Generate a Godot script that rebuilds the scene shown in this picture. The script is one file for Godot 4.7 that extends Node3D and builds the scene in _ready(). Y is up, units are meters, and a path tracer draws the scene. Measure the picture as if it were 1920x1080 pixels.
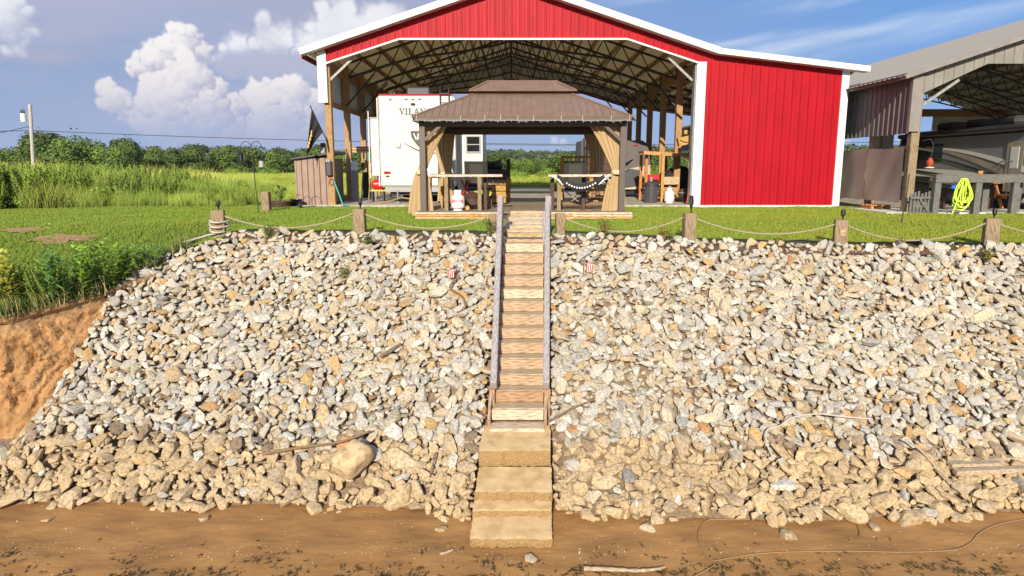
extends Node3D

var used := {}
var M := {}
var rng := RandomNumberGenerator.new()
var CAM := Vector3(0, 1.12, 0)

# ---------- small helpers ----------
func lin(r: float, g: float, b: float) -> Color:
	return Color(r, g, b).linear_to_srgb()

func numbered(called: String) -> String:
	if not used.has(called):
		used[called] = 0
		return called
	used[called] += 1
	return "%s_%03d" % [called, used[called]]

func tag(o: Node, label: String, category: String, group := "") -> Node:
	o.set_meta("label", label)
	o.set_meta("category", category)
	if group != "":
		o.set_meta("group", group)
	return o

func thing(called: String, label: String, category: String, at := Vector3.ZERO, turn := 0.0, group := "") -> Node3D:
	var o := Node3D.new()
	o.name = numbered(called)
	add_child(o)
	o.position = at
	o.rotation.y = turn
	tag(o, label, category, group)
	return o

func copy(src: Node3D, label: String, group := "") -> Node3D:
	var o: Node3D = src.duplicate()
	var base := String(src.name)
	var re := RegEx.create_from_string("_\\d{3}$")
	o.name = numbered(re.sub(base, ""))
	add_child(o)
	o.set_meta("label", label)
	if group != "":
		o.set_meta("group", group)
	return o

func S() -> SurfaceTool:
	var st := SurfaceTool.new()
	st.begin(Mesh.PRIMITIVE_TRIANGLES)
	return st

# commit: vertices are in world coordinates unless local
func obj(called: String, st: SurfaceTool, m: Material, parent: Node3D = null, local := false) -> MeshInstance3D:
	var o := MeshInstance3D.new()
	o.mesh = st.commit()
	o.material_override = m
	put(o, called, parent, local)
	return o

func put(o: Node3D, called: String, parent: Node3D, local := false) -> void:
	if parent == null or parent == self:
		o.name = numbered(called)
		add_child(o)
	else:
		o.name = called
		parent.add_child(o, true)
		if not local:
			o.transform = parent.global_transform.affine_inverse() * o.transform

func struct(called: String, st: SurfaceTool, m: Material) -> MeshInstance3D:
	var o := obj(called, st, m)
	o.set_meta("kind", "structure")
	return o

func tri(st: SurfaceTool, a: Vector3, b: Vector3, c: Vector3, n: Vector3) -> void:
	if (b - a).cross(c - a).dot(n) > 0.0:
		var t := b
		b = c
		c = t
	st.set_normal(n)
	st.add_vertex(a)
	st.set_normal(n)
	st.add_vertex(b)
	st.set_normal(n)
	st.add_vertex(c)

# a convex face, turned away from ref
func face(st: SurfaceTool, p: Array, ref: Vector3) -> void:
	var n: Vector3 = (p[1] - p[0]).cross(p[2] - p[0])
	if n.length() < 1e-10 and p.size() > 3:
		n = (p[2] - p[0]).cross(p[3] - p[0])
	if n.length() < 1e-10:
		return
	n = n.normalized()
	if n.dot(p[0] - ref) < 0.0:
		n = -n
	for i in range(1, p.size() - 1):
		tri(st, p[0], p[i], p[i + 1], n)

func box(st: SurfaceTool, c: Vector3, size: Vector3, b := Basis(), bev := 0.0) -> void:
	var h := size * 0.5
	bev = minf(bev, minf(h.x, minf(h.y, h.z)) * 0.6)
	var T := Transform3D(b, c)
	if bev <= 0.0:
		for ax in 3:
			for s in [-1.0, 1.0]:
				var q := []
				for k in [[-1, -1], [1, -1], [1, 1], [-1, 1]]:
					var v := Vector3()
					v[ax] = s * h[ax]
					v[(ax + 1) % 3] = k[0] * h[(ax + 1) % 3]
					v[(ax + 2) % 3] = k[1] * h[(ax + 2) % 3]
					q.append(T * v)
				face(st, q, c)
		return
	var cor := {}
	for sx in [-1, 1]:
		for sy in [-1, 1]:
			for sz in [-1, 1]:
				var s := Vector3(sx, sy, sz)
				var pts := []
				for ax in 3:
					var v := s * (h - Vector3.ONE * bev)
					v[ax] = s[ax] * h[ax]
					pts.append(T * v)
				cor[Vector3i(sx, sy, sz)] = pts
				face(st, pts, c)
	for ax in 3:
		var b1 := (ax + 1) % 3
		var b2 := (ax + 2) % 3
		for s in [-1, 1]:
			var q := []
			for k in [[-1, -1], [1, -1], [1, 1], [-1, 1]]:
				var v := Vector3i()
				v[ax] = s
				v[b1] = k[0]
				v[b2] = k[1]
				q.append(cor[v][ax])
			face(st, q, c)
		for s1 in [-1, 1]:
			for s2 in [-1, 1]:
				var lo := Vector3i()
				var hi := Vector3i()
				lo[ax] = -1
				hi[ax] = 1
				lo[b1] = s1
				hi[b1] = s1
				lo[b2] = s2
				hi[b2] = s2
				face(st, [cor[lo][b1], cor[hi][b1], cor[hi][b2], cor[lo][b2]], c)

func frame_of(a: Vector3, b: Vector3, up := Vector3.UP) -> Basis:
	var x := (b - a).normalized()
	if absf(x.dot(up)) > 0.995:
		up = Vector3.BACK
	var z := x.cross(up).normalized()
	return Basis(x, z.cross(x), z)

func bar(st: SurfaceTool, a: Vector3, b: Vector3, w: float, h: float, bev := 0.0, up := Vector3.UP) -> void:
	box(st, (a + b) * 0.5, Vector3((b - a).length(), h, w), frame_of(a, b, up), bev)

# a timber or board from a to b with its grain along its length, an object of its own
func plank(parent: Node3D, called: String, a: Vector3, b: Vector3, w: float, h: float, m: Material, bev := 0.006, up := Vector3.UP) -> MeshInstance3D:
	var st := S()
	box(st, Vector3.ZERO, Vector3((b - a).length(), h, w), Basis(), bev)
	var o := MeshInstance3D.new()
	o.mesh = st.commit()
	o.material_override = m
	o.transform = Transform3D(frame_of(a, b, up), (a + b) * 0.5)
	put(o, called, parent)
	return o

func block(parent: Node3D, called: String, c: Vector3, size: Vector3, m: Material, bev := 0.005) -> MeshInstance3D:
	var st := S()
	box(st, c, size, Basis(), bev)
	return obj(called, st, m, parent)

func tube(st: SurfaceTool, pts: Array, r, n := 8, caps := true) -> void:
	var rings := []
	var u := Vector3.ZERO
	for i in pts.size():
		var d: Vector3 = (pts[mini(i + 1, pts.size() - 1)] - pts[maxi(i - 1, 0)]).normalized()
		u = u - d * u.dot(d)
		if u.length() < 0.01:
			u = d.cross(Vector3.UP if absf(d.y) < 0.9 else Vector3.RIGHT)
		u = u.normalized()
		var v := d.cross(u).normalized()
		var rr: float = r[i] if r is Array else r
		var ring := []
		for k in n:
			var an := TAU * k / n
			var dir := u * cos(an) + v * sin(an)
			ring.append([pts[i] + dir * rr, dir])
		rings.append(ring)
	for i in pts.size() - 1:
		for k in n:
			var a = rings[i][k]
			var b = rings[i][(k + 1) % n]
			var c = rings[i + 1][(k + 1) % n]
			var d = rings[i + 1][k]
			for q in [a, c, b, a, d, c]:
				st.set_normal(q[1])
				st.add_vertex(q[0])
	if caps:
		for e in [0, pts.size() - 1]:
			var ref: Vector3 = pts[1] if e == 0 else pts[pts.size() - 2]
			var ps := []
			for k in n:
				ps.append(rings[e][k][0])
			face(st, ps, ref)

func lathe(st: SurfaceTool, prof: Array, c: Vector3, n := 20, b := Basis()) -> void:
	if prof[-1].y < prof[0].y:
		prof = prof.duplicate()
		prof.reverse()
	for i in prof.size() - 1:
		var p: Vector2 = prof[i]
		var q: Vector2 = prof[i + 1]
		var dn := Vector2(q.y - p.y, p.x - q.x).normalized()
		for k in n:
			var a0 := TAU * k / n
			var a1 := TAU * (k + 1) / n
			var vs := []
			for e in [[p, a0], [q, a1], [q, a0], [p, a0], [p, a1], [q, a1]]:
				var pr: Vector2 = e[0]
				var an: float = e[1]
				vs.append([c + b * Vector3(pr.x * cos(an), pr.y, pr.x * sin(an)), b * Vector3(dn.x * cos(an), dn.y, dn.x * sin(an))])
			for v in vs:
				st.set_normal(v[1])
				st.add_vertex(v[0])

# a flat outline given thickness: points in the plane of basis x,y, extruded along basis z both ways
func prism(st: SurfaceTool, poly: PackedVector2Array, depth: float, T: Transform3D) -> void:
	var idx := Geometry2D.triangulate_polygon(poly)
	var nz := T.basis.z.normalized()
	for s in [-1.0, 1.0]:
		for i in range(0, idx.size(), 3):
			var p := []
			for k in 3:
				var v := poly[idx[i + k]]
				p.append(T * Vector3(v.x, v.y, s * depth * 0.5))
			tri(st, p[0], p[1], p[2], nz * s)
	var cw := Geometry2D.is_polygon_clockwise(poly)
	for i in poly.size():
		var a := poly[i]
		var b := poly[(i + 1) % poly.size()]
		var nn := Vector2(b.y - a.y, a.x - b.x).normalized() * (-1.0 if cw else 1.0)
		var n3 := (T.basis * Vector3(nn.x, nn.y, 0)).normalized()
		var q := [T * Vector3(a.x, a.y, -depth * 0.5), T * Vector3(b.x, b.y, -depth * 0.5), T * Vector3(b.x, b.y, depth * 0.5), T * Vector3(a.x, a.y, depth * 0.5)]
		tri(st, q[0], q[1], q[2], n3)
		tri(st, q[0], q[2], q[3], n3)

# a smooth sheet from a grid of points
func sheet(st: SurfaceTool, g: Array, flip := false) -> void:
	var nu := g.size()
	var nv: int = g[0].size()
	var nn := []
	for i in nu:
		var row := []
		for j in nv:
			var du: Vector3 = g[mini(i + 1, nu - 1)][j] - g[maxi(i - 1, 0)][j]
			var dv: Vector3 = g[i][mini(j + 1, nv - 1)] - g[i][maxi(j - 1, 0)]
			var n := du.cross(dv).normalized()
			row.append(-n if flip else n)
		nn.append(row)
	for i in nu - 1:
		for j in nv - 1:
			var q := [[i, j], [i + 1, j], [i + 1, j + 1], [i, j], [i + 1, j + 1], [i, j + 1]]
			if not flip:
				q = [[i, j], [i + 1, j + 1], [i + 1, j], [i, j], [i, j + 1], [i + 1, j + 1]]
			for e in q:
				st.set_normal(nn[e[0]][e[1]])
				st.set_uv(Vector2(float(e[0]) / (nu - 1), float(e[1]) / (nv - 1)))
				st.add_vertex(g[e[0]][e[1]])

func interp(tab: Array, x: float) -> float:
	if x <= tab[0][0]:
		return tab[0][1]
	for i in tab.size() - 1:
		if x <= tab[i + 1][0]:
			var t: float = (x - tab[i][0]) / (tab[i + 1][0] - tab[i][0])
			return lerpf(tab[i][1], tab[i + 1][1], t)
	return tab[-1][1]

func letters(parent: Node3D, called: String, text: String, size: float, at: Vector3, m: Material, fontname := "Droid Sans", bold := false, b := Basis(), depth := 0.006) -> MeshInstance3D:
	var f := SystemFont.new()
	f.font_names = PackedStringArray([fontname])
	if bold:
		f.font_weight = 700
	var t := TextMesh.new()
	t.text = text
	t.font = f
	t.font_size = 32
	t.pixel_size = size / 32.0
	t.depth = depth
	t.curve_step = 1.0
	var o := MeshInstance3D.new()
	o.mesh = t
	o.material_override = m
	o.transform = Transform3D(b, at)
	put(o, called, parent)
	return o

# ---------- materials ----------
func noise_tex(sd: int, freq: float, oct: int, lo: Color, hi: Color, type := FastNoiseLite.TYPE_SIMPLEX_SMOOTH, mid = null, size := 512) -> NoiseTexture2D:
	var n := FastNoiseLite.new()
	n.seed = sd
	n.noise_type = type
	n.frequency = freq
	n.fractal_octaves = oct
	var g := Gradient.new()
	g.set_color(0, lo)
	g.set_color(1, hi)
	if mid != null:
		g.add_point(0.5, mid)
	var t := NoiseTexture2D.new()
	t.width = size
	t.height = size
	t.seamless = true
	t.noise = n
	t.color_ramp = g
	return t

func bump_tex(sd: int, freq: float, oct: int, strength: float, type := FastNoiseLite.TYPE_SIMPLEX_SMOOTH, size := 512) -> NoiseTexture2D:
	var n := FastNoiseLite.new()
	n.seed = sd
	n.noise_type = type
	n.frequency = freq
	n.fractal_octaves = oct
	var t := NoiseTexture2D.new()
	t.width = size
	t.height = size
	t.seamless = true
	t.noise = n
	t.as_normal_map = true
	t.bump_strength = strength
	return t

func mat(key: String, c: Color, rough := 0.8, tex: Texture2D = null, scale := Vector3.ONE, bump: Texture2D = null, bscale := 1.0, metal := 0.0, world := false) -> StandardMaterial3D:
	var m := StandardMaterial3D.new()
	m.resource_name = key
	m.albedo_color = c
	m.roughness = rough
	m.metallic = metal
	if tex != null:
		m.albedo_texture = tex
	if tex != null or bump != null:
		m.uv1_triplanar = true
		m.uv1_world_triplanar = world
		m.uv1_scale = scale
		m.uv1_triplanar_sharpness = 4.0
	if bump != null:
		m.normal_enabled = true
		m.normal_texture = bump
		m.normal_scale = bscale
	M[key] = m
	return m

func grey(v: float) -> Color:
	return Color(v, v, v)

func make_materials() -> void:
	var wood_t := noise_tex(11, 0.014, 6, Color(0.60, 0.56, 0.52), Color(1, 1, 1), FastNoiseLite.TYPE_SIMPLEX_SMOOTH, Color(0.9, 0.88, 0.86))
	var wood_b := bump_tex(12, 0.015, 5, 5.0)
	var spot_t := noise_tex(13, 0.02, 5, Color(0.55, 0.53, 0.5), Color(1, 1, 1), FastNoiseLite.TYPE_SIMPLEX_SMOOTH, Color(0.86, 0.85, 0.83))
	var fine_t := noise_tex(14, 0.06, 4, Color(0.68, 0.66, 0.63), Color(1, 1, 1))
	var fine_b := bump_tex(15, 0.05, 5, 6.0)
	var rock_b := bump_tex(16, 0.016, 4, 9.0)
	var rock_t := noise_tex(17, 0.009, 4, Color(0.70, 0.67, 0.63), Color(1, 1, 1), FastNoiseLite.TYPE_SIMPLEX_SMOOTH, Color(0.92, 0.91, 0.895))
	var dim_t := noise_tex(18, 0.008, 4, Color(0.88, 0.88, 0.88), Color(1, 1, 1))
	var g := Vector3(0.7, 7, 7)
	mat("wood_stair", lin(0.54, 0.40, 0.27), 0.8, wood_t, g, wood_b, 0.6)
	mat("wood_stair_pale", lin(0.68, 0.58, 0.44), 0.8, wood_t, g, wood_b, 0.6)
	mat("wood_stair_red", lin(0.47, 0.30, 0.18), 0.8, wood_t, g, wood_b, 0.6)
	mat("wood_tread", lin(0.58, 0.46, 0.30), 0.85, wood_t, g, wood_b, 0.8)
	mat("wood_grey", lin(0.45, 0.44, 0.46), 0.85, wood_t, Vector3(1.0, 9, 9), wood_b, 1.0)
	mat("wood_post", lin(0.34, 0.265, 0.17), 0.85, wood_t, g, wood_b, 0.8)
	mat("wood_log", lin(0.62, 0.47, 0.29), 0.8, wood_t, g, wood_b, 0.6)
	mat("wood_barn", lin(0.48, 0.30, 0.14), 0.8, wood_t, g, wood_b, 0.5)
	mat("wood_purlin", lin(0.60, 0.38, 0.17), 0.8, wood_t, g, wood_b, 0.5)
	mat("wood_orange", lin(0.56, 0.24, 0.06), 0.75, wood_t, g, wood_b, 0.5)
	mat("wood_yellow", lin(0.58, 0.36, 0.10), 0.75, wood_t, g, wood_b, 0.5)
	mat("wood_deck", lin(0.34, 0.28, 0.20), 0.85, wood_t, g, wood_b, 0.8)
	mat("wood_dark", lin(0.10, 0.05, 0.03), 0.7, wood_t, g, wood_b, 0.5)
	mat("wood_table", lin(0.70, 0.62, 0.52), 0.7, wood_t, g, wood_b, 0.3)
	mat("table_top", lin(0.12, 0.03, 0.02), 0.4, wood_t, g)
	mat("dock_grey", lin(0.18, 0.185, 0.178), 0.8, wood_t, g, wood_b, 0.5)
	mat("driftwood", lin(0.27, 0.18, 0.11), 0.85, wood_t, Vector3(1.5, 8, 8), wood_b, 1.2)
	mat("driftwood_pale", lin(0.52, 0.43, 0.30), 0.85, wood_t, Vector3(1.5, 8, 8), wood_b, 1.2)
	mat("red_metal", lin(0.40, 0.003, 0.012), 0.5, dim_t, Vector3(0.5, 0.15, 0.5))
	M.red_metal.metallic_specular = 0.3
	mat("white_metal", lin(0.80, 0.82, 0.84), 0.4, dim_t, Vector3(0.5, 0.3, 0.5))
	mat("galvalume", lin(0.72, 0.70, 0.64), 0.45, dim_t, Vector3(0.5, 0.5, 0.5))
	mat("ceiling_metal_translucent", lin(0.86, 0.78, 0.60), 0.45, dim_t, Vector3(0.5, 0.5, 0.5))
	M.ceiling_metal_translucent.backlight_enabled = true
	M.ceiling_metal_translucent.backlight = lin(0.25, 0.195, 0.105)  # opaque steel in reality; translucency added to brighten the barn ceilings
	mat("black_steel", lin(0.035, 0.03, 0.028), 0.5)
	mat("grey_steel", lin(0.40, 0.40, 0.41), 0.4, spot_t, Vector3(2, 2, 2))
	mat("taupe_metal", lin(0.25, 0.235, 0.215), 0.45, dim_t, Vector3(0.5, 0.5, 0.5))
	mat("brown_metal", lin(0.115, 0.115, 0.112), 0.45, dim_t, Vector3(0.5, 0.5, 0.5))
	mat("gazebo_roof", lin(0.235, 0.155, 0.112), 0.5, dim_t, Vector3(0.6, 0.6, 0.6))
	mat("gazebo_frame", lin(0.14, 0.11, 0.095), 0.5, fine_t, Vector3(2, 2, 2))
	mat("curtain", lin(0.70, 0.51, 0.28), 0.9, fine_t, Vector3(3, 3, 3))
	M.curtain.backlight_enabled = true
	M.curtain.backlight = lin(0.22, 0.14, 0.05)
	mat("curtain_band", lin(0.70, 0.56, 0.30), 0.9)
	mat("concrete", lin(0.45, 0.42, 0.36), 0.85, spot_t, Vector3(0.6, 0.6, 0.6), fine_b, 0.3)
	mat("concrete_tan", lin(0.66, 0.48, 0.25), 0.9, noise_tex(31, 0.009, 6, Color(0.84, 0.8, 0.74), Color(1, 1, 1), FastNoiseLite.TYPE_SIMPLEX_SMOOTH, Color(0.94, 0.92, 0.9)), Vector3(0.8, 0.8, 0.8), fine_b, 0.12)
	mat("concrete_edge", lin(0.62, 0.44, 0.22), 0.95, noise_tex(32, 0.07, 3, Color(0.45, 0.4, 0.3), Color(1, 1, 1)), Vector3(2.5, 2.5, 2.5), rock_b, 1.6)
	mat("slab", lin(0.60, 0.56, 0.48), 0.85, spot_t, Vector3(0.3, 0.3, 0.3))
	mat("mud", lin(1, 1, 1), 0.9, noise_tex(41, 0.01, 6, lin(0.23, 0.115, 0.036), lin(0.40, 0.212, 0.070), FastNoiseLite.TYPE_SIMPLEX_SMOOTH, lin(0.325, 0.165, 0.050)), Vector3(0.22, 0.22, 0.5), bump_tex(42, 0.03, 6, 4.0), 0.35)
	mat("clay", lin(1, 1, 1), 0.95, noise_tex(43, 0.012, 6, lin(0.25, 0.13, 0.05), lin(0.47, 0.28, 0.125), FastNoiseLite.TYPE_SIMPLEX_SMOOTH, lin(0.39, 0.215, 0.088)), Vector3(0.5, 0.35, 0.5), bump_tex(44, 0.02, 6, 10.0), 1.0)
	mat("soil", lin(1, 1, 1), 0.95, noise_tex(45, 0.03, 5, lin(0.14, 0.095, 0.06), lin(0.34, 0.25, 0.16)), Vector3(1, 1, 1), fine_b, 0.8)
	mat("mulch", lin(1, 1, 1), 0.95, noise_tex(46, 0.06, 4, lin(0.05, 0.03, 0.02), lin(0.20, 0.10, 0.06)), Vector3(2, 2, 2), fine_b, 1.0)
	mat("turf", lin(1, 1, 1), 0.95, noise_tex(47, 0.02, 6, lin(0.085, 0.125, 0.013), lin(0.19, 0.26, 0.028)), Vector3(0.4, 0.4, 0.4), fine_b, 0.8)
	mat("field", lin(1, 1, 1), 0.95, noise_tex(48, 0.01, 6, lin(0.10, 0.13, 0.02), lin(0.24, 0.28, 0.045)), Vector3(0.05, 0.05, 0.05))
	for k in [["grass_blade", 0.085], ["weed_blade", 0.09], ["leaf", 0.07]]:
		var m := mat(k[0], Color(1, 1, 1), 0.75)
		m.vertex_color_use_as_albedo = true
		m.backlight_enabled = true
		m.backlight = lin(k[1] * 1.15, k[1] * 1.8, k[1] * 0.2)
	var rm := mat("rock", Color(1, 1, 1), 0.85, rock_t, Vector3(5.0, 8.0, 5.0), rock_b, 0.55)
	rm.vertex_color_use_as_albedo = true
	mat("rope", lin(0.55, 0.46, 0.34), 0.9, fine_t, Vector3(12, 12, 12))
	mat("rope_white", lin(0.72, 0.66, 0.58), 0.9, fine_t, Vector3(12, 12, 12))
	mat("rope_tan", lin(0.42, 0.27, 0.13), 0.9, fine_t, Vector3(12, 12, 12))
	mat("black_plastic", lin(0.012, 0.012, 0.013), 0.35)
	mat("dark_fabric", lin(0.035, 0.034, 0.036), 0.9, fine_t, Vector3(4, 4, 4))
	mat("grey_fabric", lin(0.065, 0.07, 0.055), 0.9, fine_t, Vector3(4, 4, 4))
	mat("screen_fabric", lin(0.48, 0.41, 0.355), 0.95, fine_t, Vector3(1.5, 9, 1.5))
	mat("rv_white", lin(0.63, 0.67, 0.635), 0.3, dim_t, Vector3(0.6, 0.6, 0.6))
	mat("rv_trim", lin(0.30, 0.31, 0.31), 0.4)
	mat("rv_letter", lin(0.07, 0.045, 0.04), 0.5)
	mat("red_lens", lin(0.42, 0.01, 0.01), 0.2)
	mat("orange_bright", lin(0.75, 0.14, 0.03), 0.4)
	mat("dark_glass", lin(0.015, 0.017, 0.018), 0.08)
	mat("trailer_taupe", lin(0.115, 0.10, 0.092), 0.4, dim_t, Vector3(0.6, 0.6, 0.6))
	mat("trailer_beige", lin(0.48, 0.42, 0.30), 0.4, dim_t, Vector3(0.6, 0.6, 0.6))
	mat("coach_black", lin(0.045, 0.047, 0.052), 0.12)
	mat("coach_grey", lin(0.27, 0.28, 0.29), 0.15)
	mat("coach_silver", lin(0.86, 0.85, 0.82), 0.2)
	mat("tank_white", lin(0.80, 0.80, 0.78), 0.35, dim_t, Vector3(3, 3, 3))
	mat("red_paint", lin(0.55, 0.015, 0.02), 0.35)
	mat("rust", lin(0.11, 0.06, 0.04), 0.7, spot_t, Vector3(4, 4, 4))
	mat("can_grey", lin(0.055, 0.055, 0.06), 0.5, dim_t, Vector3(2, 2, 2))
	mat("shed_wall", lin(0.32, 0.215, 0.165), 0.55, dim_t, Vector3(1, 0.5, 1))
	mat("shed_dark", lin(0.075, 0.055, 0.045), 0.55)
	mat("teal", lin(0.0, 0.28, 0.25), 0.4)
	mat("hose", lin(0.55, 0.75, 0.06), 0.45)
	mat("blue_plastic", lin(0.02, 0.12, 0.62), 0.4)
	mat("gold", lin(0.60, 0.42, 0.08), 0.6)
	mat("white_cloth", lin(0.78, 0.78, 0.78), 0.9)
	mat("blue_cloth", lin(0.03, 0.04, 0.13), 0.9)
	mat("clear_plastic", lin(0.36, 0.36, 0.35), 0.3)
	mat("lantern_red", lin(0.42, 0.07, 0.025), 0.25)
	mat("gravel_white", lin(0.62, 0.60, 0.56), 0.9)
	mat("bark", lin(0.12, 0.09, 0.06), 0.9, fine_t, Vector3(3, 3, 3))
	mat("pole_wood", lin(0.60, 0.58, 0.56), 0.85, wood_t, g)
	mat("tire", lin(0.012, 0.012, 0.012), 0.8)
	mat("lime_cloth", lin(0.40, 0.52, 0.05), 0.8)
	mat("stucco_tan", lin(0.45, 0.36, 0.20), 0.8)

# ---------- sky ----------
func make_sky() -> ImageTexture:
	var W := 4096
	var H := 2048
	var im := Image.create(W, H, false, Image.FORMAT_RGB8)
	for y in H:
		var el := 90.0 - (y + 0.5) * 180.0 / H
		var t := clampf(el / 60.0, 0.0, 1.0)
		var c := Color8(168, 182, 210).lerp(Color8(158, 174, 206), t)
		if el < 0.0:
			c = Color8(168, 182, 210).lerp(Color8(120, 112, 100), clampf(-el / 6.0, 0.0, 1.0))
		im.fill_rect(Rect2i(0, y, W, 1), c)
	var az0 := -60.0
	var el1 := 34.0
	var ppd := W / 360.0
	var w := int(120.0 * ppd)
	var h := int((el1 + 2.0) * ppd)
	var hz := PackedFloat32Array()
	var sh := PackedFloat32Array()
	var al := PackedFloat32Array()
	var kind := PackedByteArray()
	hz.resize(w * h)
	sh.resize(w * h)
	al.resize(w * h)
	kind.resize(w * h)
	var n1 := FastNoiseLite.new()
	n1.seed = 5
	n1.frequency = 0.035
	n1.fractal_octaves = 5
	var n2 := FastNoiseLite.new()
	n2.seed = 9
	n2.frequency = 0.006
	n2.fractal_octaves = 5
	var r := RandomNumberGenerator.new()
	r.seed = 77
	var tower := [[-24.8, 8.8, 1.44], [-26.3, 7.8, 1.34], [-23.7, 8.3, 0.97], [-27.4, 7.2, 0.86], [-24.6, 6.4, 1.77], [-25.7, 4.9, 1.99], [-26.6, 3.4, 1.73], [-25.1, 3.0, 2.08], [-22.8, 5.7, 0.98], [-23.6, 4.1, 1.78], [-22.3, 3.6, 1.15], [-28.0, 6.8, 0.54], [-29.7, 5.4, 0.76], [-29.2, 4.6, 1.00], [-28.3, 3.8, 1.01], [-27.6, 3.1, 0.62], [-30.0, 4.5, 0.53], [-21.5, 4.6, 0.82], [-21.8, 3.3, 1.15], [-21.2, 2.6, 0.91], [-19.2, 5.1, 1.68], [-17.4, 5.4, 1.78], [-16.0, 4.8, 1.28], [-20.4, 5.1, 0.91], [-18.2, 3.7, 1.94], [-16.7, 3.1, 1.71], [-19.7, 2.9, 1.17], [-25.7, 2.0, 1.59], [-23.5, 2.2, 1.62], [-17.8, 2.3, 1.53]]
	var back := [[-15.0, 9.0, 2.58], [-18.2, 9.2, 1.94], [-20.7, 8.5, 1.66], [-21.8, 7.6, 1.40], [-16.7, 7.8, 2.21], [-19.0, 7.5, 2.01], [-13.4, 10.3, 2.60], [-13.5, 8.3, 2.60], [-10.9, 10.4, 2.62]]
	var corner := [[-35.7, 9.6, 2.08], [-34.6, 8.9, 1.20], [-35.2, 8.0, 1.05], [-36.7, 8.2, 1.71]]
	var small := [[-8.7, 2.2, 0.40], [-8.0, 2.4, 0.35], [-3.5, 2.2, 0.40], [-2.8, 2.3, 0.36], [3.5, 2.2, 0.40], [4.2, 2.1, 0.31], [-5.0, 2.0, 0.36], [29.5, 2.0, 0.54], [25.3, 2.0, 0.56], [27.8, 1.7, 0.47]]
	var groups := [[back, 1, 0.42], [corner, 2, 0.4], [tower, 0, 0.13], [small, 3, 0.3]]
	for g in groups:
		var puffs := []
		for p in g[0]:
			puffs.append([p[0], p[1], p[2], 0.0, p])
			for i in (12 if g[1] != 1 else 4):
				var a := r.randf() * TAU
				var q := [p[0] + cos(a) * p[2] * r.randf_range(0.4, 0.95), p[1] + sin(a) * p[2] * r.randf_range(0.3, 0.95), p[2] * r.randf_range(0.2, 0.45), p[2] * 0.6, p]
				puffs.append(q)
				if g[1] == 0:
					for k in 3:
						var b := r.randf() * TAU
						puffs.append([q[0] + cos(b) * q[2] * 0.8, q[1] + sin(b) * q[2] * 0.8, q[2] * r.randf_range(0.3, 0.55), q[3] + q[2] * 0.5, p])
		for p in puffs:
			var cx: float = (p[0] - az0) * ppd
			var cy: float = (el1 - p[1]) * ppd
			var rr: float = p[2] * ppd
			var z0: float = p[3] * ppd
			for y in range(maxi(0, int(cy - rr * 1.3)), mini(h, int(cy + rr * 1.3) + 1)):
				for x in range(maxi(0, int(cx - rr * 1.3)), mini(w, int(cx + rr * 1.3) + 1)):
					var dx := (x - cx) / rr
					var dy := (y - cy) / rr
					var d := sqrt(dx * dx + dy * dy)
					if d > 1.3:
						continue
					d += n1.get_noise_2d(x, y) * 0.38 + n1.get_noise_2d(x * 3.1 + 500.0, y * 3.1) * 0.14
					if d > 1.0:
						continue
					var z := sqrt(1.0 - maxf(d, 0.0) ** 2)
					var i := y * w + x
					var top := z0 + z * rr + 1.0
					if top > hz[i] or kind[i] != g[1]:
						var soft := clampf((1.0 - d) / float(g[2]), 0.0, 1.0)
						var own := 0.62 * z - 0.42 * dy - 0.30 * dx + 0.12
						var gx: float = clampf((x / ppd + az0 - p[4][0]) / p[4][2], -1.3, 1.3)
						var gy: float = clampf((el1 - y / ppd - p[4][1]) / p[4][2], -1.3, 1.3)
						var s := clampf(own * 0.5 + 0.5 * (0.5 + 0.42 * gy - 0.34 * gx), 0.0, 1.0)
						if al[i] > 0.0 and kind[i] == g[1]:
							sh[i] = lerpf(sh[i], s, soft * 0.75)
							al[i] = maxf(al[i], soft)
						elif al[i] > 0.6 and soft < 0.5:
							continue
						else:
							sh[i] = s
							al[i] = soft
						hz[i] = top
						kind[i] = g[1]
	for y in h:
		var el := el1 - (y + 0.5) / ppd
		for x in w:
			var az := az0 + (x + 0.5) / ppd
			# clear air: paler to the left, deep blue to the upper right
			var side := clampf((az + 8.0) / 40.0, 0.0, 1.0)
			var up := clampf(el / 16.0, 0.0, 1.0)
			var lo := Color8(158, 174, 206).lerp(Color8(158, 186, 226), side)
			var hi := Color8(140, 160, 198).lerp(Color8(98, 150, 218), side)
			var c := lo.lerp(hi, pow(up, 0.7))
			# thin sheets
			var f := n2.get_noise_2d(x * 0.7, y * 3.2) * 0.5 + 0.5
			var sheet_l := smoothstep(7.6, 10.6, el + (f - 0.5) * 7.0) * smoothstep(6.0, -16.0, az)
			c = c.lerp(Color8(166, 172, 196), clampf(sheet_l * (0.55 + 0.9 * f), 0.0, 0.95))
			var mid := smoothstep(0.35, 0.75, n2.get_noise_2d(x * 0.5 + 900.0, y * 2.4) * 0.5 + 0.5) * smoothstep(8.0, -20.0, az)
			c = c.lerp(Color8(176, 180, 208), mid * 0.55)
			var sy := el - (az - 18.0) * 0.16
			var f2 := n2.get_noise_2d(x * 0.5 + sy * 6.0 + 300.0, sy * 46.0) * 0.5 + 0.5
			var cir := smoothstep(0.34, 0.85, f2) * smoothstep(4.0, 14.0, az) * (exp(-pow((sy - 9.6) / 2.2, 2.0)) * 1.1 + exp(-pow((sy - 14.0) / 1.1, 2.0)) * 0.6 + 0.12)
			c = c.lerp(Color8(206, 216, 236), clampf(cir * 1.2, 0.0, 0.85))
			var i := y * w + x
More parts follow.
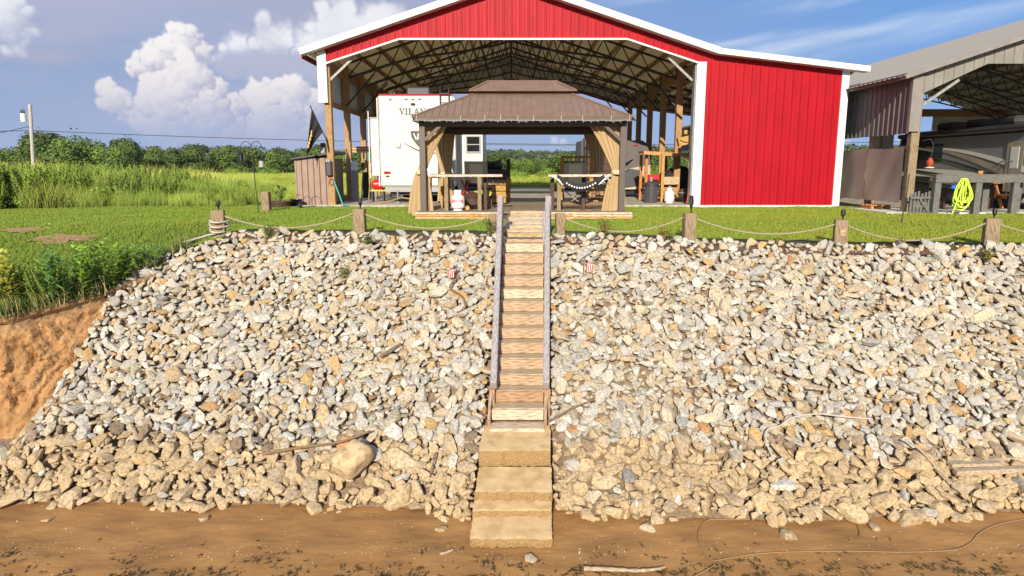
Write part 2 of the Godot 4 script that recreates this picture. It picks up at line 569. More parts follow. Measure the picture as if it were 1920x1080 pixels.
			if al[i] > 0.0:
				var a := al[i]
				var s := sh[i] + n1.get_noise_2d(x * 1.7 + 70.0, y * 1.7) * 0.16
				var cc: Color
				if kind[i] == 0:
					var warm := clampf(1.0 - el / 9.0, 0.0, 1.0)
					var lit := Color8(244, 240, 238).lerp(Color8(218, 206, 212), warm)
					var dark := Color8(182, 182, 202).lerp(Color8(176, 176, 202), warm)
					cc = dark.lerp(lit, smoothstep(0.12, 0.8, s))
					a *= smoothstep(0.0, 7.0, el) * 0.96
				elif kind[i] == 1:
					var soft_s := 0.5 + n2.get_noise_2d(x * 2.2, y * 3.0) * 0.7 + smoothstep(7.2, 9.4, el) * 0.75 - 0.45 + (s - 0.5) * 0.25
					cc = Color8(178, 183, 205).lerp(Color8(236, 236, 240), smoothstep(0.2, 0.95, soft_s))
					a *= 0.92 * smoothstep(3.0, 8.0, el)
				elif kind[i] == 2:
					cc = Color8(188, 194, 212).lerp(Color8(240, 241, 244), smoothstep(0.2, 0.8, s))
					a *= 0.9
				else:
					cc = Color8(190, 198, 222).lerp(Color8(226, 226, 236), smoothstep(0.2, 0.8, s))
					a *= 0.7
				c = c.lerp(cc, a)
			var haze := smoothstep(4.0, 0.0, el)
			c = c.lerp(Color8(164, 182, 216), haze * 0.5)
			var px := int(fposmod(az / 360.0 * W, W))
			var py := int((90.0 - el) / 180.0 * H)
			if el > -1.0:
				im.set_pixel(px, py, c)
	return ImageTexture.create_from_image(im)

# ---------- the ground ----------
var EDGE_D := [[-13.0, 8.1], [-9.5, 8.2], [-7.5, 8.4], [-6.65, 8.75], [-6.3, 9.3], [-5.95, 9.9], [-5.45, 10.97], [-4.75, 11.55], [-2.5, 11.3], [0.8, 11.1], [2.7, 10.75], [4.8, 10.6], [6.9, 10.62], [16.0, 10.5]]
var EDGE_Y := [[-13.0, -0.92], [-9.5, -0.86], [-6.65, -0.8], [-5.95, -0.68], [-5.45, -0.22], [-4.75, 0.0], [1.0, 0.0], [2.7, -0.05], [4.8, -0.115], [7.0, -0.13], [16.0, -0.2]]
var TOE_D := [[-14.0, 7.3], [-6.0, 7.25], [-3.95, 7.2], [-2.0, 7.2], [-0.46, 6.98], [0.58, 7.0], [3.0, 6.85], [5.5, 7.05], [16.0, 7.1]]
var ROCK_X := [[7.0, -13.0], [7.72, -13.0], [7.8, -6.5], [8.05, -6.25], [8.63, -6.08], [9.3, -6.02], [10.0, -6.08], [10.5, -5.95], [10.97, -5.45], [11.4, -4.8]]
var gn := FastNoiseLite.new()

func lawn_y(x: float, d: float) -> float:
	var e := interp(EDGE_Y, x)
	var k := 1.0 - smoothstep(0.0, 5.0, d - interp(EDGE_D, x))
	return e * k + gn.get_noise_2d(x * 30.0, d * 30.0) * 0.03

func rock_y(x: float, d: float) -> float:
	var de := interp(EDGE_D, maxf(x, -5.95))
	var ye := interp(EDGE_Y, maxf(x, -5.95))
	var dt := interp(TOE_D, x)
	var t := clampf((de - d) / (de - dt), -0.1, 1.05)
	var y := ye + (-2.66 - ye) * t - 0.10 * sin(PI * clampf(t, 0.0, 1.0))
	var k := smoothstep(-5.85, -6.5, x)
	y = lerpf(y, -2.66 + 0.34 * clampf((d - 7.25) / 1.0, 0.0, 1.3), k)
	return y + gn.get_noise_2d(x * 60.0, d * 60.0) * 0.045

func mud_y(x: float, d: float) -> float:
	return -2.70 - 0.035 * (7.0 - minf(d, 7.6)) + gn.get_noise_2d(x * 22.0, d * 60.0) * 0.02

func stair_x(d: float) -> float:
	return 0.02 + (d - 6.93) * 0.04

func grid(xs: Array, f: Callable, rows: int) -> Array:
	var g := []
	for x in xs:
		var col := []
		for j in rows:
			col.append(f.call(x, float(j) / (rows - 1)))
		g.append(col)
	return g

func steps(a: float, b: float, n: int) -> Array:
	var o := []
	for i in n + 1:
		o.append(lerpf(a, b, float(i) / n))
	return o

func make_ground() -> void:
	gn.seed = 3
	gn.frequency = 0.02
	gn.fractal_octaves = 4
	var xl := [-60.0, -40.0, -25.0, -18.0]
	xl.append_array(steps(-14.0, -0.17, 100))
	var xr := steps(0.58, 15.0, 100)
	xr.append_array([18.0, 25.0, 40.0, 60.0])
	var lawn_at := func(x, t):
		var d: float = lerpf(interp(EDGE_D, x), 21.0, t)
		return Vector3(x, lawn_y(x, d), -d)
	var st := S()
	sheet(st, grid(xl, lawn_at, 70))
	sheet(st, grid(xr, lawn_at, 70))
	struct("lawn", st, M.turf)
	st = S()
	sheet(st, grid([-1500.0, -500.0, -200.0, -100.0, -60.0, -30.0, 0.0, 30.0, 60.0, 100.0, 200.0, 500.0, 1500.0], func(x, t): return Vector3(x * (1.0 if t > 0.001 else 1.0), -0.05, -lerpf(20.9, 1500.0, t * t)), 24))
	struct("field", st, M.field)
	st = S()
	sheet(st, grid(steps(-14.0, 15.0, 290), func(x, t):
		var dt: float = interp(TOE_D, x) - 0.25
		var top: float = interp(EDGE_D, x) + 0.02 if x > -5.95 else 8.5
		var d: float = lerpf(dt, top, t)
		var y := rock_y(x, d) - 0.09
		if absf(x - stair_x(d)) < 0.52:
			y = minf(y, lerpf(-2.3, -0.30, (d - 8.1) / 3.1))
		return Vector3(x, y, -d), 70))
	struct("rock_slope_ground", st, M.soil)
	st = S()
	var mx := [-400.0, -100.0, -40.0, -20.0]
	mx.append_array(steps(-12.0, 12.0, 120))
	mx.append_array([20.0, 40.0, 100.0, 400.0])
	sheet(st, grid(mx, func(x, t):
		var d: float = lerpf(8.2, 3.0, t / 0.8) if t < 0.8 else lerpf(3.0, -200.0, (t - 0.8) / 0.2)
		return Vector3(x, mud_y(x, maxf(d, 0.0)), -d), 90))
	struct("mud_flat", st, M.mud)
	# the eroded clay bank
	var cl := FastNoiseLite.new()
	cl.seed = 21
	cl.frequency = 1.0
	cl.fractal_octaves = 5
	var top := [[-13.0, -0.92, 8.05], [-9.5, -0.86, 8.15], [-7.5, -0.85, 8.35], [-6.65, -0.8, 8.72], [-6.3, -0.75, 9.28], [-5.95, -0.68, 9.88], [-5.5, -0.5, 10.5]]
	var bot := [[-13.0, -2.75, 7.5], [-9.5, -2.75, 7.75], [-7.6, -2.7, 7.95], [-6.6, -2.6, 8.28], [-6.0, -2.2, 8.7], [-5.7, -1.8, 9.15], [-5.3, -1.5, 9.7]]
	var g := []
	for i in 170:
		var s := float(i) / 169.0 * 6.0
		var k := mini(int(s), 5)
		var fr := s - k
		var a := Vector3(lerpf(top[k][0], top[k + 1][0], fr), lerpf(top[k][1], top[k + 1][1], fr), -lerpf(top[k][2], top[k + 1][2], fr))
		var b := Vector3(lerpf(bot[k][0], bot[k + 1][0], fr), lerpf(bot[k][1], bot[k + 1][1], fr), -lerpf(bot[k][2], bot[k + 1][2], fr))
		var col := []
		for j in 70:
			var t := float(j) / 69.0
			var prof := t if t > 0.06 else 0.0
			var p := a.lerp(b, pow(t, 1.25))
			p.y = lerpf(a.y + 0.02, b.y, t)
			var gully := cl.get_noise_2d(p.x * 3.2 + cl.get_noise_2d(p.x * 2.0, p.y * 1.5) * 0.9, p.y * 0.55)
			var lump := cl.get_noise_3d(p.x * 4.0, p.y * 3.0, 7.0)
			var fine := cl.get_noise_3d(p.x * 13.0, p.y * 10.0, 3.0)
			var amp := sin(PI * clampf(t * 0.9 + 0.08, 0.0, 1.0))
			p.z += (absf(gully) * 0.30 - 0.10 + lump * 0.06 + fine * 0.035 - 0.22 * exp(-pow((t - 0.07) / 0.06, 2.0))) * amp * (1.0 if prof > 0.0 else 0.2)
			p.x += lump * 0.05 * amp
			col.append(p)
		g.append(col)
	var upper := []
	var lower := []
	for col in g:
		upper.append(col.slice(0, 10))
		lower.append(col.slice(9))
	st = S()
	sheet(st, lower)
	struct("clay_bank", st, M.clay)
	st = S()
	sheet(st, upper)
	struct("topsoil_band", st, M.topsoil)
	for q in [[-9.1, 12.7, 0.5, 0.34], [-7.95, 12.1, 0.62, 0.36]]:
		st = S()
		var pts := []
		for i in 28:
			var a := i * TAU / 28.0
			var k := 0.8 + gn.get_noise_2d(cos(a) * 90.0 + q[0] * 50.0, sin(a) * 90.0) * 0.7
			var x: float = q[0] + cos(a) * q[2] * k
			var d: float = q[1] + sin(a) * q[3] * k
			pts.append(Vector3(x, lawn_y(x, d) + 0.02, -d))
		var mid := Vector3(q[0], lawn_y(q[0], q[1]) + 0.05, -q[1])
		for i in 28:
			tri(st, mid, pts[i], pts[(i + 1) % 28], Vector3(0, 1, 0.2).normalized())
		struct("bare_earth_patch", st, M.topsoil)
	# mulch strip and its black edging along the top of the rocks
	st = S()
	sheet(st, grid(steps(-4.9, 15.0, 400), func(x, t):
		var d: float = interp(EDGE_D, x) - 0.15 + t * 0.5
		return Vector3(x, lawn_y(x, d) + 0.012 - 0.10 * (1.0 - smoothstep(0.0, 0.4, t)) - (0.5 if absf(x - stair_x(d)) < 0.42 else 0.0), -d), 6))
	struct("mulch_strip", st, M.mulch)
	var ed := []
	for x in steps(-4.85, 15.0, 90):
		var d := interp(EDGE_D, x) + 0.33
		ed.append(Vector3(x, lawn_y(x, d) + 0.025 + gn.get_noise_1d(x * 90.0) * 0.015, -d))
	st = S()
	for i in ed.size() - 1:
		if absf(ed[i].x - 0.2) < 0.55:
			continue
		bar(st, ed[i], ed[i + 1], 0.02, 0.09)
	tag(obj("lawn_edging", st, M.black_plastic), "thin black plastic edging strip between lawn and the rocks", "edging")

# ---------- stones ----------
var ico_v: PackedVector3Array
var ico_t: PackedInt32Array

func make_ico(freq: int) -> void:
	var ph := (1.0 + sqrt(5.0)) / 2.0
	var v := [Vector3(-1, ph, 0), Vector3(1, ph, 0), Vector3(-1, -ph, 0), Vector3(1, -ph, 0), Vector3(0, -1, ph), Vector3(0, 1, ph), Vector3(0, -1, -ph), Vector3(0, 1, -ph), Vector3(ph, 0, -1), Vector3(ph, 0, 1), Vector3(-ph, 0, -1), Vector3(-ph, 0, 1)]
	var f := [[0, 11, 5], [0, 5, 1], [0, 1, 7], [0, 7, 10], [0, 10, 11], [1, 5, 9], [5, 11, 4], [11, 10, 2], [10, 7, 6], [7, 1, 8], [3, 9, 4], [3, 4, 2], [3, 2, 6], [3, 6, 8], [3, 8, 9], [4, 9, 5], [2, 4, 11], [6, 2, 10], [8, 6, 7], [9, 8, 1]]
	ico_v = PackedVector3Array()
	ico_t = PackedInt32Array()
	var seen := {}
	for q in f:
		var ids := {}
		for i in freq + 1:
			for j in freq + 1 - i:
				var p: Vector3 = (v[q[0]] * float(freq - i - j) + v[q[1]] * float(i) + v[q[2]] * float(j)).normalized()
				var key := Vector3i((p * 5000.0).round())
				if not seen.has(key):
					seen[key] = ico_v.size()
					ico_v.append(p)
				ids[Vector2i(i, j)] = seen[key]
		for i in freq:
			for j in freq - i:
				ico_t.append_array([ids[Vector2i(i, j)], ids[Vector2i(i + 1, j)], ids[Vector2i(i, j + 1)]])
				if j < freq - i - 1:
					ico_t.append_array([ids[Vector2i(i + 1, j)], ids[Vector2i(i + 1, j + 1)], ids[Vector2i(i, j + 1)]])

# broken stone: a ball cut by random planes; returns [positions, normals] of loose triangles
func stone_shape(r: RandomNumberGenerator, planes: int, aspect: Vector3, soft := 0.92, rounded := false) -> Array:
	var pl := []
	for i in planes:
		var n := Vector3(r.randfn(), r.randfn() * 0.9, r.randfn()).normalized()
		pl.append([n, r.randf_range(0.42, 0.88)])
	pl.append([Vector3(r.randf_range(-0.25, 0.25), 1, r.randf_range(-0.25, 0.25)).normalized(), r.randf_range(0.45, 0.7)])
	pl.append([Vector3(r.randf_range(-0.2, 0.2), -1, r.randf_range(-0.2, 0.2)).normalized(), 0.6])
	var nz := FastNoiseLite.new()
	nz.seed = r.randi() % 10000
	nz.frequency = 1.3
	nz.fractal_octaves = 3
	var pos := PackedVector3Array()
	for d in ico_v:
		var m := 1.15
		for q in pl:
			var dn: float = d.dot(q[0])
			if dn > 0.05:
				m = minf(m, q[1] / dn)
		if rounded:
			m = pow(pow(absf(d.x), 5.0) + pow(absf(d.y), 5.0) + pow(absf(d.z), 5.0), -0.2) * (1.0 + 0.12 * d.x * d.z)
		m *= 1.0 + nz.get_noise_3dv(d) * 0.06
		pos.append(d * m * aspect)
	var nt := ico_t.size() / 3
	var fn := []
	var at := []
	for i in pos.size():
		at.append([])
	for i in nt:
		var a := pos[ico_t[i * 3]]
		var b := pos[ico_t[i * 3 + 1]]
		var c := pos[ico_t[i * 3 + 2]]
		var n := (b - a).cross(c - a)
		if n.dot(a + b + c) < 0.0:
			n = -n
		fn.append(n)
		for k in 3:
			at[ico_t[i * 3 + k]].append(i)
	var vs := PackedVector3Array()
	var ns := PackedVector3Array()
	for i in nt:
		var u: Vector3 = fn[i].normalized()
		var ids := [ico_t[i * 3], ico_t[i * 3 + 1], ico_t[i * 3 + 2]]
		if (pos[ids[1]] - pos[ids[0]]).cross(pos[ids[2]] - pos[ids[0]]).dot(u) > 0.0:
			ids = [ids[0], ids[2], ids[1]]
		for k in ids:
			var n := Vector3.ZERO
			for j in at[k]:
				if u.dot(fn[j].normalized()) > soft:
					n += fn[j]
			vs.append(pos[k])
			ns.append(n.normalized())
	return [vs, ns]

func array_mesh(vs: PackedVector3Array, ns: PackedVector3Array, cs = null) -> ArrayMesh:
	var arr := []
	arr.resize(Mesh.ARRAY_MAX)
	arr[Mesh.ARRAY_VERTEX] = vs
	arr[Mesh.ARRAY_NORMAL] = ns
	if cs != null:
		arr[Mesh.ARRAY_COLOR] = cs
	var m := ArrayMesh.new()
	m.add_surface_from_arrays(Mesh.PRIMITIVE_TRIANGLES, arr)
	return m

var TONES := [
	["pale grey", Color(0.50, 0.475, 0.415), 30], ["cream", Color(0.53, 0.465, 0.345), 25], ["cool grey", Color(0.44, 0.435, 0.405), 9], ["whitish", Color(0.60, 0.585, 0.53), 14],
	["buff", Color(0.50, 0.41, 0.28), 12], ["ochre", Color(0.51, 0.35, 0.165), 4], ["rusty orange", Color(0.47, 0.26, 0.11), 1], ["dark grey", Color(0.33, 0.31, 0.285), 1], ["greenish grey", Color(0.44, 0.435, 0.365), 4]]
var rock_mats := {}

func rock_mat(c: Color) -> StandardMaterial3D:
	var key := "%d_%d_%d" % [int(c.r * 14), int(c.g * 14), int(c.b * 14)]
	if not rock_mats.has(key):
		var m: StandardMaterial3D = M.rock.duplicate()
		m.vertex_color_use_as_albedo = false
		m.uv1_scale = Vector3(0.4, 0.7, 0.4)
		m.normal_scale = 0.45
		m.albedo_color = c.linear_to_srgb()
		m.resource_name = "stone_" + key
		rock_mats[key] = m
	return rock_mats[key]

func tone(r: RandomNumberGenerator, y: float, x: float) -> Array:
	var k := r.randi() % 100
	var i := 0
	while k >= TONES[i][2]:
		k -= TONES[i][2]
		i += 1
	var called: String = TONES[i][0]
	var c: Color = TONES[i][1] * r.randf_range(0.9, 1.1)
	var wet := y + gn.get_noise_2d(x * 25.0, y * 40.0) * 0.16 + r.randfn() * 0.05
	if wet < -2.2:
		if r.randf() < 0.95:
			var k2 := r.randf_range(0.82, 0.97)
			c = c.lerp(Color(0.54, 0.405, 0.232) * r.randf_range(0.8, 1.12), k2)
			called = "sandy tan"
	elif wet < -2.08 and r.randf() < 0.3:
		c = Color(0.27, 0.205, 0.14) * r.randf_range(0.8, 1.3)
		called = "brownish"
	return [called, c]

func stone_basis(r: RandomNumberGenerator, x: float, d: float) -> Basis:
	var n := Vector3(rock_y(x - 0.15, d) - rock_y(x + 0.15, d), 0.3, 0.0)
	n.z = rock_y(x, d + 0.15) - rock_y(x, d - 0.15)
	n = n.normalized()
	var rt := Vector3.RIGHT.cross(n).normalized()
	var b := Basis(n.cross(rt).normalized(), n, rt)
	b = b.orthonormalized()
	return b * Basis(Vector3(0, 1, 0), r.randf() * TAU) * Basis(Vector3(1, 0, 0), r.randfn() * 0.33) * Basis(Vector3(0, 0, 1), r.randfn() * 0.33)

func place_words(x: float, y: float, d: float) -> String:
	var row := "high on the bank"
	if y < -2.42:
		row = "at the mud edge"
	elif y < -2.0:
		row = "in the waterline band"
	elif y < -1.35:
		row = "low on the bank"
	elif y < -0.7:
		row = "midway up the bank"
	var s := x - stair_x(d)
	var col := ""
	if s < -5.4:
		col = "below the clay bank"
	elif s < -4.7:
		col = "beside the clay bank's foot"
	elif s < -4.0:
		col = "far left of the branch"
	elif s < -3.1:
		col = "left of the driftwood branch"
	elif s < -2.3:
		col = "by the branch's left end"
	elif s < -1.4:
		col = "near the big boulder"
	elif s < -0.8:
		col = "a stride left of the steps"
	elif s < 0.0:
		col = "touching the steps' left side"
	elif s < 0.85:
		col = "touching the steps' right side"
	elif s < 1.7:
		col = "a stride right of the steps"
	elif s < 2.3:
		col = "above the S-curved rope"
	elif s < 3.0:
		col = "left of the pale cord"
	elif s < 3.7:
		col = "beside the pale cord"
	elif s < 4.3:
		col = "right of the pale cord"
	elif s < 5.0:
		col = "left of the tan planks"
	else:
		col = "beside the tan planks"
	return row + " " + col

func make_stones() -> void:
	var r := RandomNumberGenerator.new()
	r.seed = 4242
	make_ico(4)
	var fine := []
	var words := []
	for i in 40:
		var asp := Vector3(r.randf_range(1.15, 1.7), r.randf_range(0.55, 1.0), r.randf_range(0.85, 1.2))
		fine.append(stone_shape(r, r.randi_range(8, 14), asp))
		words.append("flat" if asp.x / asp.y > 2.3 else "long" if asp.x / asp.z > 1.6 else "blocky" if asp.y > 0.8 else "angular")
	make_ico(2)
	var rough := []
	for i in 24:
		rough.append(stone_shape(r, r.randi_range(7, 10), Vector3(r.randf_range(1.1, 1.6), r.randf_range(0.5, 0.9), r.randf_range(0.8, 1.1))))
	make_ico(3)
	var coarse := []
	for i in 50:
		coarse.append(stone_shape(r, r.randi_range(7, 12), Vector3(r.randf_range(1.1, 1.75), r.randf_range(0.5, 1.0), r.randf_range(0.8, 1.2))))
	var cells := {}
	var list := []
	var cell := 0.22
	var passes := [[320, 0.092, 0.122], [4600, 0.066, 0.092], [24000, 0.046, 0.066], [50000, 0.026, 0.046]]
	var stretch := 1.2
	for ps in passes:
		for i in ps[0]:
			var x := r.randf_range(-12.0, 10.6)
			var d := r.randf_range(6.85, 11.6)
			var rad: float = lerpf(ps[1], ps[2], pow(r.randf(), 1.6))
			if d < 8.2:
				rad *= 1.15
			var toe := interp(TOE_D, x) + gn.get_noise_1d(x * 60.0) * 0.22
			if d < toe or d > interp(EDGE_D, x) + 0.06 and x > -5.9 or x < interp(ROCK_X, d) + gn.get_noise_1d(d * 50.0 + 40.0) * 0.15:
				continue
			var half := 0.40 if d > 8.0 else 0.44
			if absf(x - stair_x(d)) < half + rad * 0.55 and d < 11.65:
				continue
			if Vector2(x + 1.87, (d - 7.55) * stretch).length() < 0.27 + rad * 0.6:
				continue
			var s := d * stretch
			var ok := true
			var ci := int(floor(x / cell))
			var cj := int(floor(s / cell))
			for a in range(ci - 1, ci + 2):
				for b in range(cj - 1, cj + 2):
					for q in cells.get(Vector2i(a, b), []):
						var dx: float = q[0] - x
						var ds: float = q[1] - s
						var lim: float = (q[2] + rad) * 0.75
						if dx * dx + ds * ds < lim * lim:
							ok = false
							break
					if not ok:
						break
				if not ok:
					break
			if not ok:
				continue
			var key := Vector2i(ci, cj)
			if not cells.has(key):
				cells[key] = []
			cells[key].append([x, s, rad])
			list.append([x, d, rad, rock_y(x, d) + rad * r.randf_range(0.0, 0.35)])
	# a sunken under-layer fills the gaps
	for i in 9000:
		var x := r.randf_range(-12.0, 10.6)
		var d := r.randf_range(6.95, 11.5)
		if d < interp(TOE_D, x) + 0.08 or d > interp(EDGE_D, x) - 0.1 and x > -5.9 or x < interp(ROCK_X, d) + 0.12 or absf(x - stair_x(d)) < 0.48:
			continue
		list.append([x, d, r.randf_range(0.045, 0.07), rock_y(x, d) - 0.035])
	var order := []
	for i in list.size():
		var q = list[i]
		var seen_x: float = absf(q[0]) / q[1]
		order.append([q[2] / q[1] if seen_x < 0.78 and i < list.size() - 9000 else 0.0, i])
	order.sort_custom(func(a, b): return a[0] > b[0] or (a[0] == b[0] and a[1] < b[1]))
	var single := {}
	for i in 292:
		single[order[i][1]] = true
	var vs := PackedVector3Array()
	var ns := PackedVector3Array()
	var cs := PackedColorArray()
	var meshes := {}
	for i in list.size():
		var q = list[i]
		var b := stone_basis(r, q[0], q[1])
		var at := Vector3(q[0], q[3], -q[1])
		var tn := tone(r, q[3], q[0])
		var c: Color = tn[1]
		c.a = 1.0
		if single.has(i):
			var k := r.randi() % fine.size()
			if not meshes.has(k):
				meshes[k] = array_mesh(fine[k][0], fine[k][1])
			var o := MeshInstance3D.new()
			o.mesh = meshes[k]
			o.material_override = rock_mat(c)
			o.transform = Transform3D(b.scaled(Vector3.ONE * q[2]) if false else b * Basis().scaled(Vector3.ONE * q[2]), at)
			put(o, "riprap_stone", null)
			var size := "large" if q[2] > 0.105 else "mid-sized" if q[2] > 0.088 else "smaller"
			tag(o, "%s %s %s stone %s" % [size, words[k], tn[0], place_words(q[0], q[3], q[1])], "stone", "broken stones of the rock bank")
			continue
		var sp: Array = rough[r.randi() % rough.size()] if i >= list.size() - 9000 or q[2] < 0.047 else coarse[r.randi() % coarse.size()]
		var T := Transform3D(b * Basis().scaled(Vector3.ONE * q[2]), at)
		var pv: PackedVector3Array = T * sp[0]
		var pn: PackedVector3Array = Transform3D(b, Vector3.ZERO) * sp[1]
		var pc := PackedColorArray()
		pc.resize(pv.size())
		pc.fill(c)
		vs.append_array(pv)
		ns.append_array(pn)
		cs.append_array(pc)
	var alike := {}
	for o in get_children():
		if o.has_meta("group") and o.get_meta("group") == "broken stones of the rock bank":
			var l: String = o.get_meta("label")
			if not alike.has(l):
				alike[l] = []
			alike[l].append(o)
	for l in alike:
		var q: Array = alike[l]
		q.sort_custom(func(a, b): return a.position.x < b.position.x)
		var say: Array = {2: ["leftmost", "rightmost"], 3: ["leftmost", "middle", "rightmost"], 5: ["leftmost", "inner-left", "middle", "inner-right", "rightmost"], 4: ["leftmost", "inner-left", "inner-right", "rightmost"]}.get(q.size(), [])
		for i in say.size():
			if l.split(" ").size() < 16:
				q[i].set_meta("label", say[i] + " " + l)
	var heap := MeshInstance3D.new()
	heap.mesh = array_mesh(vs, ns, cs)
	heap.material_override = M.rock
	put(heap, "riprap_stones", null)
	tag(heap, "bank of loose pale broken stones between lawn and mud", "stones")
	heap.set_meta("kind", "stuff")
	# the boulder and the stones that lie apart on the mud
	make_ico(7)
	var bs := stone_shape(r, 5, Vector3(0.78, 0.52, 0.58), 0.5, true)
	var bo := MeshInstance3D.new()
	bo.mesh = array_mesh(bs[0], bs[1])
	bo.material_override = rock_mat(Color(0.60, 0.45, 0.25))
	bo.transform = Transform3D(Basis(Vector3(1, 0, 0), 0.6) * Basis(Vector3(0, 1, 0), 0.95) * Basis().scaled(Vector3.ONE * 0.27), Vector3(-1.87, -2.24, -7.52))
	put(bo, "boulder", null)
	tag(bo, "largest smooth tan boulder lying among the stones near the mud", "boulder")
	make_ico(4)
	var loose := [[1.46, 6.78, 0.075, "rounded pale stone alone on the mud near the marker stick", 0], [0.18, 6.22, 0.06, "small white stone on the mud below the concrete steps", 3], [1.37, 7.02, 0.09, "squat tan stone under the marker stick", 4], [1.78, 6.95, 0.05, "small dark-flecked stone at the mud edge beside the marker", 4],
		[4.55, 6.95, 0.09, "pale pointed stone on the mud below the planks", 1], [4.9, 7.0, 0.07, "white wedge stone alone on the mud under the planks", 3], [3.9, 6.82, 0.075, "tan stone lying free on the mud left of the white wedge stone", 4], [2.9, 6.6, 0.1, "broad flat tan stone lying furthest out on the mud", 4],
		[-3.4, 6.95, 0.05, "small tan chip stone on mud below left stones", 1], [-5.1, 6.95, 0.05, "thin pale chip stone on mud under the clay bank", 1], [-0.75, 6.75, 0.06, "small pale stone on mud left of the concrete steps", 1]]
	for q in loose:
		var sp := stone_shape(r, 8, Vector3(1.2, 0.65, 0.95))
		var o := MeshInstance3D.new()
		o.mesh = array_mesh(sp[0], sp[1])
		o.material_override = rock_mat((TONES[q[4]][1] as Color).lerp(Color(0.53, 0.38, 0.2), 0.55))
		o.transform = Transform3D(Basis(Vector3.UP, r.randf() * TAU) * Basis().scaled(Vector3.ONE * q[2]), Vector3(q[0], mud_y(q[0], q[1]) + q[2] * 0.25, -q[1]))
		put(o, "mud_stone", null)
		tag(o, q[3], "stone", "stones lying apart on the mud")

# ---------- vegetation ----------
func leaf_tri(vs: PackedVector3Array, ns: PackedVector3Array, cs: PackedColorArray, a: Vector3, b: Vector3, c: Vector3, n: Vector3, ca: Color, cb: Color, cc: Color) -> void:
	if (b - a).cross(c - a).dot(n) > 0.0:
		var t := b
		b = c
		c = t
		var k := cb
		cb = cc
		cc = k
	vs.append(a)
	vs.append(b)
	vs.append(c)
	for i in 3:
		ns.append(n)
	cs.append(ca)
	cs.append(cb)
	cs.append(cc)

func blade(vs: PackedVector3Array, ns: PackedVector3Array, cs: PackedColorArray, root: Vector3, lean: Vector3, h: float, w: float, seg: int, c0: Color, c1: Color, side: Vector3) -> void:
	var prev := root
	for i in seg:
		var t0 := float(i) / seg
		var t1 := float(i + 1) / seg
		var p0 := root + Vector3.UP * h * t0 + lean * t0 * t0
		var p1 := root + Vector3.UP * h * t1 + lean * t1 * t1
		var w0 := w * (1.0 - t0)
		var w1 := w * (1.0 - t1)
		var n := side.cross(p1 - p0).normalized()
		if n.z < 0.0:
			n = -n
		n = (n + Vector3(0, 0.9, 0.3)).normalized()
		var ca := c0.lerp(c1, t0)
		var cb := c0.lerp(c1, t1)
		leaf_tri(vs, ns, cs, p0 - side * w0, p0 + side * w0, p1 + side * w1, n, ca, ca, cb)
		if i < seg - 1:
			leaf_tri(vs, ns, cs, p0 - side * w0, p1 + side * w1, p1 - side * w1, n, ca, cb, cb)
		prev = p1

func tuft_mesh(r: RandomNumberGenerator, count: int, h: float, spread: float, w: float, seg: int, c0: Color, c1: Color, straw := 0.0) -> ArrayMesh:
	var vs := PackedVector3Array()
	var ns := PackedVector3Array()
	var cs := PackedColorArray()
	for i in count:
		var a := r.randf() * TAU
		var rt := Vector3(cos(a), 0, sin(a)) * spread * sqrt(r.randf())
		var b := r.randf() * TAU
		var hh := h * r.randf_range(0.55, 1.0)
		var lean := Vector3(cos(b), -0.15, sin(b)) * hh * r.randf_range(0.1, 0.55)
		var s := r.randf() * TAU
		var e0 := c0
		var e1 := c1
		if r.randf() < straw:
			e0 = Color(0.30, 0.22, 0.10)
			e1 = Color(0.42, 0.33, 0.15)
		var k := r.randf_range(0.75, 1.2)
		blade(vs, ns, cs, rt, lean, hh, w, seg, e0 * k, e1 * k, Vector3(cos(s), 0, sin(s)))
	return array_mesh(vs, ns, cs)

func scatter(called: String, mesh: Mesh, spots: Array, m: Material, label: String, category: String) -> void:
	var mm := MultiMesh.new()
	mm.transform_format = MultiMesh.TRANSFORM_3D
	mm.use_colors = true
	mm.mesh = mesh
	mm.instance_count = spots.size()
	for i in spots.size():
		var q = spots[i]
		mm.set_instance_transform(i, Transform3D(Basis(Vector3.UP, q[1]) * Basis(Vector3.BACK, 0.3 * sin(i * 7.3)) * Basis().scaled(Vector3.ONE * q[2]), q[0]))
		mm.set_instance_color(i, q[3])
	var o := MultiMeshInstance3D.new()
	o.multimesh = mm
	o.material_override = m
	put(o, called, null)
	tag(o, label, category)
	o.set_meta("kind", "stuff")

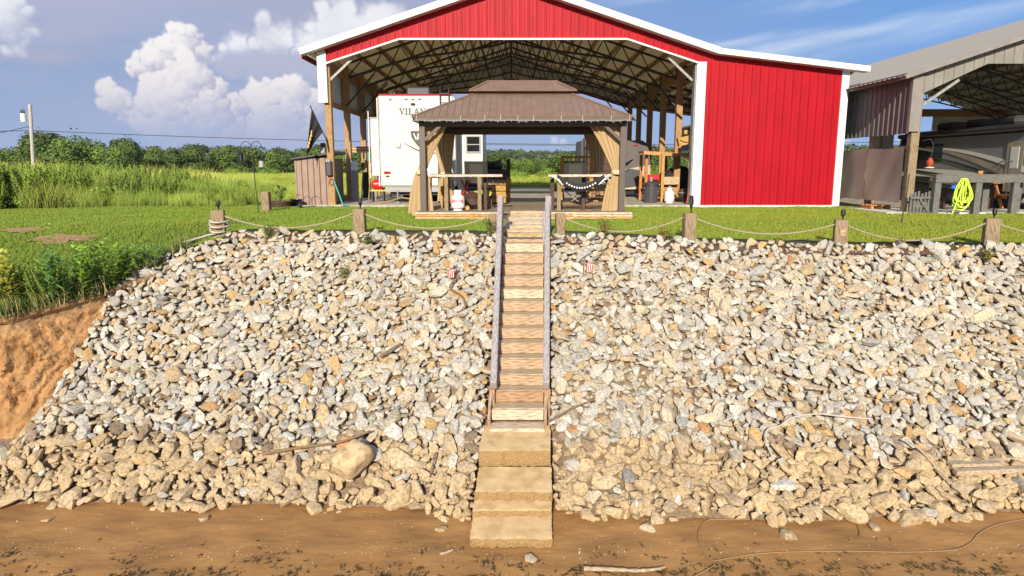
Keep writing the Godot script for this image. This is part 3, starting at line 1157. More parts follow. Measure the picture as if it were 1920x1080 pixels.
func make_grass() -> void:
	var r := RandomNumberGenerator.new()
	r.seed = 99
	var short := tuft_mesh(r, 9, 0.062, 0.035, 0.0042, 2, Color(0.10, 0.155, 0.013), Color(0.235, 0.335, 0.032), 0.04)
	var spots := []
	var pn := FastNoiseLite.new()
	pn.seed = 8
	pn.frequency = 0.35
	pn.fractal_octaves = 3
	while spots.size() < 125000:
		var d := lerpf(8.0, 20.6, pow(r.randf(), 1.15))
		var x := r.randf_range(-0.82, 0.82) * d
		var e := interp(EDGE_D, x)
		if d < e + 0.3 and x > -4.9 or d < e + 0.02:
			continue
		if d > 19.55 and x > -5.4 and x < 9.3:
			continue
		if d > 14.75 and x > -2.05 and x < 2.55 or absf(x - stair_x(d)) < 0.36 and d > 11.0 and d < 14.8 or d > 16.9 and x > 9.6:
			continue
		# two bare patches of earth on the left
		if Vector2((x + 9.1) * 0.8, d - 12.7).length() < 0.26 + pn.get_noise_2d(x * 6.0, d * 6.0) * 0.3 or Vector2((x + 7.95) * 0.55, (d - 12.1) * 1.1).length() < 0.26 + pn.get_noise_2d(x * 6.0, d * 6.0) * 0.3:
			continue
		var n := pn.get_noise_2d(x, d)
		var yel := clampf((x + 1.0) / 9.0, 0.0, 1.0)
		var c := Color(1, 1, 1).lerp(Color(1.35, 1.04, 0.9), clampf(yel * 0.85 + n * 0.7, 0.0, 1.0)) * r.randf_range(0.75, 1.2)
		spots.append([Vector3(x, lawn_y(x, d) - 0.004, -d), r.randf_range(-1.35, 1.35), r.randf_range(0.6, 1.25), c])
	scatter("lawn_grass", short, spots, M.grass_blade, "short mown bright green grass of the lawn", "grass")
	# rough herbage on the lip of the clay bank
	var rough := tuft_mesh(r, 26, 0.30, 0.12, 0.007, 3, Color(0.05, 0.085, 0.012), Color(0.15, 0.22, 0.03), 0.12)
	spots = []
	while spots.size() < 1000:
		var x := r.randf_range(-10.0, -5.35)
		var e := interp(EDGE_D, x)
		var d := e + absf(r.randfn()) * 0.42 - 0.03
		if x > -6.0 and r.randf() < 0.55:
			continue
		spots.append([Vector3(x, lawn_y(x, d) - 0.02, -d), r.randf_range(-1.35, 1.35), r.randf_range(0.4, 1.1), Color(1, 1, 1) * r.randf_range(0.7, 1.2)])
	scatter("bank_edge_grass", rough, spots, M.weed_blade, "rough grass hanging over the lip of the clay bank", "grass")
	# tall growth behind the lawn on the left, and the open field
	var tall := tuft_mesh(r, 34, 1.15, 0.26, 0.0085, 4, Color(0.10, 0.15, 0.016), Color(0.36, 0.48, 0.07), 0.05)
	spots = []
	while spots.size() < 11000:
		var d := 18.6 + pow(r.randf(), 1.3) * 15.0
		var x := r.randf_range(-0.95, -0.30) * d
		var edge := interp([[-20.0, 17.0], [-14.0, 17.4], [-12.5, 18.9], [-11.0, 19.6], [-6.0, 19.9]], x)
		if d < edge + pn.get_noise_1d(x * 3.0) * 0.5:
			continue
		var n := pn.get_noise_2d(x * 0.7, d * 0.7)
		if n < -0.3 and r.randf() < 0.6:
			continue
		var hh := interp([[-16.0, 0.9], [-12.5, 0.8], [-10.6, 0.45], [-8.5, 0.30], [-6.0, 0.26]], x) * (0.85 + n * 0.9) * r.randf_range(0.5, 1.2)
		var straw := smoothstep(-11.5, -14.0, x) * smoothstep(0.0, 0.35, n + 0.12)
		var c := Color(1, 1, 1).lerp(Color(1.7, 1.15, 1.7), straw * 0.8) * r.randf_range(0.7, 1.15) * clampf(1.0 + n * 0.8, 0.78, 1.3)
		spots.append([Vector3(x, lawn_y(x, d) * (1.0 if d < 21.0 else 0.0) - 0.03, -d), r.randf_range(-1.35, 1.35), hh, c])
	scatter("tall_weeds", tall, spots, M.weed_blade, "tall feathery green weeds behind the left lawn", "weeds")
	var bush := crown_mesh(r, 520, 9, Vector3(0.5, 0.42, 0.45), 0.045, Color(0.18, 0.27, 0.036))
	spots = []
	while spots.size() < 320:
		var d := 18.2 + pow(r.randf(), 1.4) * 11.0
		var x := r.randf_range(-0.95, -0.36) * d
		if d < interp([[-20.0, 17.2], [-14.0, 17.7], [-12.5, 19.2], [-11.0, 19.9], [-6.0, 20.3]], x):
			continue
		var k := interp([[-12.0, 1.0], [-10.0, 0.6], [-7.0, 0.4]], x)
		spots.append([Vector3(x, lawn_y(x, d) * (1.0 if d < 21.0 else 0.0) - 0.1, -d), r.randf() * TAU, r.randf_range(0.55, 1.25) * k, Color(1, 1, 1) * r.randf_range(0.8, 1.4)])
	scatter("weed_bushes", bush, spots, M.weed_blade, "leafy bushy weeds mixed into the tall left growth", "weeds")
	var sv := PackedVector3Array()
	var sn := PackedVector3Array()
	var sc := PackedColorArray()
	for k in 3:
		var root := Vector3(r.randfn() * 0.08, 0, r.randfn() * 0.08)
		var hh := r.randf_range(0.75, 1.0)
		blade(sv, sn, sc, root, Vector3(r.randfn() * 0.1, 0, r.randfn() * 0.1), hh, 0.006, 3, Color(0.10, 0.13, 0.03), Color(0.14, 0.17, 0.04), Vector3.RIGHT)
		for i in 46:
			var t := 0.25 + 0.75 * i / 46.0
			var b := i * 2.4
			var p := root + Vector3(0, hh * t, 0)
			blade(sv, sn, sc, p, Vector3(cos(b), -0.1, sin(b)) * 0.17 * (1.15 - 0.7 * t), 0.09, 0.016, 2, Color(0.11, 0.17, 0.02), Color(0.27, 0.37, 0.045), Vector3(-sin(b), 0, cos(b)))
	var stalk := array_mesh(sv, sn, sc)
	spots = []
	while spots.size() < 2400:
		var d := 18.0 + pow(r.randf(), 1.6) * 9.0
		var x := r.randf_range(-0.95, -0.33) * d
		if d < interp([[-20.0, 17.2], [-14.0, 17.6], [-12.5, 19.1], [-11.0, 19.8], [-6.0, 20.1]], x):
			continue
		var n := pn.get_noise_2d(x * 0.9 + 40.0, d * 0.9)
		if n < -0.05 and r.randf() < 0.75:
			continue
		spots.append([Vector3(x, lawn_y(x, d) * (1.0 if d < 21.0 else 0.0) - 0.03, -d), r.randf_range(-1.35, 1.35), interp([[-14.0, 1.15], [-12.0, 1.05], [-10.2, 0.5], [-6.0, 0.3]], x) * r.randf_range(0.6, 1.15), Color(1, 1, 1) * r.randf_range(0.65, 1.35)])
	for i in 110:
		var x := r.randf_range(-9.5, -5.75)
		var d := interp(EDGE_D, x) + absf(r.randfn()) * 0.35 - 0.02
		spots.append([Vector3(x, lawn_y(x, d) - 0.03, -d), r.randf_range(-1.35, 1.35), r.randf_range(0.3, 0.72) * smoothstep(-5.3, -6.6, x), Color(1, 1, 1) * r.randf_range(0.8, 1.4)])
	scatter("leafy_stalks", stalk, spots, M.weed_blade, "leafy upright weed stalks rising out of the tall left growth", "weeds")
	var mead := tuft_mesh(r, 18, 0.42, 0.30, 0.016, 3, Color(0.10, 0.14, 0.015), Color(0.32, 0.40, 0.05), 0.05)
	spots = []
	while spots.size() < 42000:
		var d := 20.6 + pow(r.randf(), 1.5) * 72.0
		var x := r.randf_range(-0.82, 0.82) * d
		if d < 31.5 and x > -5.6:
			continue
		if d < 45.0 and x > 9.0:
			continue
		var n := pn.get_noise_2d(x * 0.12, d * 0.5)
		var c := Color(1, 1, 1).lerp(Color(1.2, 1.08, 1.0), clampf(n + 0.5, 0.0, 1.0)) * r.randf_range(0.8, 1.15)
		if absf(d - 42.0 + n * 2.0) < 1.3 and r.randf() < 0.75:
			c = Color(0.72, 0.42, 0.6)
		spots.append([Vector3(x, -0.08, -d), r.randf_range(-1.35, 1.35), r.randf_range(0.6, 1.2) * (1.0 if d < 50.0 else 1.5), c])
	scatter("field_grass", mead, spots, M.weed_blade, "open meadow of bright yellow-green grass behind the lawn", "grass")

# leafy upright weed, one thing
func weed(at: Vector3, h: float, n: int, label: String, tint: Color, r: RandomNumberGenerator) -> void:
	var o := thing("leafy_weed", label, "weed", at, 0.0, "leafy weeds on the lip of the clay bank")
	var vs := PackedVector3Array()
	var ns := PackedVector3Array()
	var cs := PackedColorArray()
	for k in n:
		var st := S()
		var a := r.randf() * TAU
		var root := at + Vector3(cos(a), 0, sin(a)) * r.randf() * 0.16
		var hh := h * r.randf_range(0.7, 1.0)
		var top := root + Vector3(r.randfn() * 0.09, 1.0, r.randfn() * 0.09) * hh
		tube(st, [root, root.lerp(top, 0.5) + Vector3(r.randfn(), 0, r.randfn()) * 0.01, top], [0.005, 0.004, 0.002], 5)
		obj("stem", st, M.leaf_stem, o)
		var leaves := int(hh * 40.0)
		for i in leaves:
			var t := 0.12 + 0.88 * float(i) / leaves
			var p := root.lerp(top, t)
			var b := i * 2.4 + k
			var out := Vector3(cos(b), 0, sin(b))
			var ln := 0.21 * (1.0 - 0.5 * t) * r.randf_range(0.7, 1.2)
			var side := out.cross(Vector3.UP) * 0.026
			var e := p + out * ln + Vector3.UP * ln * r.randf_range(0.0, 0.7)
			var m := p.lerp(e, 0.45) + Vector3.UP * 0.012
			var nn := (e - p).cross(side).normalized()
			if nn.z < 0.0:
				nn = -nn
			nn = (nn + Vector3(0, 0.5, 0.3)).normalized()
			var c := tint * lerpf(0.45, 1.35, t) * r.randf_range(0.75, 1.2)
			leaf_tri(vs, ns, cs, p, m + side, m - side, nn, c, c, c)
			leaf_tri(vs, ns, cs, m + side, e, m - side, nn, c, c, c)
	var l := MeshInstance3D.new()
	l.mesh = array_mesh(vs, ns, cs)
	l.material_override = M.leaf
	put(l, "foliage", o)

func crown_mesh(r: RandomNumberGenerator, n: int, blobs: int, size: Vector3, leaf: float, c: Color) -> ArrayMesh:
	var vs := PackedVector3Array()
	var ns := PackedVector3Array()
	var cs := PackedColorArray()
	var bl := []
	for i in blobs:
		var d := Vector3(r.randfn(), r.randfn() * 0.9 + 0.15, r.randfn()).normalized()
		var rr := r.randf_range(0.5, 0.85)
		bl.append([Vector3(d.x * size.x, d.y * size.y, d.z * size.z) * rr * 0.8 + Vector3(0, size.y * 0.95, 0), r.randf_range(0.26, 0.5) * size.x, r.randf_range(0.72, 1.25)])
	for i in n:
		var b = bl[i % blobs]
		var d := Vector3(r.randfn(), r.randfn(), r.randfn()).normalized()
		var p: Vector3 = b[0] + d * b[1] * pow(r.randf(), 0.33) * Vector3(1, 0.8, 1)
		if r.randf() < 0.04:
			p += d * b[1] * 0.35
		var out := (p - Vector3(0, size.y * 0.8, 0)).normalized()
		var nn := (Vector3(r.randfn(), r.randfn(), r.randfn()).normalized() + d * 1.2 + Vector3.UP * 0.3).normalized()
		var u := nn.cross(Vector3(r.randfn(), r.randfn(), r.randfn())).normalized()
		var v := nn.cross(u)
		var s := leaf * r.randf_range(0.6, 1.3)
		var sn := (nn + d * 1.2 + out * 0.6).normalized()
		var cc: Color = c * r.randf_range(0.7, 1.3) * float(b[2])
		var q := [p - u * s, p + v * s * 0.6, p + u * s, p - v * s * 0.6]
		leaf_tri(vs, ns, cs, q[0], q[1], q[2], sn, cc, cc, cc)
		leaf_tri(vs, ns, cs, q[0], q[2], q[3], sn, cc, cc, cc)
	return array_mesh(vs, ns, cs)

func make_tree(r: RandomNumberGenerator, called: String, size: Vector3, c: Color, n: int, leaf: float) -> Node3D:
	var o := thing(called, "", "tree", Vector3.ZERO, 0.0, "")
	var st := S()
	tube(st, [Vector3(0, -0.3, 0), Vector3(0.05, size.y * 0.5, 0), Vector3(0, size.y * 1.3, 0.05)], [0.16, 0.12, 0.04], 8)
	for i in 6:
		var a := i * 1.1
		var y := size.y * (0.35 + 0.12 * i)
		tube(st, [Vector3(0, y, 0), Vector3(cos(a) * size.x * 0.45, y + size.y * 0.25, sin(a) * size.z * 0.45), Vector3(cos(a) * size.x * 0.75, y + size.y * 0.4, sin(a) * size.z * 0.75)], [0.08, 0.05, 0.02], 6)
	obj("trunk", st, M.bark, o, true)
	var l := MeshInstance3D.new()
	l.mesh = crown_mesh(r, n, 22, size, leaf, c)
	l.material_override = M.leaf
	put(l, "crown", o, true)
	return o

func make_trees() -> void:
	var r := RandomNumberGenerator.new()
	r.seed = 515
	mat("leaf_stem", lin(0.10, 0.14, 0.03), 0.8)
	var dark := Color(0.075, 0.125, 0.02)
	var lime := Color(0.16, 0.25, 0.03)
	var protos := [
		make_tree(r, "field_tree", Vector3(2.3, 2.4, 2.0), dark, 7000, 0.115),
		make_tree(r, "field_tree", Vector3(1.9, 2.0, 1.9), Color(0.09, 0.15, 0.022), 6500, 0.115),
		make_tree(r, "field_tree", Vector3(2.7, 2.1, 2.2), Color(0.115, 0.19, 0.025), 7000, 0.12),
		make_tree(r, "field_shrub", Vector3(2.2, 1.0, 1.8), lime, 4500, 0.10),
		make_tree(r, "field_tree", Vector3(1.7, 2.3, 1.7), Color(0.075, 0.13, 0.022), 6000, 0.11)]
	var place := [
		# x, depth, which, scale, label
		[-65.0, 86.0, 2, 0.85, "mid-green tree at the far left end of the field treeline"],
		[-61.5, 87.0, 1, 0.9, "rounded tree second from the left end of the treeline"],
		[-57.2, 85.0, 0, 1.06, "tallest dark tree directly behind the utility pole"],
		[-54.5, 84.0, 4, 1.02, "dark tree just right of the utility pole"],
		[-51.0, 82.0, 2, 1.0, "broad light-green tree second right of the utility pole"],
		[-47.8, 86.0, 0, 0.92, "dark tree third right of the utility pole"],
		[-44.6, 92.0, 4, 0.85, "narrow dark tree fourth right of the utility pole"],
		[-45.8, 80.0, 2, 0.8, "low light-green tree in front of the narrow dark tree"],
		[-48.5, 94.0, 1, 0.95, "tree set back behind the gap right of the pole"],
		[-42.0, 93.0, 0, 0.82, "dark bushy tree fifth right of the utility pole"],
		[-39.2, 95.0, 1, 0.95, "round tree behind the left lantern of the garden hook"],
		[-36.4, 94.0, 0, 0.82, "dark tree directly behind the garden hook"],
		[-33.6, 95.0, 2, 0.9, "wide tree behind the right lantern of the garden hook"],
		[-31.0, 94.0, 4, 0.85, "dark tree between the garden hook and the brown shed"],
		[-28.4, 96.0, 1, 0.9, "tree half hidden behind the black flag"],
		[-26.0, 95.0, 0, 0.8, "dark tree just left of the barn's corner post"],
		[-23.2, 95.0, 2, 0.8, "tree seen between the first two barn posts"],
		[-20.4, 96.0, 1, 0.8, "tree seen left of the white camper"],
		[-68.5, 88.0, 0, 0.9, "dark tree cut by the left edge of the view"],
		[-1.3, 62.0, 0, 0.60, "dark green tree left of centre behind the gazebo"],
		[1.3, 70.0, 2, 0.62, "light green tree second behind the gazebo opening"],
		[3.6, 72.0, 1, 0.66, "rounded tree third behind the gazebo opening"],
		[5.9, 70.0, 2, 0.72, "bright tree right of centre behind the gazebo"],
		[8.4, 74.0, 1, 0.7, "tree behind the dark trailer's end"],
		[15.5, 80.0, 2, 0.75, "tree seen past the orange workbench"],
		[19.0, 82.0, 1, 0.8, "tree seen behind the covered grill"]]
	var first := {}
	for p in place:
		var o: Node3D = protos[p[2]]
		if first.has(p[2]):
			o = copy(o, p[4], "trees along the far side of the field")
		else:
			first[p[2]] = true
			tag(o, p[4], "tree", "trees along the far side of the field")
		var big := 1.28 if p[1] > 79.0 else 1.0
		o.transform = Transform3D(Basis(Vector3.UP, r.randf() * TAU).scaled(Vector3(p[3] * big * 1.08, p[3] * big * r.randf_range(0.92, 1.05), p[3] * big)), Vector3(p[0], -0.1, -p[1]))
	var shrubs := [
		[-44.0, 74.0, 0.75, "lime green shrub mound in front of the treeline, left of centre gap"], [-40.5, 78.0, 0.6, "low lime shrub before the dark bushy tree"], [-37.0, 80.0, 0.55, "small lime shrub under the round treeline tree"], [-33.0, 82.0, 0.6, "lime shrub below the garden hook's right lantern"], [-48.5, 70.0, 0.7, "lime shrub right of the pole among tall weeds"], [-29.5, 84.0, 0.55, "small lime shrub left of the brown shed"],
		[0.3, 56.0, 0.5, "light green shrub in front of the trees behind the gazebo"], [2.9, 58.0, 0.55, "wide light green shrub at the middle of the gazebo opening"], [5.2, 56.0, 0.55, "light green shrub left of the wooden chair back"], [12.5, 66.0, 0.8, "pale green shrub behind the orange workbench"]]
	for i in shrubs.size():
		var p = shrubs[i]
		var o: Node3D = protos[3]
		if i > 0:
			o = copy(o, p[3], "shrubs before the treeline")
		else:
			tag(o, p[3], "shrub", "shrubs before the treeline")
		o.set_meta("category", "shrub")
		o.transform = Transform3D(Basis(Vector3.UP, r.randf() * TAU).scaled(Vector3(p[2] * 1.3, p[2], p[2])), Vector3(p[0], -0.1, -p[1]))
	var low := crown_mesh(r, 2200, 12, Vector3(1.9, 1.3, 1.6), 0.115, Color(0.085, 0.14, 0.022))
	var und := []
	while und.size() < 150:
		var d := r.randf_range(94.0, 108.0)
		var x := r.randf_range(-0.82, -0.16) * d
		und.append([Vector3(x, -0.2, -d), r.randf() * TAU, r.randf_range(0.8, 1.6), Color(1, 1, 1) * r.randf_range(0.6, 1.25)])
	for i in 60:
		var d := r.randf_range(72.0, 88.0)
		und.append([Vector3(r.randf_range(-0.1, 0.35) * d, -0.2, -d), r.randf() * TAU, r.randf_range(0.6, 1.0), Color(1, 1, 1) * r.randf_range(0.7, 1.5)])
	scatter("treeline_undergrowth", low, und, M.leaf, "dense bushy undergrowth filling in behind the field's trees", "undergrowth")
	# wooded hills
	var hn := FastNoiseLite.new()
	hn.seed = 31
	hn.frequency = 0.006
	var hy := func(x: float, d: float) -> float:
		var t := smoothstep(230.0, 470.0, d)
		var top := 1.5 + 6.0 * smoothstep(-200.0, -60.0, x) + 3.0 * smoothstep(20.0, 90.0, x) + hn.get_noise_2d(x, 0.0) * 3.0
		return t * top - 0.3
	var st := S()
	sheet(st, grid(steps(-700.0, 700.0, 60), func(x, t):
		var d := lerpf(225.0, 800.0, t)
		return Vector3(x, hy.call(x, d), -d), 14))
	struct("hills", st, M.field)
	var canopy := crown_mesh(r, 260, 9, Vector3(3.6, 2.6, 3.6), 0.62, Color(0.085, 0.13, 0.03))
	var spots := []
	while spots.size() < 4200:
		var d := 235.0 + pow(r.randf(), 0.9) * 260.0
		var x := r.randf_range(-1.35, 1.35) * d
		spots.append([Vector3(x, hy.call(x, d) - 1.0, -d), r.randf() * TAU, r.randf_range(0.7, 1.35), Color(1, 1, 1) * r.randf_range(0.65, 1.3)])
	scatter("hill_forest", canopy, spots, M.leaf, "distant continuous forest covering the low hills", "forest")
	# weeds by the clay bank
	var wl := ["tall single weed stalk standing before the bare earth patch", "bushy dark weed clump at the left edge of the view", "broad weed with narrow drooping leaves on the bank lip", "tall weed clump leaning over the clay bank", "weed right of the leaning clump on the bank lip", "short weed near the right end of the clay bank", "yellowish weed at the far left", "weed behind the broad drooping weed", "low weed beside the bare earth", "slender weed at the bank lip between two clumps", "dark weed at the lip nearest the rocks"]
	var wp := [[-7.15, 10.85, 0.85, 1], [-6.75, 8.95, 0.72, 8], [-6.3, 9.33, 0.66, 7], [-6.12, 9.62, 0.62, 6], [-5.98, 9.9, 0.68, 6], [-5.68, 10.55, 0.36, 5], [-6.95, 9.15, 0.62, 7], [-6.55, 9.5, 0.55, 6], [-6.6, 10.4, 0.34, 4], [-6.2, 10.1, 0.45, 4], [-5.82, 10.25, 0.46, 6]]
	for i in wp.size():
		var q = wp[i]
		weed(Vector3(q[0], lawn_y(q[0], q[1]) - 0.02, -q[1]), q[2] * 1.2, q[3] + 3 if i > 0 else 1, wl[i], [Color(0.15, 0.28, 0.03), Color(0.32, 0.34, 0.045), Color(0.11, 0.24, 0.05), Color(0.19, 0.33, 0.035)][1 if i in [1, 6] else 2 if i % 3 == 2 else 3], r)

func make_pole() -> void:
	var o := thing("utility_pole", "pale wooden utility pole with transformer above the left weeds", "utility pole", Vector3(-41.5, 0, -60))
	plank(o, "shaft", Vector3(-41.5, -0.5, -60), Vector3(-41.05, 6.45, -60), 0.26, 0.26, M.pole_wood, 0.09)
	var st := S()
	lathe(st, [Vector2(0, 0), Vector2(0.22, 0.0), Vector2(0.22, 0.62), Vector2(0.16, 0.7), Vector2(0, 0.7)], Vector3(-41.6, 4.95, -59.8), 14)
	obj("transformer", st, M.tank_white, o)
	st = S()
	for x in [-0.1, 0.1]:
		lathe(st, [Vector2(0, 0), Vector2(0.06, 0), Vector2(0.08, 0.15), Vector2(0.04, 0.35), Vector2(0, 0.36)], Vector3(-41.6 + x, 5.65, -59.8), 8)
	obj("bushing", st, M.black_steel, o)
	st = S()
	bar(st, Vector3(-41.55, 5.3, -59.9), Vector3(-41.1, 5.3, -59.95), 0.08, 0.12)
	obj("bracket", st, M.grey_steel, o)
	for w in [[Vector3(-95, 4.55, -62), Vector3(-41.2, 4.25, -60), 0.4, "power line running left from the utility pole"], [Vector3(-41.2, 4.25, -60), Vector3(40, 3.6, -66), 0.7, "long power line from the utility pole past the barn"], [Vector3(-41.3, 4.6, -60), Vector3(-58, 2.7, -62), 0.35, "drooping service line on the left of the utility pole"], [Vector3(-10, 4.3, -95), Vector3(60, 3.9, -85), 0.3, "upper wire seen through the gazebo opening"], [Vector3(-10, 3.3, -95), Vector3(60, 3.0, -85), 0.3, "lower wire seen through the gazebo opening"]]:
		var pts := []
		for i in 25:
			var t := i / 24.0
			pts.append((w[0] as Vector3).lerp(w[1], t) - Vector3(0, 4.0 * t * (1.0 - t) * w[2], 0))
		st = S()
		tube(st, pts, 0.028, 5)
		tag(obj("power_line", st, M.black_steel), w[3], "cable", "overhead lines")

# ---------- barns ----------
# ribbed sheet metal between x0 and x1, bottom lo(x), top hi(x); along axis u, ribs proud along n
func ribbed(st: SurfaceTool, x0: float, x1: float, lo: Callable, hi: Callable, T: Transform3D, rib := 0.229, proud := 0.022) -> void:
	var xs := []
	var k := floorf(x0 / rib) - 1.0
	while k * rib < x1 + rib:
		for e in [[-0.028, 0.0], [-0.014, 1.0], [0.014, 1.0], [0.028, 0.0], [0.085, 0.0], [0.092, 0.22], [0.104, 0.22], [0.111, 0.0]]:
			xs.append([k * rib + e[0], e[1] * proud])
		k += 1.0
	var ps := []
	for i in xs.size() - 1:
		var a = xs[i]
		var b = xs[i + 1]
		if b[0] <= x0 or a[0] >= x1:
			continue
		if ps.is_empty():
			ps.append([x0, lerpf(a[1], b[1], clampf((x0 - a[0]) / (b[0] - a[0]), 0, 1))])
		if b[0] < x1:
			ps.append(b)
		else:
			ps.append([x1, lerpf(a[1], b[1], clampf((x1 - a[0]) / (b[0] - a[0]), 0, 1))])
	for i in ps.size() - 1:
		var a = ps[i]
		var b = ps[i + 1]
		if b[0] - a[0] < 1e-5:
			continue
		var n := (T.basis * Vector3(-(b[1] - a[1]), 0, b[0] - a[0])).normalized()
		var q := [T * Vector3(a[0], lo.call(a[0]), a[1]), T * Vector3(b[0], lo.call(b[0]), b[1]), T * Vector3(b[0], hi.call(b[0]), b[1]), T * Vector3(a[0], hi.call(a[0]), a[1])]
		tri(st, q[0], q[1], q[2], n)
		tri(st, q[0], q[2], q[3], n)

func roof_y(x: float) -> float:
	var a := 6.06 - 0.322 * absf(x + 0.03)
	if x > 5.6:
		a = 4.247 - 0.115 * (x - 5.6)
	return a

func ribbed_wall(parent: Node3D, called: String, x0: float, x1: float, lo: Callable, hi: Callable, T: Transform3D, m: Material, width := 0.916, back: Material = null) -> void:
	var x := x0
	while x < x1 - 0.01:
		var e := minf(x + width, x1)
		var st := S()
		ribbed(st, x, e, lo, hi, T)
		obj(called, st, m, parent)
		x = e

func truss(parent: Node3D, z: float, half: float, xc: float, top: Callable, bot: Callable, m: Material, n := 9) -> void:
	var t := Node3D.new()
	put(t, "truss", parent)
	for s in [-1.0, 1.0]:
		var tp := []
		var bp := []
		for i in n + 1:
			var x: float = xc + s * half * (1.0 - float(i) / n)
			tp.append(Vector3(x, top.call(x), z))
			var xb: float = xc + s * half * (1.0 - (float(i) + (0.5 if i < n and i > 0 else 0.0)) / n)
			bp.append(Vector3(xb, bot.call(xb), z))
		var st := S()
		bar(st, tp[0], tp[n], 0.06, 0.065)
		obj("top_chord", st, m, t)
		st = S()
		for i in n:
			bar(st, bp[i], bp[i + 1], 0.06, 0.06)
		obj("bottom_chord", st, m, t)
		for i in n:
			for e in [[tp[i], bp[i]], [bp[i], tp[i + 1]]]:
				st = S()
				bar(st, e[0], e[1], 0.034, 0.034)
				obj("web_bar", st, m, t)
	var st := S()
	bar(st, Vector3(xc, top.call(xc), z), Vector3(xc, bot.call(xc), z), 0.07, 0.09)
	obj("king_post", st, m, t)

func make_red_barn() -> void:
	var o := thing("red_barn", "open-fronted red metal pole barn with white trim and lean-to", "barn", Vector3(0, 0, -19.6))
	var zf := -19.58
	var lo := func(x: float) -> float:
		if x > 5.1:
			return 0.06
		return interp([[-5.2, 3.94], [-3.07, 4.60], [3.14, 4.60], [5.1, 3.97]], x)
	var hi := func(x: float) -> float: return roof_y(x) - 0.03
	ribbed_wall(o, "wall_panel", -5.14, 5.1, lo, hi, Transform3D(Basis(), Vector3(0, 0, zf)), M.red_metal)
	ribbed_wall(o, "wall_panel", 5.1, 9.14, lo, hi, Transform3D(Basis(), Vector3(0, 0, zf)), M.red_metal)
	# framing board behind the sheets
	plank(o, "girt", Vector3(-3.0, 4.72, zf - 0.09), Vector3(3.1, 4.72, zf - 0.09), 0.05, 0.2, M.wood_barn)
	for y in [0.35, 1.4, 2.5, 3.5]:
		plank(o, "girt", Vector3(5.2, y, zf - 0.07), Vector3(9.1, y, zf - 0.07), 0.1, 0.09, M.wood_barn)
	# white trim
	var W: Material = M.white_metal
	plank(o, "rake_trim", Vector3(-5.74, roof_y(-5.74) - 0.02, -19.40), Vector3(-0.03, 6.06 - 0.02, -19.40), 0.30, 0.17, W)
	plank(o, "rake_trim", Vector3(-0.03, 6.06 - 0.02, -19.401), Vector3(5.62, roof_y(5.6) - 0.02, -19.401), 0.30, 0.17, W)
	plank(o, "rake_trim", Vector3(5.58, 4.245 - 0.02, -19.404), Vector3(9.72, roof_y(9.72) - 0.02, -19.404), 0.30, 0.15, W)
	for s in [[-5.12, 3.935, -3.07, 4.575], [-3.07, 4.575, 3.14, 4.575], [3.14, 4.575, 5.14, 3.945]]:
		plank(o, "opening_trim", Vector3(s[0], s[1], -19.56), Vector3(s[2], s[3], -19.56), 0.09, 0.045, W, 0.003)
	block(o, "corner_trim", Vector3(-5.23, 3.56, -19.60), Vector3(0.25, 1.34, 0.14), W)
	block(o, "jamb_trim", Vector3(5.22, 2.0, -19.6), Vector3(0.26, 3.96, 0.12), W)
	block(o, "jamb_return", Vector3(5.075, 1.98, -19.75), Vector3(0.03, 3.9, 0.26), M.grey_steel)
	block(o, "corner_trim", Vector3(9.2, 1.9, -19.60), Vector3(0.2, 3.72, 0.13), W)
	block(o, "base_trim", Vector3(7.2, 0.03, -19.55), Vector3(3.8, 0.05, 0.05), W, 0.002)
	# posts
	for d in [19.75, 21.9, 24.2, 26.5, 28.8, 31.0]:
		plank(o, "post", Vector3(-5.14, -0.1, -d), Vector3(-5.14, roof_y(-5.14) - 0.2, -d), 0.18, 0.18, M.wood_barn, 0.01)
		if d > 20.0:
			plank(o, "post", Vector3(5.2, -0.1, -d), Vector3(5.2, roof_y(5.2) - 0.2, -d), 0.19, 0.19, M.wood_barn, 0.01)
			plank(o, "post", Vector3(9.2, -0.1, -d), Vector3(9.2, roof_y(9.2) - 0.2, -d), 0.17, 0.17, M.wood_barn, 0.01)
	# left side wall strip with its girt, seen from inside
	ribbed_wall(o, "side_panel", 19.62, 31.2, func(_x): return 2.9, func(_x): return 4.25, Transform3D(Basis(Vector3(0, 0, -1), Vector3.UP, Vector3.RIGHT), Vector3(-5.30, 0, 0)), M.galvalume)
	plank(o, "girt", Vector3(-5.22, 2.92, -19.9), Vector3(-5.22, 2.92, -31.1), 0.05, 0.15, M.wood_barn)
	plank(o, "header", Vector3(-5.22, 3.95, -19.9), Vector3(-5.22, 3.95, -31.1), 0.06, 0.28, M.wood_barn)
	plank(o, "header", Vector3(5.2, 3.88, -19.8), Vector3(5.2, 3.88, -31.1), 0.06, 0.28, M.wood_barn)
	plank(o, "header", Vector3(9.2, 3.45, -19.8), Vector3(9.2, 3.45, -31.1), 0.06, 0.25, M.wood_barn)
	# back gable
	var blo := func(x: float) -> float:
		return interp([[-5.2, 3.72], [-3.1, 4.38], [3.1, 4.38], [5.2, 3.74], [5.4, 3.7], [9.3, 3.2]], x)
	ribbed_wall(o, "back_panel", -5.2, 9.2, blo, func(x): return roof_y(x) + 0.025, Transform3D(Basis(), Vector3(0, 0, -31.25)), M.galvalume)
	plank(o, "back_trim", Vector3(-3.1, 4.36, -31.2), Vector3(3.1, 4.36, -31.2), 0.06, 0.07, M.red_metal)
	plank(o, "back_trim", Vector3(3.1, 4.36, -31.2), Vector3(5.2, 3.72, -31.2), 0.06, 0.07, M.red_metal)
	plank(o, "back_trim", Vector3(-5.2, 3.70, -31.2), Vector3(-3.1, 4.36, -31.2), 0.06, 0.07, M.red_metal)
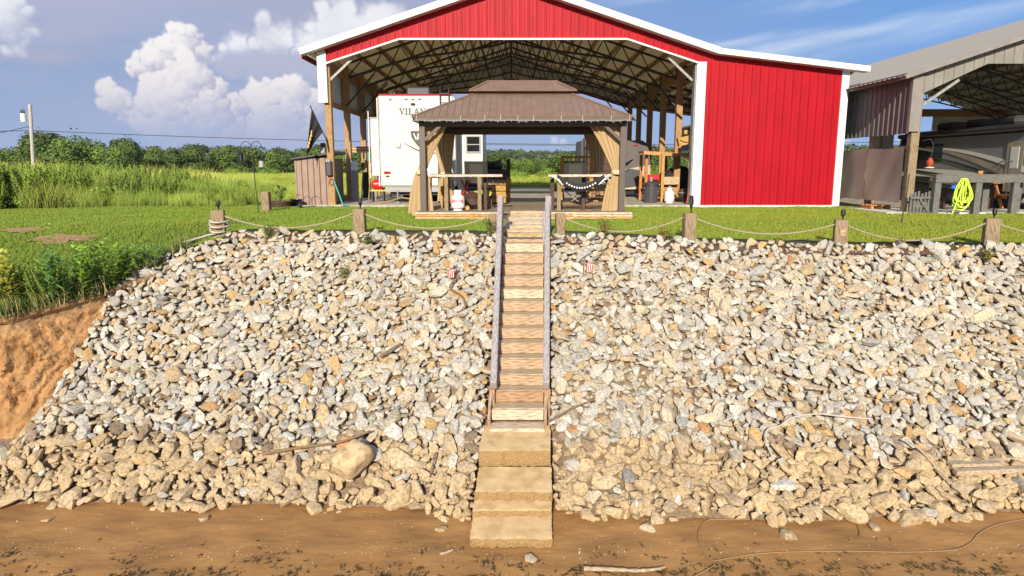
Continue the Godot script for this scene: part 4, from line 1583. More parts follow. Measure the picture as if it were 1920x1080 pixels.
	# roof sheets: ribs run down the slope
	for s in [[-5.76, -0.03], [-0.03, 5.64], [5.56, 9.78]]:
		var x0: float = s[0]
		var x1: float = s[1]
		var ya := roof_y(x0 + 0.001) if x0 < 5.5 else 4.262
		var yb := roof_y(x1 - 0.001)
		if s[0] == 5.56:
			ya = 4.25
		var dir := Vector3(x1 - x0, yb - ya, 0)
		var ln := dir.length()
		var up := Vector3(-dir.y, dir.x, 0).normalized()
		var T := Transform3D(Basis(Vector3(0, 0, -1), dir / ln, up), Vector3(x0, ya + 0.03, 0))
		var z := 19.3
		while z < 31.4:
			var e := minf(z + 0.916, 31.45)
			var st := S()
			ribbed(st, z, e, func(_x): return 0.0, func(_x): return ln, T)
			obj("roof_sheet", st, M.ceiling_metal_translucent, o)
			z = e
	var purl := [-5.4, -4.7, -4.05, -3.4, -2.75, -2.1, -1.45, -0.8, -0.25, 0.2, 0.75, 1.4, 2.05, 2.7, 3.35, 4.0, 4.65, 5.3, 6.2, 7.0, 7.8, 8.6, 9.4]
	for x in purl:
		plank(o, "purlin", Vector3(x, roof_y(x) - 0.075, -19.64), Vector3(x, roof_y(x) - 0.075, -31.2), 0.075, 0.13, M.wood_purlin, 0.004)
	plank(o, "fascia", Vector3(-5.72, 4.12, -19.4), Vector3(-5.72, 4.12, -31.4), 0.03, 0.16, M.red_metal)
	var tt := func(x: float) -> float: return 6.06 - 0.322 * absf(x + 0.03) - 0.17
	var tb := func(x: float) -> float:
		var k := absf(x + 0.03) / 5.2
		return 6.06 - 0.322 * absf(x + 0.03) - 0.60 - 0.52 * smoothstep(0.75, 0.0, k)
	for d in [21.9, 24.2, 26.5, 28.8, 31.0]:
		truss(o, -d, 5.1, -0.03, tt, tb, M.black_steel)
	for d in [21.9, 24.2, 26.5, 28.8, 31.0]:
		truss(o, -d, 1.95, 7.25, func(x): return roof_y(x) - 0.17, func(x): return roof_y(x) - 0.5, M.black_steel, 4)
	for s in [-1.0, 1.0]:
		plank(o, "knee_brace", Vector3(s * 5.05 - 0.03, 3.5, -19.72), Vector3(s * 4.35 - 0.03, 4.12, -19.72), 0.05, 0.07, M.grey_steel)
		for d in [21.8, 24.1, 26.4, 28.7, 30.9]:
			plank(o, "knee_brace", Vector3(s * 5.08 - 0.03, 3.0, -d), Vector3(s * 4.2 - 0.03, 3.95, -d), 0.04, 0.05, M.black_steel)
	# floor slab of the barn
	var st := S()
	box(st, Vector3(2.0, -0.05, -25.45), Vector3(14.6, 0.24, 11.8), Basis(), 0.01)
	var sl := struct("barn_floor_slab", st, M.slab)

func make_grey_barn() -> void:
	var o := thing("grey_barn", "taupe metal pole barn with open front and brown side wall", "barn", Vector3(9.75, 0, -16.9))
	var ry := func(x: float) -> float: return 3.33 + 0.333 * (x - 9.6) if x < 19.4 else 3.33 + 0.333 * 9.8 - 0.333 * (x - 19.4)
	var lo := func(x: float) -> float: return interp([[9.6, 2.80], [9.85, 2.88], [11.3, 3.55], [27.5, 3.55], [29.2, 2.8]], x)
	ribbed_wall(o, "gable_panel", 9.62, 22.0, lo, func(x): return ry.call(x) - 0.04, Transform3D(Basis(), Vector3(0, 0, -16.9)), M.taupe_metal)
	plank(o, "rake_trim", Vector3(9.25, ry.call(9.25), -16.78), Vector3(19.4, ry.call(19.4), -16.78), 0.26, 0.09, M.taupe_metal)
	block(o, "corner_trim", Vector3(9.67, 2.62, -16.9), Vector3(0.26, 1.3, 0.12), M.taupe_metal)
	# side wall, ribs upright
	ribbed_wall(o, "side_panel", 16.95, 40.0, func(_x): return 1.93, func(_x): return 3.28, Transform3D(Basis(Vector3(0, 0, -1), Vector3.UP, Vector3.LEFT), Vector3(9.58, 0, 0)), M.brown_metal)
	plank(o, "eave_trim", Vector3(9.3, 3.24, -16.7), Vector3(9.3, 3.24, -40.0), 0.03, 0.14, M.brown_metal)
	# roof
	for s in [[9.22, 19.4], [19.4, 29.6]]:
		var a := Vector3(s[0], ry.call(s[0]) + 0.04, 0)
		var b := Vector3(s[1], ry.call(s[1]) + 0.04, 0)
		var dir := b - a
		var up := Vector3(-dir.y, dir.x, 0).normalized()
		var z := 16.65
		while z < 40.0:
			var e := minf(z + 0.916, 40.2)
			var st := S()
			ribbed(st, z, e, func(_x): return 0.0, func(_x): return dir.length(), Transform3D(Basis(Vector3(0, 0, -1), dir.normalized(), up), a), 0.229, 0.016)
			obj("roof_sheet", st, M.taupe_metal, o)
			st = S()
			ribbed(st, z, e, func(_x): return 0.05, func(_x): return dir.length(), Transform3D(Basis(Vector3(0, 0, -1), dir.normalized(), up), a - up * 0.022), 0.229, 0.01)
			obj("ceiling_sheet", st, M.ceiling_metal_translucent, o)
			z = e
	for i in 26:
		var x := 9.9 + i * 0.76
		plank(o, "purlin", Vector3(x, ry.call(x) - 0.08, -17.0), Vector3(x, ry.call(x) - 0.08, -40.0), 0.07, 0.13, M.wood_purlin, 0.0)
	for d in [17.0, 18.8, 21.4, 24.4, 27.6, 30.2, 33.0, 35.6, 38.2]:
		plank(o, "post", Vector3(9.76, -0.2, -d), Vector3(9.76, 3.2, -d), 0.2, 0.19, M.wood_post, 0.01)
		if d > 18.0:
			truss(o, -d, 9.6, 19.4, func(x): return ry.call(x) - 0.17, func(x): return ry.call(x) - 0.55 - 0.5 * smoothstep(0.7, 0.0, absf(x - 19.4) / 9.8), M.black_steel, 14)
			plank(o, "knee_brace", Vector3(9.85, 2.2, -d), Vector3(10.8, 3.2, -d), 0.05, 0.05, M.black_steel)
		plank(o, "post", Vector3(29.0, -0.2, -d), Vector3(29.0, 3.2, -d), 0.2, 0.19, M.wood_barn, 0.01)
	plank(o, "knee_brace", Vector3(9.85, 2.55, -17.05), Vector3(10.75, 3.2, -17.05), 0.05, 0.07, M.grey_steel)
	ribbed_wall(o, "back_panel", 23.0, 29.0, func(_x): return 2.9, func(_x): return 3.9, Transform3D(Basis(), Vector3(0, 0, -38.4)), M.galvalume)
	plank(o, "header", Vector3(21.0, 4.05, -38.3), Vector3(29.0, 4.05, -38.3), 0.1, 0.4, M.wood_barn)
	plank(o, "header", Vector3(9.8, 3.02, -17.1), Vector3(9.8, 3.02, -40.0), 0.05, 0.22, M.wood_barn)
	ribbed_wall(o, "side_panel", 17.0, 40.0, func(_x): return 1.9, func(_x): return 3.2, Transform3D(Basis(Vector3(0, 0, -1), Vector3.UP, Vector3.RIGHT), Vector3(29.15, 0, 0)), M.galvalume, 2.8)
	var st := S()
	box(st, Vector3(19.4, -0.08, -28.6), Vector3(19.3, 0.24, 23.0), Basis(), 0.01)
	struct("grey_barn_floor_slab", st, M.slab)
	st = S()
	box(st, Vector3(12.6, -0.02, -17.6), Vector3(7.0, 0.13, 1.9))
	struct("gravel_apron", st, M.gravel_white)

func make_windscreens() -> void:
	for k in [[16.98, 18.74, "brown fabric windscreen panel nearest the grey barn's corner post"], [18.76, 21.4, "brown fabric windscreen panel behind, by the red barn's end"]]:
		var g := []
		for i in 40:
			var t := i / 39.0
			var d := lerpf(k[0], k[1], t)
			var col := []
			for j in 24:
				var s := j / 23.0
				var y := lerpf(0.26 + 0.008 * sin(t * 40.0), 1.62 - 0.03 * sin(t * PI) + 0.006 * cos(t * 30.0), s)
				var x := 9.56 + 0.006 * sin(t * 13.0 + s * 6.0) + 0.03 * sin(t * PI) * sin(s * PI) + 0.003 * sin(s * 70.0 + t * 9.0)
				col.append(Vector3(x, y, -d))
			g.append(col)
		var st := S()
		sheet(st, g)
		tag(obj("windscreen", st, M.screen_fabric), k[2], "windscreen", "fabric windscreens on the grey barn")
	var o := thing("meter_pole", "grey pole with electric meter box behind the windscreens", "meter pole", Vector3(20.9, 0, -38.6))
	plank(o, "pole", Vector3(15.55, 0, -29.0), Vector3(15.55, 3.4, -29.0), 0.2, 0.2, M.pole_wood, 0.05)
	block(o, "meter_box", Vector3(15.45, 2.22, -28.8), Vector3(0.5, 0.72, 0.2), M.grey_steel, 0.03)

func make_motorhome() -> void:
	var o := thing("motorhome", "black and silver motorhome coach parked inside the grey barn", "motorhome", Vector3(14.1, 0, -20.6))
	var X := 13.0
	# body: a rounded section swept from the nose to the tail
	var st := S()
	var sec := [Vector2(0.0, 0.35), Vector2(0.0, 1.9), Vector2(0.03, 2.1), Vector2(0.15, 2.24), Vector2(0.4, 2.28), Vector2(2.0, 2.28), Vector2(2.25, 2.24), Vector2(2.37, 2.1), Vector2(2.4, 1.9), Vector2(2.4, 0.35)]
	var zs := [[17.25, 0.9], [17.35, 1.0], [23.35, 1.0], [23.5, 0.97], [23.58, 0.9]]
	for i in zs.size() - 1:
		for j in sec.size() - 1:
			var q := []
			for e in [[i, j], [i + 1, j], [i + 1, j + 1], [i, j + 1]]:
				var p: Vector2 = sec[e[1]]
				var k: float = zs[e[0]][1]
				q.append(Vector3(X + 1.2 + (p.x - 1.2) * k, 0.35 + (p.y - 0.35) * k, -zs[e[0]][0]))
			face(st, q, Vector3(X + 1.2, 1.2, -20.5))
	for e in [0, zs.size() - 1]:
		var q := []
		for p in sec:
			q.append(Vector3(X + 1.2 + (p.x - 1.2) * zs[e][1], 0.35 + (p.y - 0.35) * zs[e][1], -zs[e][0]))
		face(st, q, Vector3(X + 1.2, 1.2, -20.5))
	obj("body", st, M.coach_black, o)
	var side := Transform3D(Basis(Vector3(0, 0, 1), Vector3.UP, Vector3.LEFT), Vector3(X - 0.006, 0, -23.5))
	# painted sweeps: u runs from the tail (0) to the nose (6)
	var sweep := func(called: String, pts: Array, m: Material, off: float):
		var poly := PackedVector2Array()
		for i in pts.size():
			for t in 6:
				var a: Vector2 = pts[i]
				var b: Vector2 = pts[mini(i + 1, pts.size() - 1)]
				if i == pts.size() - 1:
					break
				poly.append(Vector2(lerpf(a.x, b.x, t / 6.0), a.y))
		var s2 := S()
		prism(s2, PackedVector2Array(pts), 0.006, side.translated(Vector3(-off, 0, 0)))
		obj(called, s2, m, o)
	sweep.call("grey_panel", [Vector2(2.0, 0.5), Vector2(2.0, 2.0), Vector2(6.05, 2.0), Vector2(6.05, 0.5)], M.coach_grey, 0.0)
	var curve := func(x0: float, y0: float, x1: float, y1: float, w0: float, w1: float, bend: float) -> Array:
		var up := []
		var dn := []
		for i in 13:
			var t := i / 12.0
			var c := Vector2(lerpf(x0, x1, t), lerpf(y0, y1, t) + bend * t * (1.0 - t))
			var w := lerpf(w0, w1, t)
			up.append(c + Vector2(0, w))
			dn.append(c - Vector2(0, w))
		dn.reverse()
		return up + dn
	sweep.call("silver_sweep", curve.call(0.3, 0.95, 6.0, 0.62, 0.10, 0.16, 0.5), M.coach_silver, 0.007)
	sweep.call("beige_sweep", curve.call(1.6, 1.75, 6.05, 0.72, 0.02, 0.11, 0.5), M.trailer_beige, 0.014)
	sweep.call("black_sweep", curve.call(0.3, 1.05, 5.2, 0.52, 0.05, 0.07, 0.30), M.coach_black, 0.014)
	sweep.call("black_sweep", curve.call(1.2, 1.50, 5.6, 0.70, 0.012, 0.05, 0.45), M.coach_black, 0.021)
	sweep.call("black_sweep", curve.call(0.2, 0.75, 4.0, 0.48, 0.02, 0.04, 0.2), M.coach_black, 0.021)
	sweep.call("silver_sweep", curve.call(2.0, 1.72, 6.0, 1.05, 0.02, 0.08, 0.42), M.coach_silver, 0.014)
	sweep.call("silver_sweep", curve.call(0.1, 1.8, 2.2, 1.6, 0.045, 0.03, 0.1), M.coach_silver, 0.014)
	sweep.call("slide_recess", [Vector2(0.75, 0.55), Vector2(0.75, 2.05), Vector2(1.9, 2.05), Vector2(1.9, 0.55)], M.dark_fabric, 0.003)
	sweep.call("door", [Vector2(5.25, 0.5), Vector2(5.25, 1.8), Vector2(5.85, 1.8), Vector2(5.85, 0.5)], M.trailer_beige, 0.024)
	sweep.call("door_window", [Vector2(5.4, 1.1), Vector2(5.4, 1.65), Vector2(5.7, 1.65), Vector2(5.7, 1.1)], M.coach_silver, 0.031)
	sweep.call("side_window", [Vector2(2.05, 1.3), Vector2(2.05, 1.82), Vector2(2.5, 1.82), Vector2(2.5, 1.3)], M.dark_glass, 0.02)
	st = S()
	tube(st, [Vector3(X - 0.07, 2.12, -23.3), Vector3(X - 0.07, 2.12, -17.4)], 0.075, 12)
	obj("awning_roll", st, M.coach_black, o)
	for d in [18.2, 19.4, 20.8, 22.2]:
		block(o, "roof_unit", Vector3(X + 1.0, 2.40, -d), Vector3(0.7, 0.24, 0.75), M.can_grey, 0.07)
	for d in [18.4, 22.6]:
		st = S()
		lathe(st, [Vector2(0, -0.14), Vector2(0.36, -0.14), Vector2(0.42, -0.08), Vector2(0.42, 0.08), Vector2(0.36, 0.14), Vector2(0, 0.14)], Vector3(X + 0.12, 0.45, -d), 22, Basis(Vector3(0, 0, 1), PI / 2))
		obj("wheel", st, M.tire, o)
	for y in [2.3]:
		st = S()
		for d in [23.3, 23.45]:
			tube(st, [Vector3(X + 0.2, 2.2, -d), Vector3(X + 0.2, 2.42, -d), Vector3(X + 0.5, 2.44, -d), Vector3(X + 0.5, 2.2, -d)], 0.018, 6)
		obj("ladder_rail", st, M.grey_steel, o)
	st = S()
	for d in [18.0, 18.35]:
		tube(st, [Vector3(X - 0.1, 0.4, -d), Vector3(X - 0.12, 1.25, -d), Vector3(X - 0.02, 1.3, -d)], 0.018, 6)
	obj("grab_rail", st, M.black_steel, o)

func make_camper() -> void:
	var o := thing("white_camper", "large white fifth-wheel camper parked inside the red barn", "camper", Vector3(-2.85, 0, -21.5))
	var st := S()
	box(st, Vector3(-2.87, 1.90, -25.0), Vector3(2.28, 2.74, 8.0), Basis(), 0.07)
	obj("body", st, M.rv_white, o)
	block(o, "bumper", Vector3(-2.87, 0.46, -20.97), Vector3(1.95, 0.14, 0.1), M.rv_trim)
	block(o, "underframe", Vector3(-2.87, 0.40, -25.0), Vector3(1.7, 0.22, 7.8), M.black_steel)
	for x in [-4.02, -1.72]:
		block(o, "corner_strip", Vector3(x, 1.86, -20.99), Vector3(0.035, 2.6, 0.035), M.galvalume, 0.004)
	block(o, "roof_edge", Vector3(-2.87, 3.262, -20.99), Vector3(2.2, 0.03, 0.03), M.red_lens, 0.004)
	block(o, "air_conditioner", Vector3(-2.86, 3.41, -21.9), Vector3(0.72, 0.27, 0.75), M.can_grey, 0.05)
	for x in [-3.62, -3.15, -2.95, -2.75]:
		block(o, "marker_light", Vector3(x, 3.12 if x > -3.5 else 3.11, -20.985), Vector3(0.085, 0.03, 0.03), M.red_lens, 0.01)
	block(o, "camera_dome", Vector3(-2.95, 2.98, -20.98), Vector3(0.13, 0.06, 0.08), M.rust, 0.02)
	letters(o, "nameplate", "VILANO", 0.245, Vector3(-2.87, 2.76, -20.985), M.rv_letter, "Droid Serif", true)
	letters(o, "maker_lettering", "VANLEIGH", 0.085, Vector3(-2.83, 2.50, -20.985), M.rv_trim, "Droid Serif")
	# shield emblem
	var T := Transform3D(Basis(), Vector3(-2.80, 2.0, -20.985))
	st = S()
	prism(st, PackedVector2Array([Vector2(-0.24, 0.2), Vector2(0.24, 0.2), Vector2(0.22, 0.02), Vector2(0.1, -0.16), Vector2(0, -0.27), Vector2(-0.1, -0.16), Vector2(-0.22, 0.02)]), 0.012, T)
	obj("emblem_shield", st, M.rv_letter, o)
	st = S()
	prism(st, PackedVector2Array([Vector2(-0.205, 0.17), Vector2(0.205, 0.17), Vector2(0.19, 0.02), Vector2(0.08, -0.14), Vector2(0, -0.225), Vector2(-0.08, -0.14), Vector2(-0.19, 0.02)]), 0.012, T.translated(Vector3(0, 0, 0.006)))
	obj("emblem_field", st, M.can_grey, o)
	st = S()
	for p in [[-0.15, 0.13, -0.06, -0.08], [-0.06, -0.08, 0.0, 0.13], [0.05, 0.13, 0.0, -0.06], [0.0, -0.06, 0.13, -0.03]]:
		bar(st, Vector3(-2.80 + p[0], 2.0 + p[1], -20.968), Vector3(-2.80 + p[2], 2.0 + p[3], -20.968), 0.012, 0.04)
	obj("emblem_letters", st, M.rv_white, o)
	st = S()
	var sw := PackedVector2Array()
	for i in 11:
		var t := i / 10.0
		sw.append(Vector2(-0.55 + t * 1.2, -0.02 - 0.34 * sin(t * PI * 0.62)))
	for i in 11:
		var t := 1.0 - i / 10.0
		sw.append(Vector2(-0.55 + t * 1.2, -0.02 - 0.34 * sin(t * PI * 0.62) - 0.035 * sin(t * PI) - 0.004))
	prism(st, sw, 0.01, Transform3D(Basis(), Vector3(-2.78, 1.92, -20.985)))
	obj("swoosh", st, M.rv_letter, o)
	block(o, "access_hatch", Vector3(-3.42, 1.77, -20.985), Vector3(0.14, 0.15, 0.03), M.rv_trim, 0.012)
	block(o, "hatch_lid", Vector3(-3.42, 1.785, -20.965), Vector3(0.11, 0.11, 0.02), M.rv_white, 0.01)
	block(o, "tail_light", Vector3(-3.78, 0.97, -20.98), Vector3(0.2, 0.07, 0.04), M.red_lens, 0.02)
	block(o, "plate_lamp", Vector3(-3.77, 0.86, -20.98), Vector3(0.11, 0.04, 0.04), M.rv_letter, 0.01)
	block(o, "licence_plate", Vector3(-3.76, 0.74, -20.985), Vector3(0.3, 0.15, 0.015), M.galvalume, 0.004)
	block(o, "tail_light", Vector3(-1.98, 0.97, -20.98), Vector3(0.2, 0.07, 0.04), M.red_lens, 0.02)
	for y in 10:
		block(o, "ladder_rung", Vector3(-2.0, 0.85 + y * 0.27, -20.9), Vector3(0.26, 0.025, 0.025), M.black_steel, 0.004)
	for x in [-2.13, -1.87]:
		st = S()
		tube(st, [Vector3(x, 0.7, -20.9), Vector3(x, 3.3, -20.9), Vector3(x, 3.5, -20.98), Vector3(x, 3.46, -21.12), Vector3(x, 3.28, -21.15)], 0.016, 8)
		obj("ladder_rail", st, M.black_steel, o)
	# slide-outs
	block(o, "slide_out", Vector3(-4.16, 1.72, -22.6), Vector3(0.3, 1.72, 2.6), M.rv_white, 0.02)
	block(o, "slide_trim", Vector3(-4.35, 1.8, -21.25), Vector3(0.03, 2.0, 0.03), M.galvalume, 0.004)
	block(o, "slide_awning", Vector3(-4.2, 2.6, -22.6), Vector3(0.3, 0.05, 2.6), M.rv_trim, 0.01)
	block(o, "slide_out", Vector3(-1.33, 1.55, -23.6), Vector3(0.80, 2.36, 3.2), M.rv_white, 0.02)
	for x in [-1.70, -0.95]:
		block(o, "slide_corner", Vector3(x, 1.55, -21.98), Vector3(0.05, 2.3, 0.05), M.galvalume, 0.004)
	block(o, "slide_window", Vector3(-1.22, 1.84, -21.985), Vector3(0.46, 0.54, 0.03), M.rv_trim, 0.05)
	block(o, "window_pane", Vector3(-1.22, 1.96, -21.97), Vector3(0.39, 0.22, 0.02), M.dark_glass, 0.03)
	block(o, "window_pane", Vector3(-1.22, 1.72, -21.97), Vector3(0.39, 0.2, 0.02), M.dark_glass, 0.03)
	for s in [-1.0, 1.0]:
		for d in [24.6, 25.6]:
			st = S()
			lathe(st, [Vector2(0, -0.11), Vector2(0.3, -0.11), Vector2(0.37, -0.06), Vector2(0.37, 0.06), Vector2(0.3, 0.11), Vector2(0, 0.11)], Vector3(-2.87 + s * 0.9, 0.42, -d), 20, Basis(Vector3(0, 0, 1), PI / 2))
			obj("wheel", st, M.tire, o)
	for x in [-3.7, -2.05]:
		plank(o, "stabiliser_leg", Vector3(x, 0.4, -21.3), Vector3(x - 0.1, 0.07, -21.3), 0.06, 0.06, M.black_steel)
	var j := thing("hitch_jack", "grey trailer jack stand in front of the white camper", "jack", Vector3(-3.42, 0.06, -20.6))
	st = S()
	tube(st, [Vector3(-3.42, 0.08, -20.6), Vector3(-3.42, 0.42, -20.6)], 0.025, 8)
	obj("shaft", st, M.grey_steel, j)
	block(j, "foot", Vector3(-3.42, 0.085, -20.6), Vector3(0.14, 0.03, 0.14), M.grey_steel)
	block(j, "head", Vector3(-3.42, 0.43, -20.6), Vector3(0.10, 0.06, 0.08), M.grey_steel)
	st = S()
	tube(st, [Vector3(-3.95, 0.09, -20.4), Vector3(-3.6, 0.14, -20.45), Vector3(-3.3, 0.24, -20.5), Vector3(-3.0, 0.2, -20.45), Vector3(-2.6, 0.12, -20.4), Vector3(-2.3, 0.09, -20.35)], 0.025, 8)
	tag(obj("sewer_hose", st, M.rope_tan), "tan hose lying on the slab under the white camper", "hose")
	block(o, "orange_cap", Vector3(-3.1, 0.33, -21.1), Vector3(0.09, 0.09, 0.09), M.orange_bright, 0.03)
	# the second, taupe trailer on the right
	var t := thing("taupe_trailer", "taupe and beige travel trailer parked behind the gazebo's right side", "trailer", Vector3(4.3, 0, -27))
	st = S()
	var prof := PackedVector2Array([Vector2(2.6, 0.35), Vector2(5.1, 0.35), Vector2(5.12, 1.0), Vector2(5.0, 1.9), Vector2(4.82, 2.2), Vector2(4.6, 2.25), Vector2(2.6, 2.25)])
	prism(st, PackedVector2Array([Vector2(3.9, 1.02), Vector2(5.10, 1.22), Vector2(5.02, 1.75), Vector2(4.9, 2.0), Vector2(4.78, 2.08), Vector2(2.6, 2.08), Vector2(2.6, 1.02)]), 2.3, Transform3D(Basis(), Vector3(-0.1, 0.0, -26.2)))
	obj("upper_body", st, M.trailer_taupe, t)
	st = S()
	prism(st, PackedVector2Array([Vector2(2.6, 0.55), Vector2(4.7, 0.62), Vector2(5.08, 0.85), Vector2(5.10, 1.22), Vector2(3.9, 1.02), Vector2(2.6, 1.02)]), 2.28, Transform3D(Basis(), Vector3(-0.1, 0.001, -26.2)))
	obj("lower_body", st, M.trailer_beige, t)
	block(t, "underframe", Vector3(3.7, 0.48, -26.2), Vector3(2.2, 0.2, 2.2), M.black_steel)
	st = S()
	tube(st, [Vector3(3.72, 1.22, -24.98), Vector3(4.1, 1.25, -24.98), Vector3(4.35, 1.42, -24.98)], [0.06, 0.05, 0.01], 6)
	obj("badge", st, M.dark_glass, t)
	block(t, "marker_light", Vector3(4.45, 1.9, -25.04), Vector3(0.13, 0.05, 0.03), M.red_lens)
	block(t, "wheel_chock", Vector3(3.9, 0.16, -24.8), Vector3(0.3, 0.2, 0.3), M.tire)
	var tk := thing("covered_propane_tanks", "dark fabric cover over the trailer's front propane tanks", "tank cover", Vector3(4.35, 0.3, -24.6))
	st = S()
	prism(st, PackedVector2Array([Vector2(-0.75, 0.0), Vector2(0.5, 0.05), Vector2(0.55, 0.3), Vector2(0.3, 0.62), Vector2(0.0, 0.66), Vector2(-0.3, 0.42), Vector2(-0.75, 0.4)]), 0.5, Transform3D(Basis(), Vector3(4.15, 0.42, -24.6)))
	obj("cover", st, M.can_grey, tk)
	plank(tk, "tongue", Vector3(3.4, 0.4, -24.6), Vector3(4.9, 0.42, -24.3), 0.1, 0.1, M.trailer_beige)
	# the dark trailer whose end shows left of it
	var b := thing("black_trailer", "dark brown panelled trailer end behind the gazebo's right curtain", "trailer", Vector3(3.2, 0, -24))
	block(b, "body", Vector3(3.15, 1.1, -25.6), Vector3(1.0, 1.9, 2.6), M.wood_dark, 0.03)
	for i in 7:
		plank(b, "board", Vector3(2.63, 0.35 + i * 0.25, -24.285), Vector3(3.65, 0.35 + i * 0.25, -24.285), 0.03, 0.2, M.wood_dark)
	st = S()
	tube(st, [Vector3(2.5, 0.3, -24.3), Vector3(2.5, 2.1, -24.3), Vector3(2.7, 2.22, -24.3), Vector3(3.7, 2.22, -24.3)], 0.04, 8)
	obj("rail", st, M.black_steel, b)

# ---------- stairs ----------
func rough_slab(parent: Node3D, called: String, x0: float, x1: float, d0: float, y0: float, d1: float, y1: float, thick: float, sd: int) -> void:
	# top sheet, sides and a broken front face with its own uneven edge
	var n := FastNoiseLite.new()
	n.seed = sd
	n.frequency = 6.0
	n.fractal_octaves = 4
	var st := S()
	var g := []
	for i in 31:
		var t := i / 30.0
		var x := lerpf(x0, x1, t)
		var e0 := float(i)
		var col := []
		for j in 15:
			var s := j / 14.0
			var d: float = lerpf(d0, d1, s) + (n.get_noise_1d(x * 2.0) * 0.04 if j == 14 else 0.0)
			var y := lerpf(y0, y1, s) + n.get_noise_2d(x, d) * 0.004
			if j == 14:
				y -= 0.006
			var nib := n.get_noise_1d(d * 3.0 + e0 * 50.0) * 0.02 if i == 0 or i == 30 else 0.0
			col.append(Vector3(x + stair_x(d) - 0.03 + nib, y, -d))
		g.append(col)
	sheet(st, g, true)
	for e in [0, 30]:
		for j in 14:
			var a: Vector3 = g[e][j]
			var b: Vector3 = g[e][j + 1]
			face(st, [a, b, b - Vector3(0, thick, 0), a - Vector3(0, thick, 0)], Vector3((x0 + x1) * 0.5, y0, -(d0 + d1) * 0.5))
	obj(called, st, M.concrete_tan, parent)
	st = S()
	var f := []
	for i in 31:
		var a: Vector3 = g[i][14]
		var col := []
		for j in 7:
			var s := j / 6.0
			col.append(Vector3(a.x, a.y - thick * s * (1.0 + n.get_noise_1d(a.x * 3.0 + 9.0) * (0.12 if j == 6 else 0.0)), a.z + n.get_noise_2d(a.x * 5.0, s * 1.2) * 0.012 + 0.006 * sin(s * PI)))
		f.append(col)
	sheet(st, f, true)
	obj("broken_edge", st, M.concrete_edge, parent)

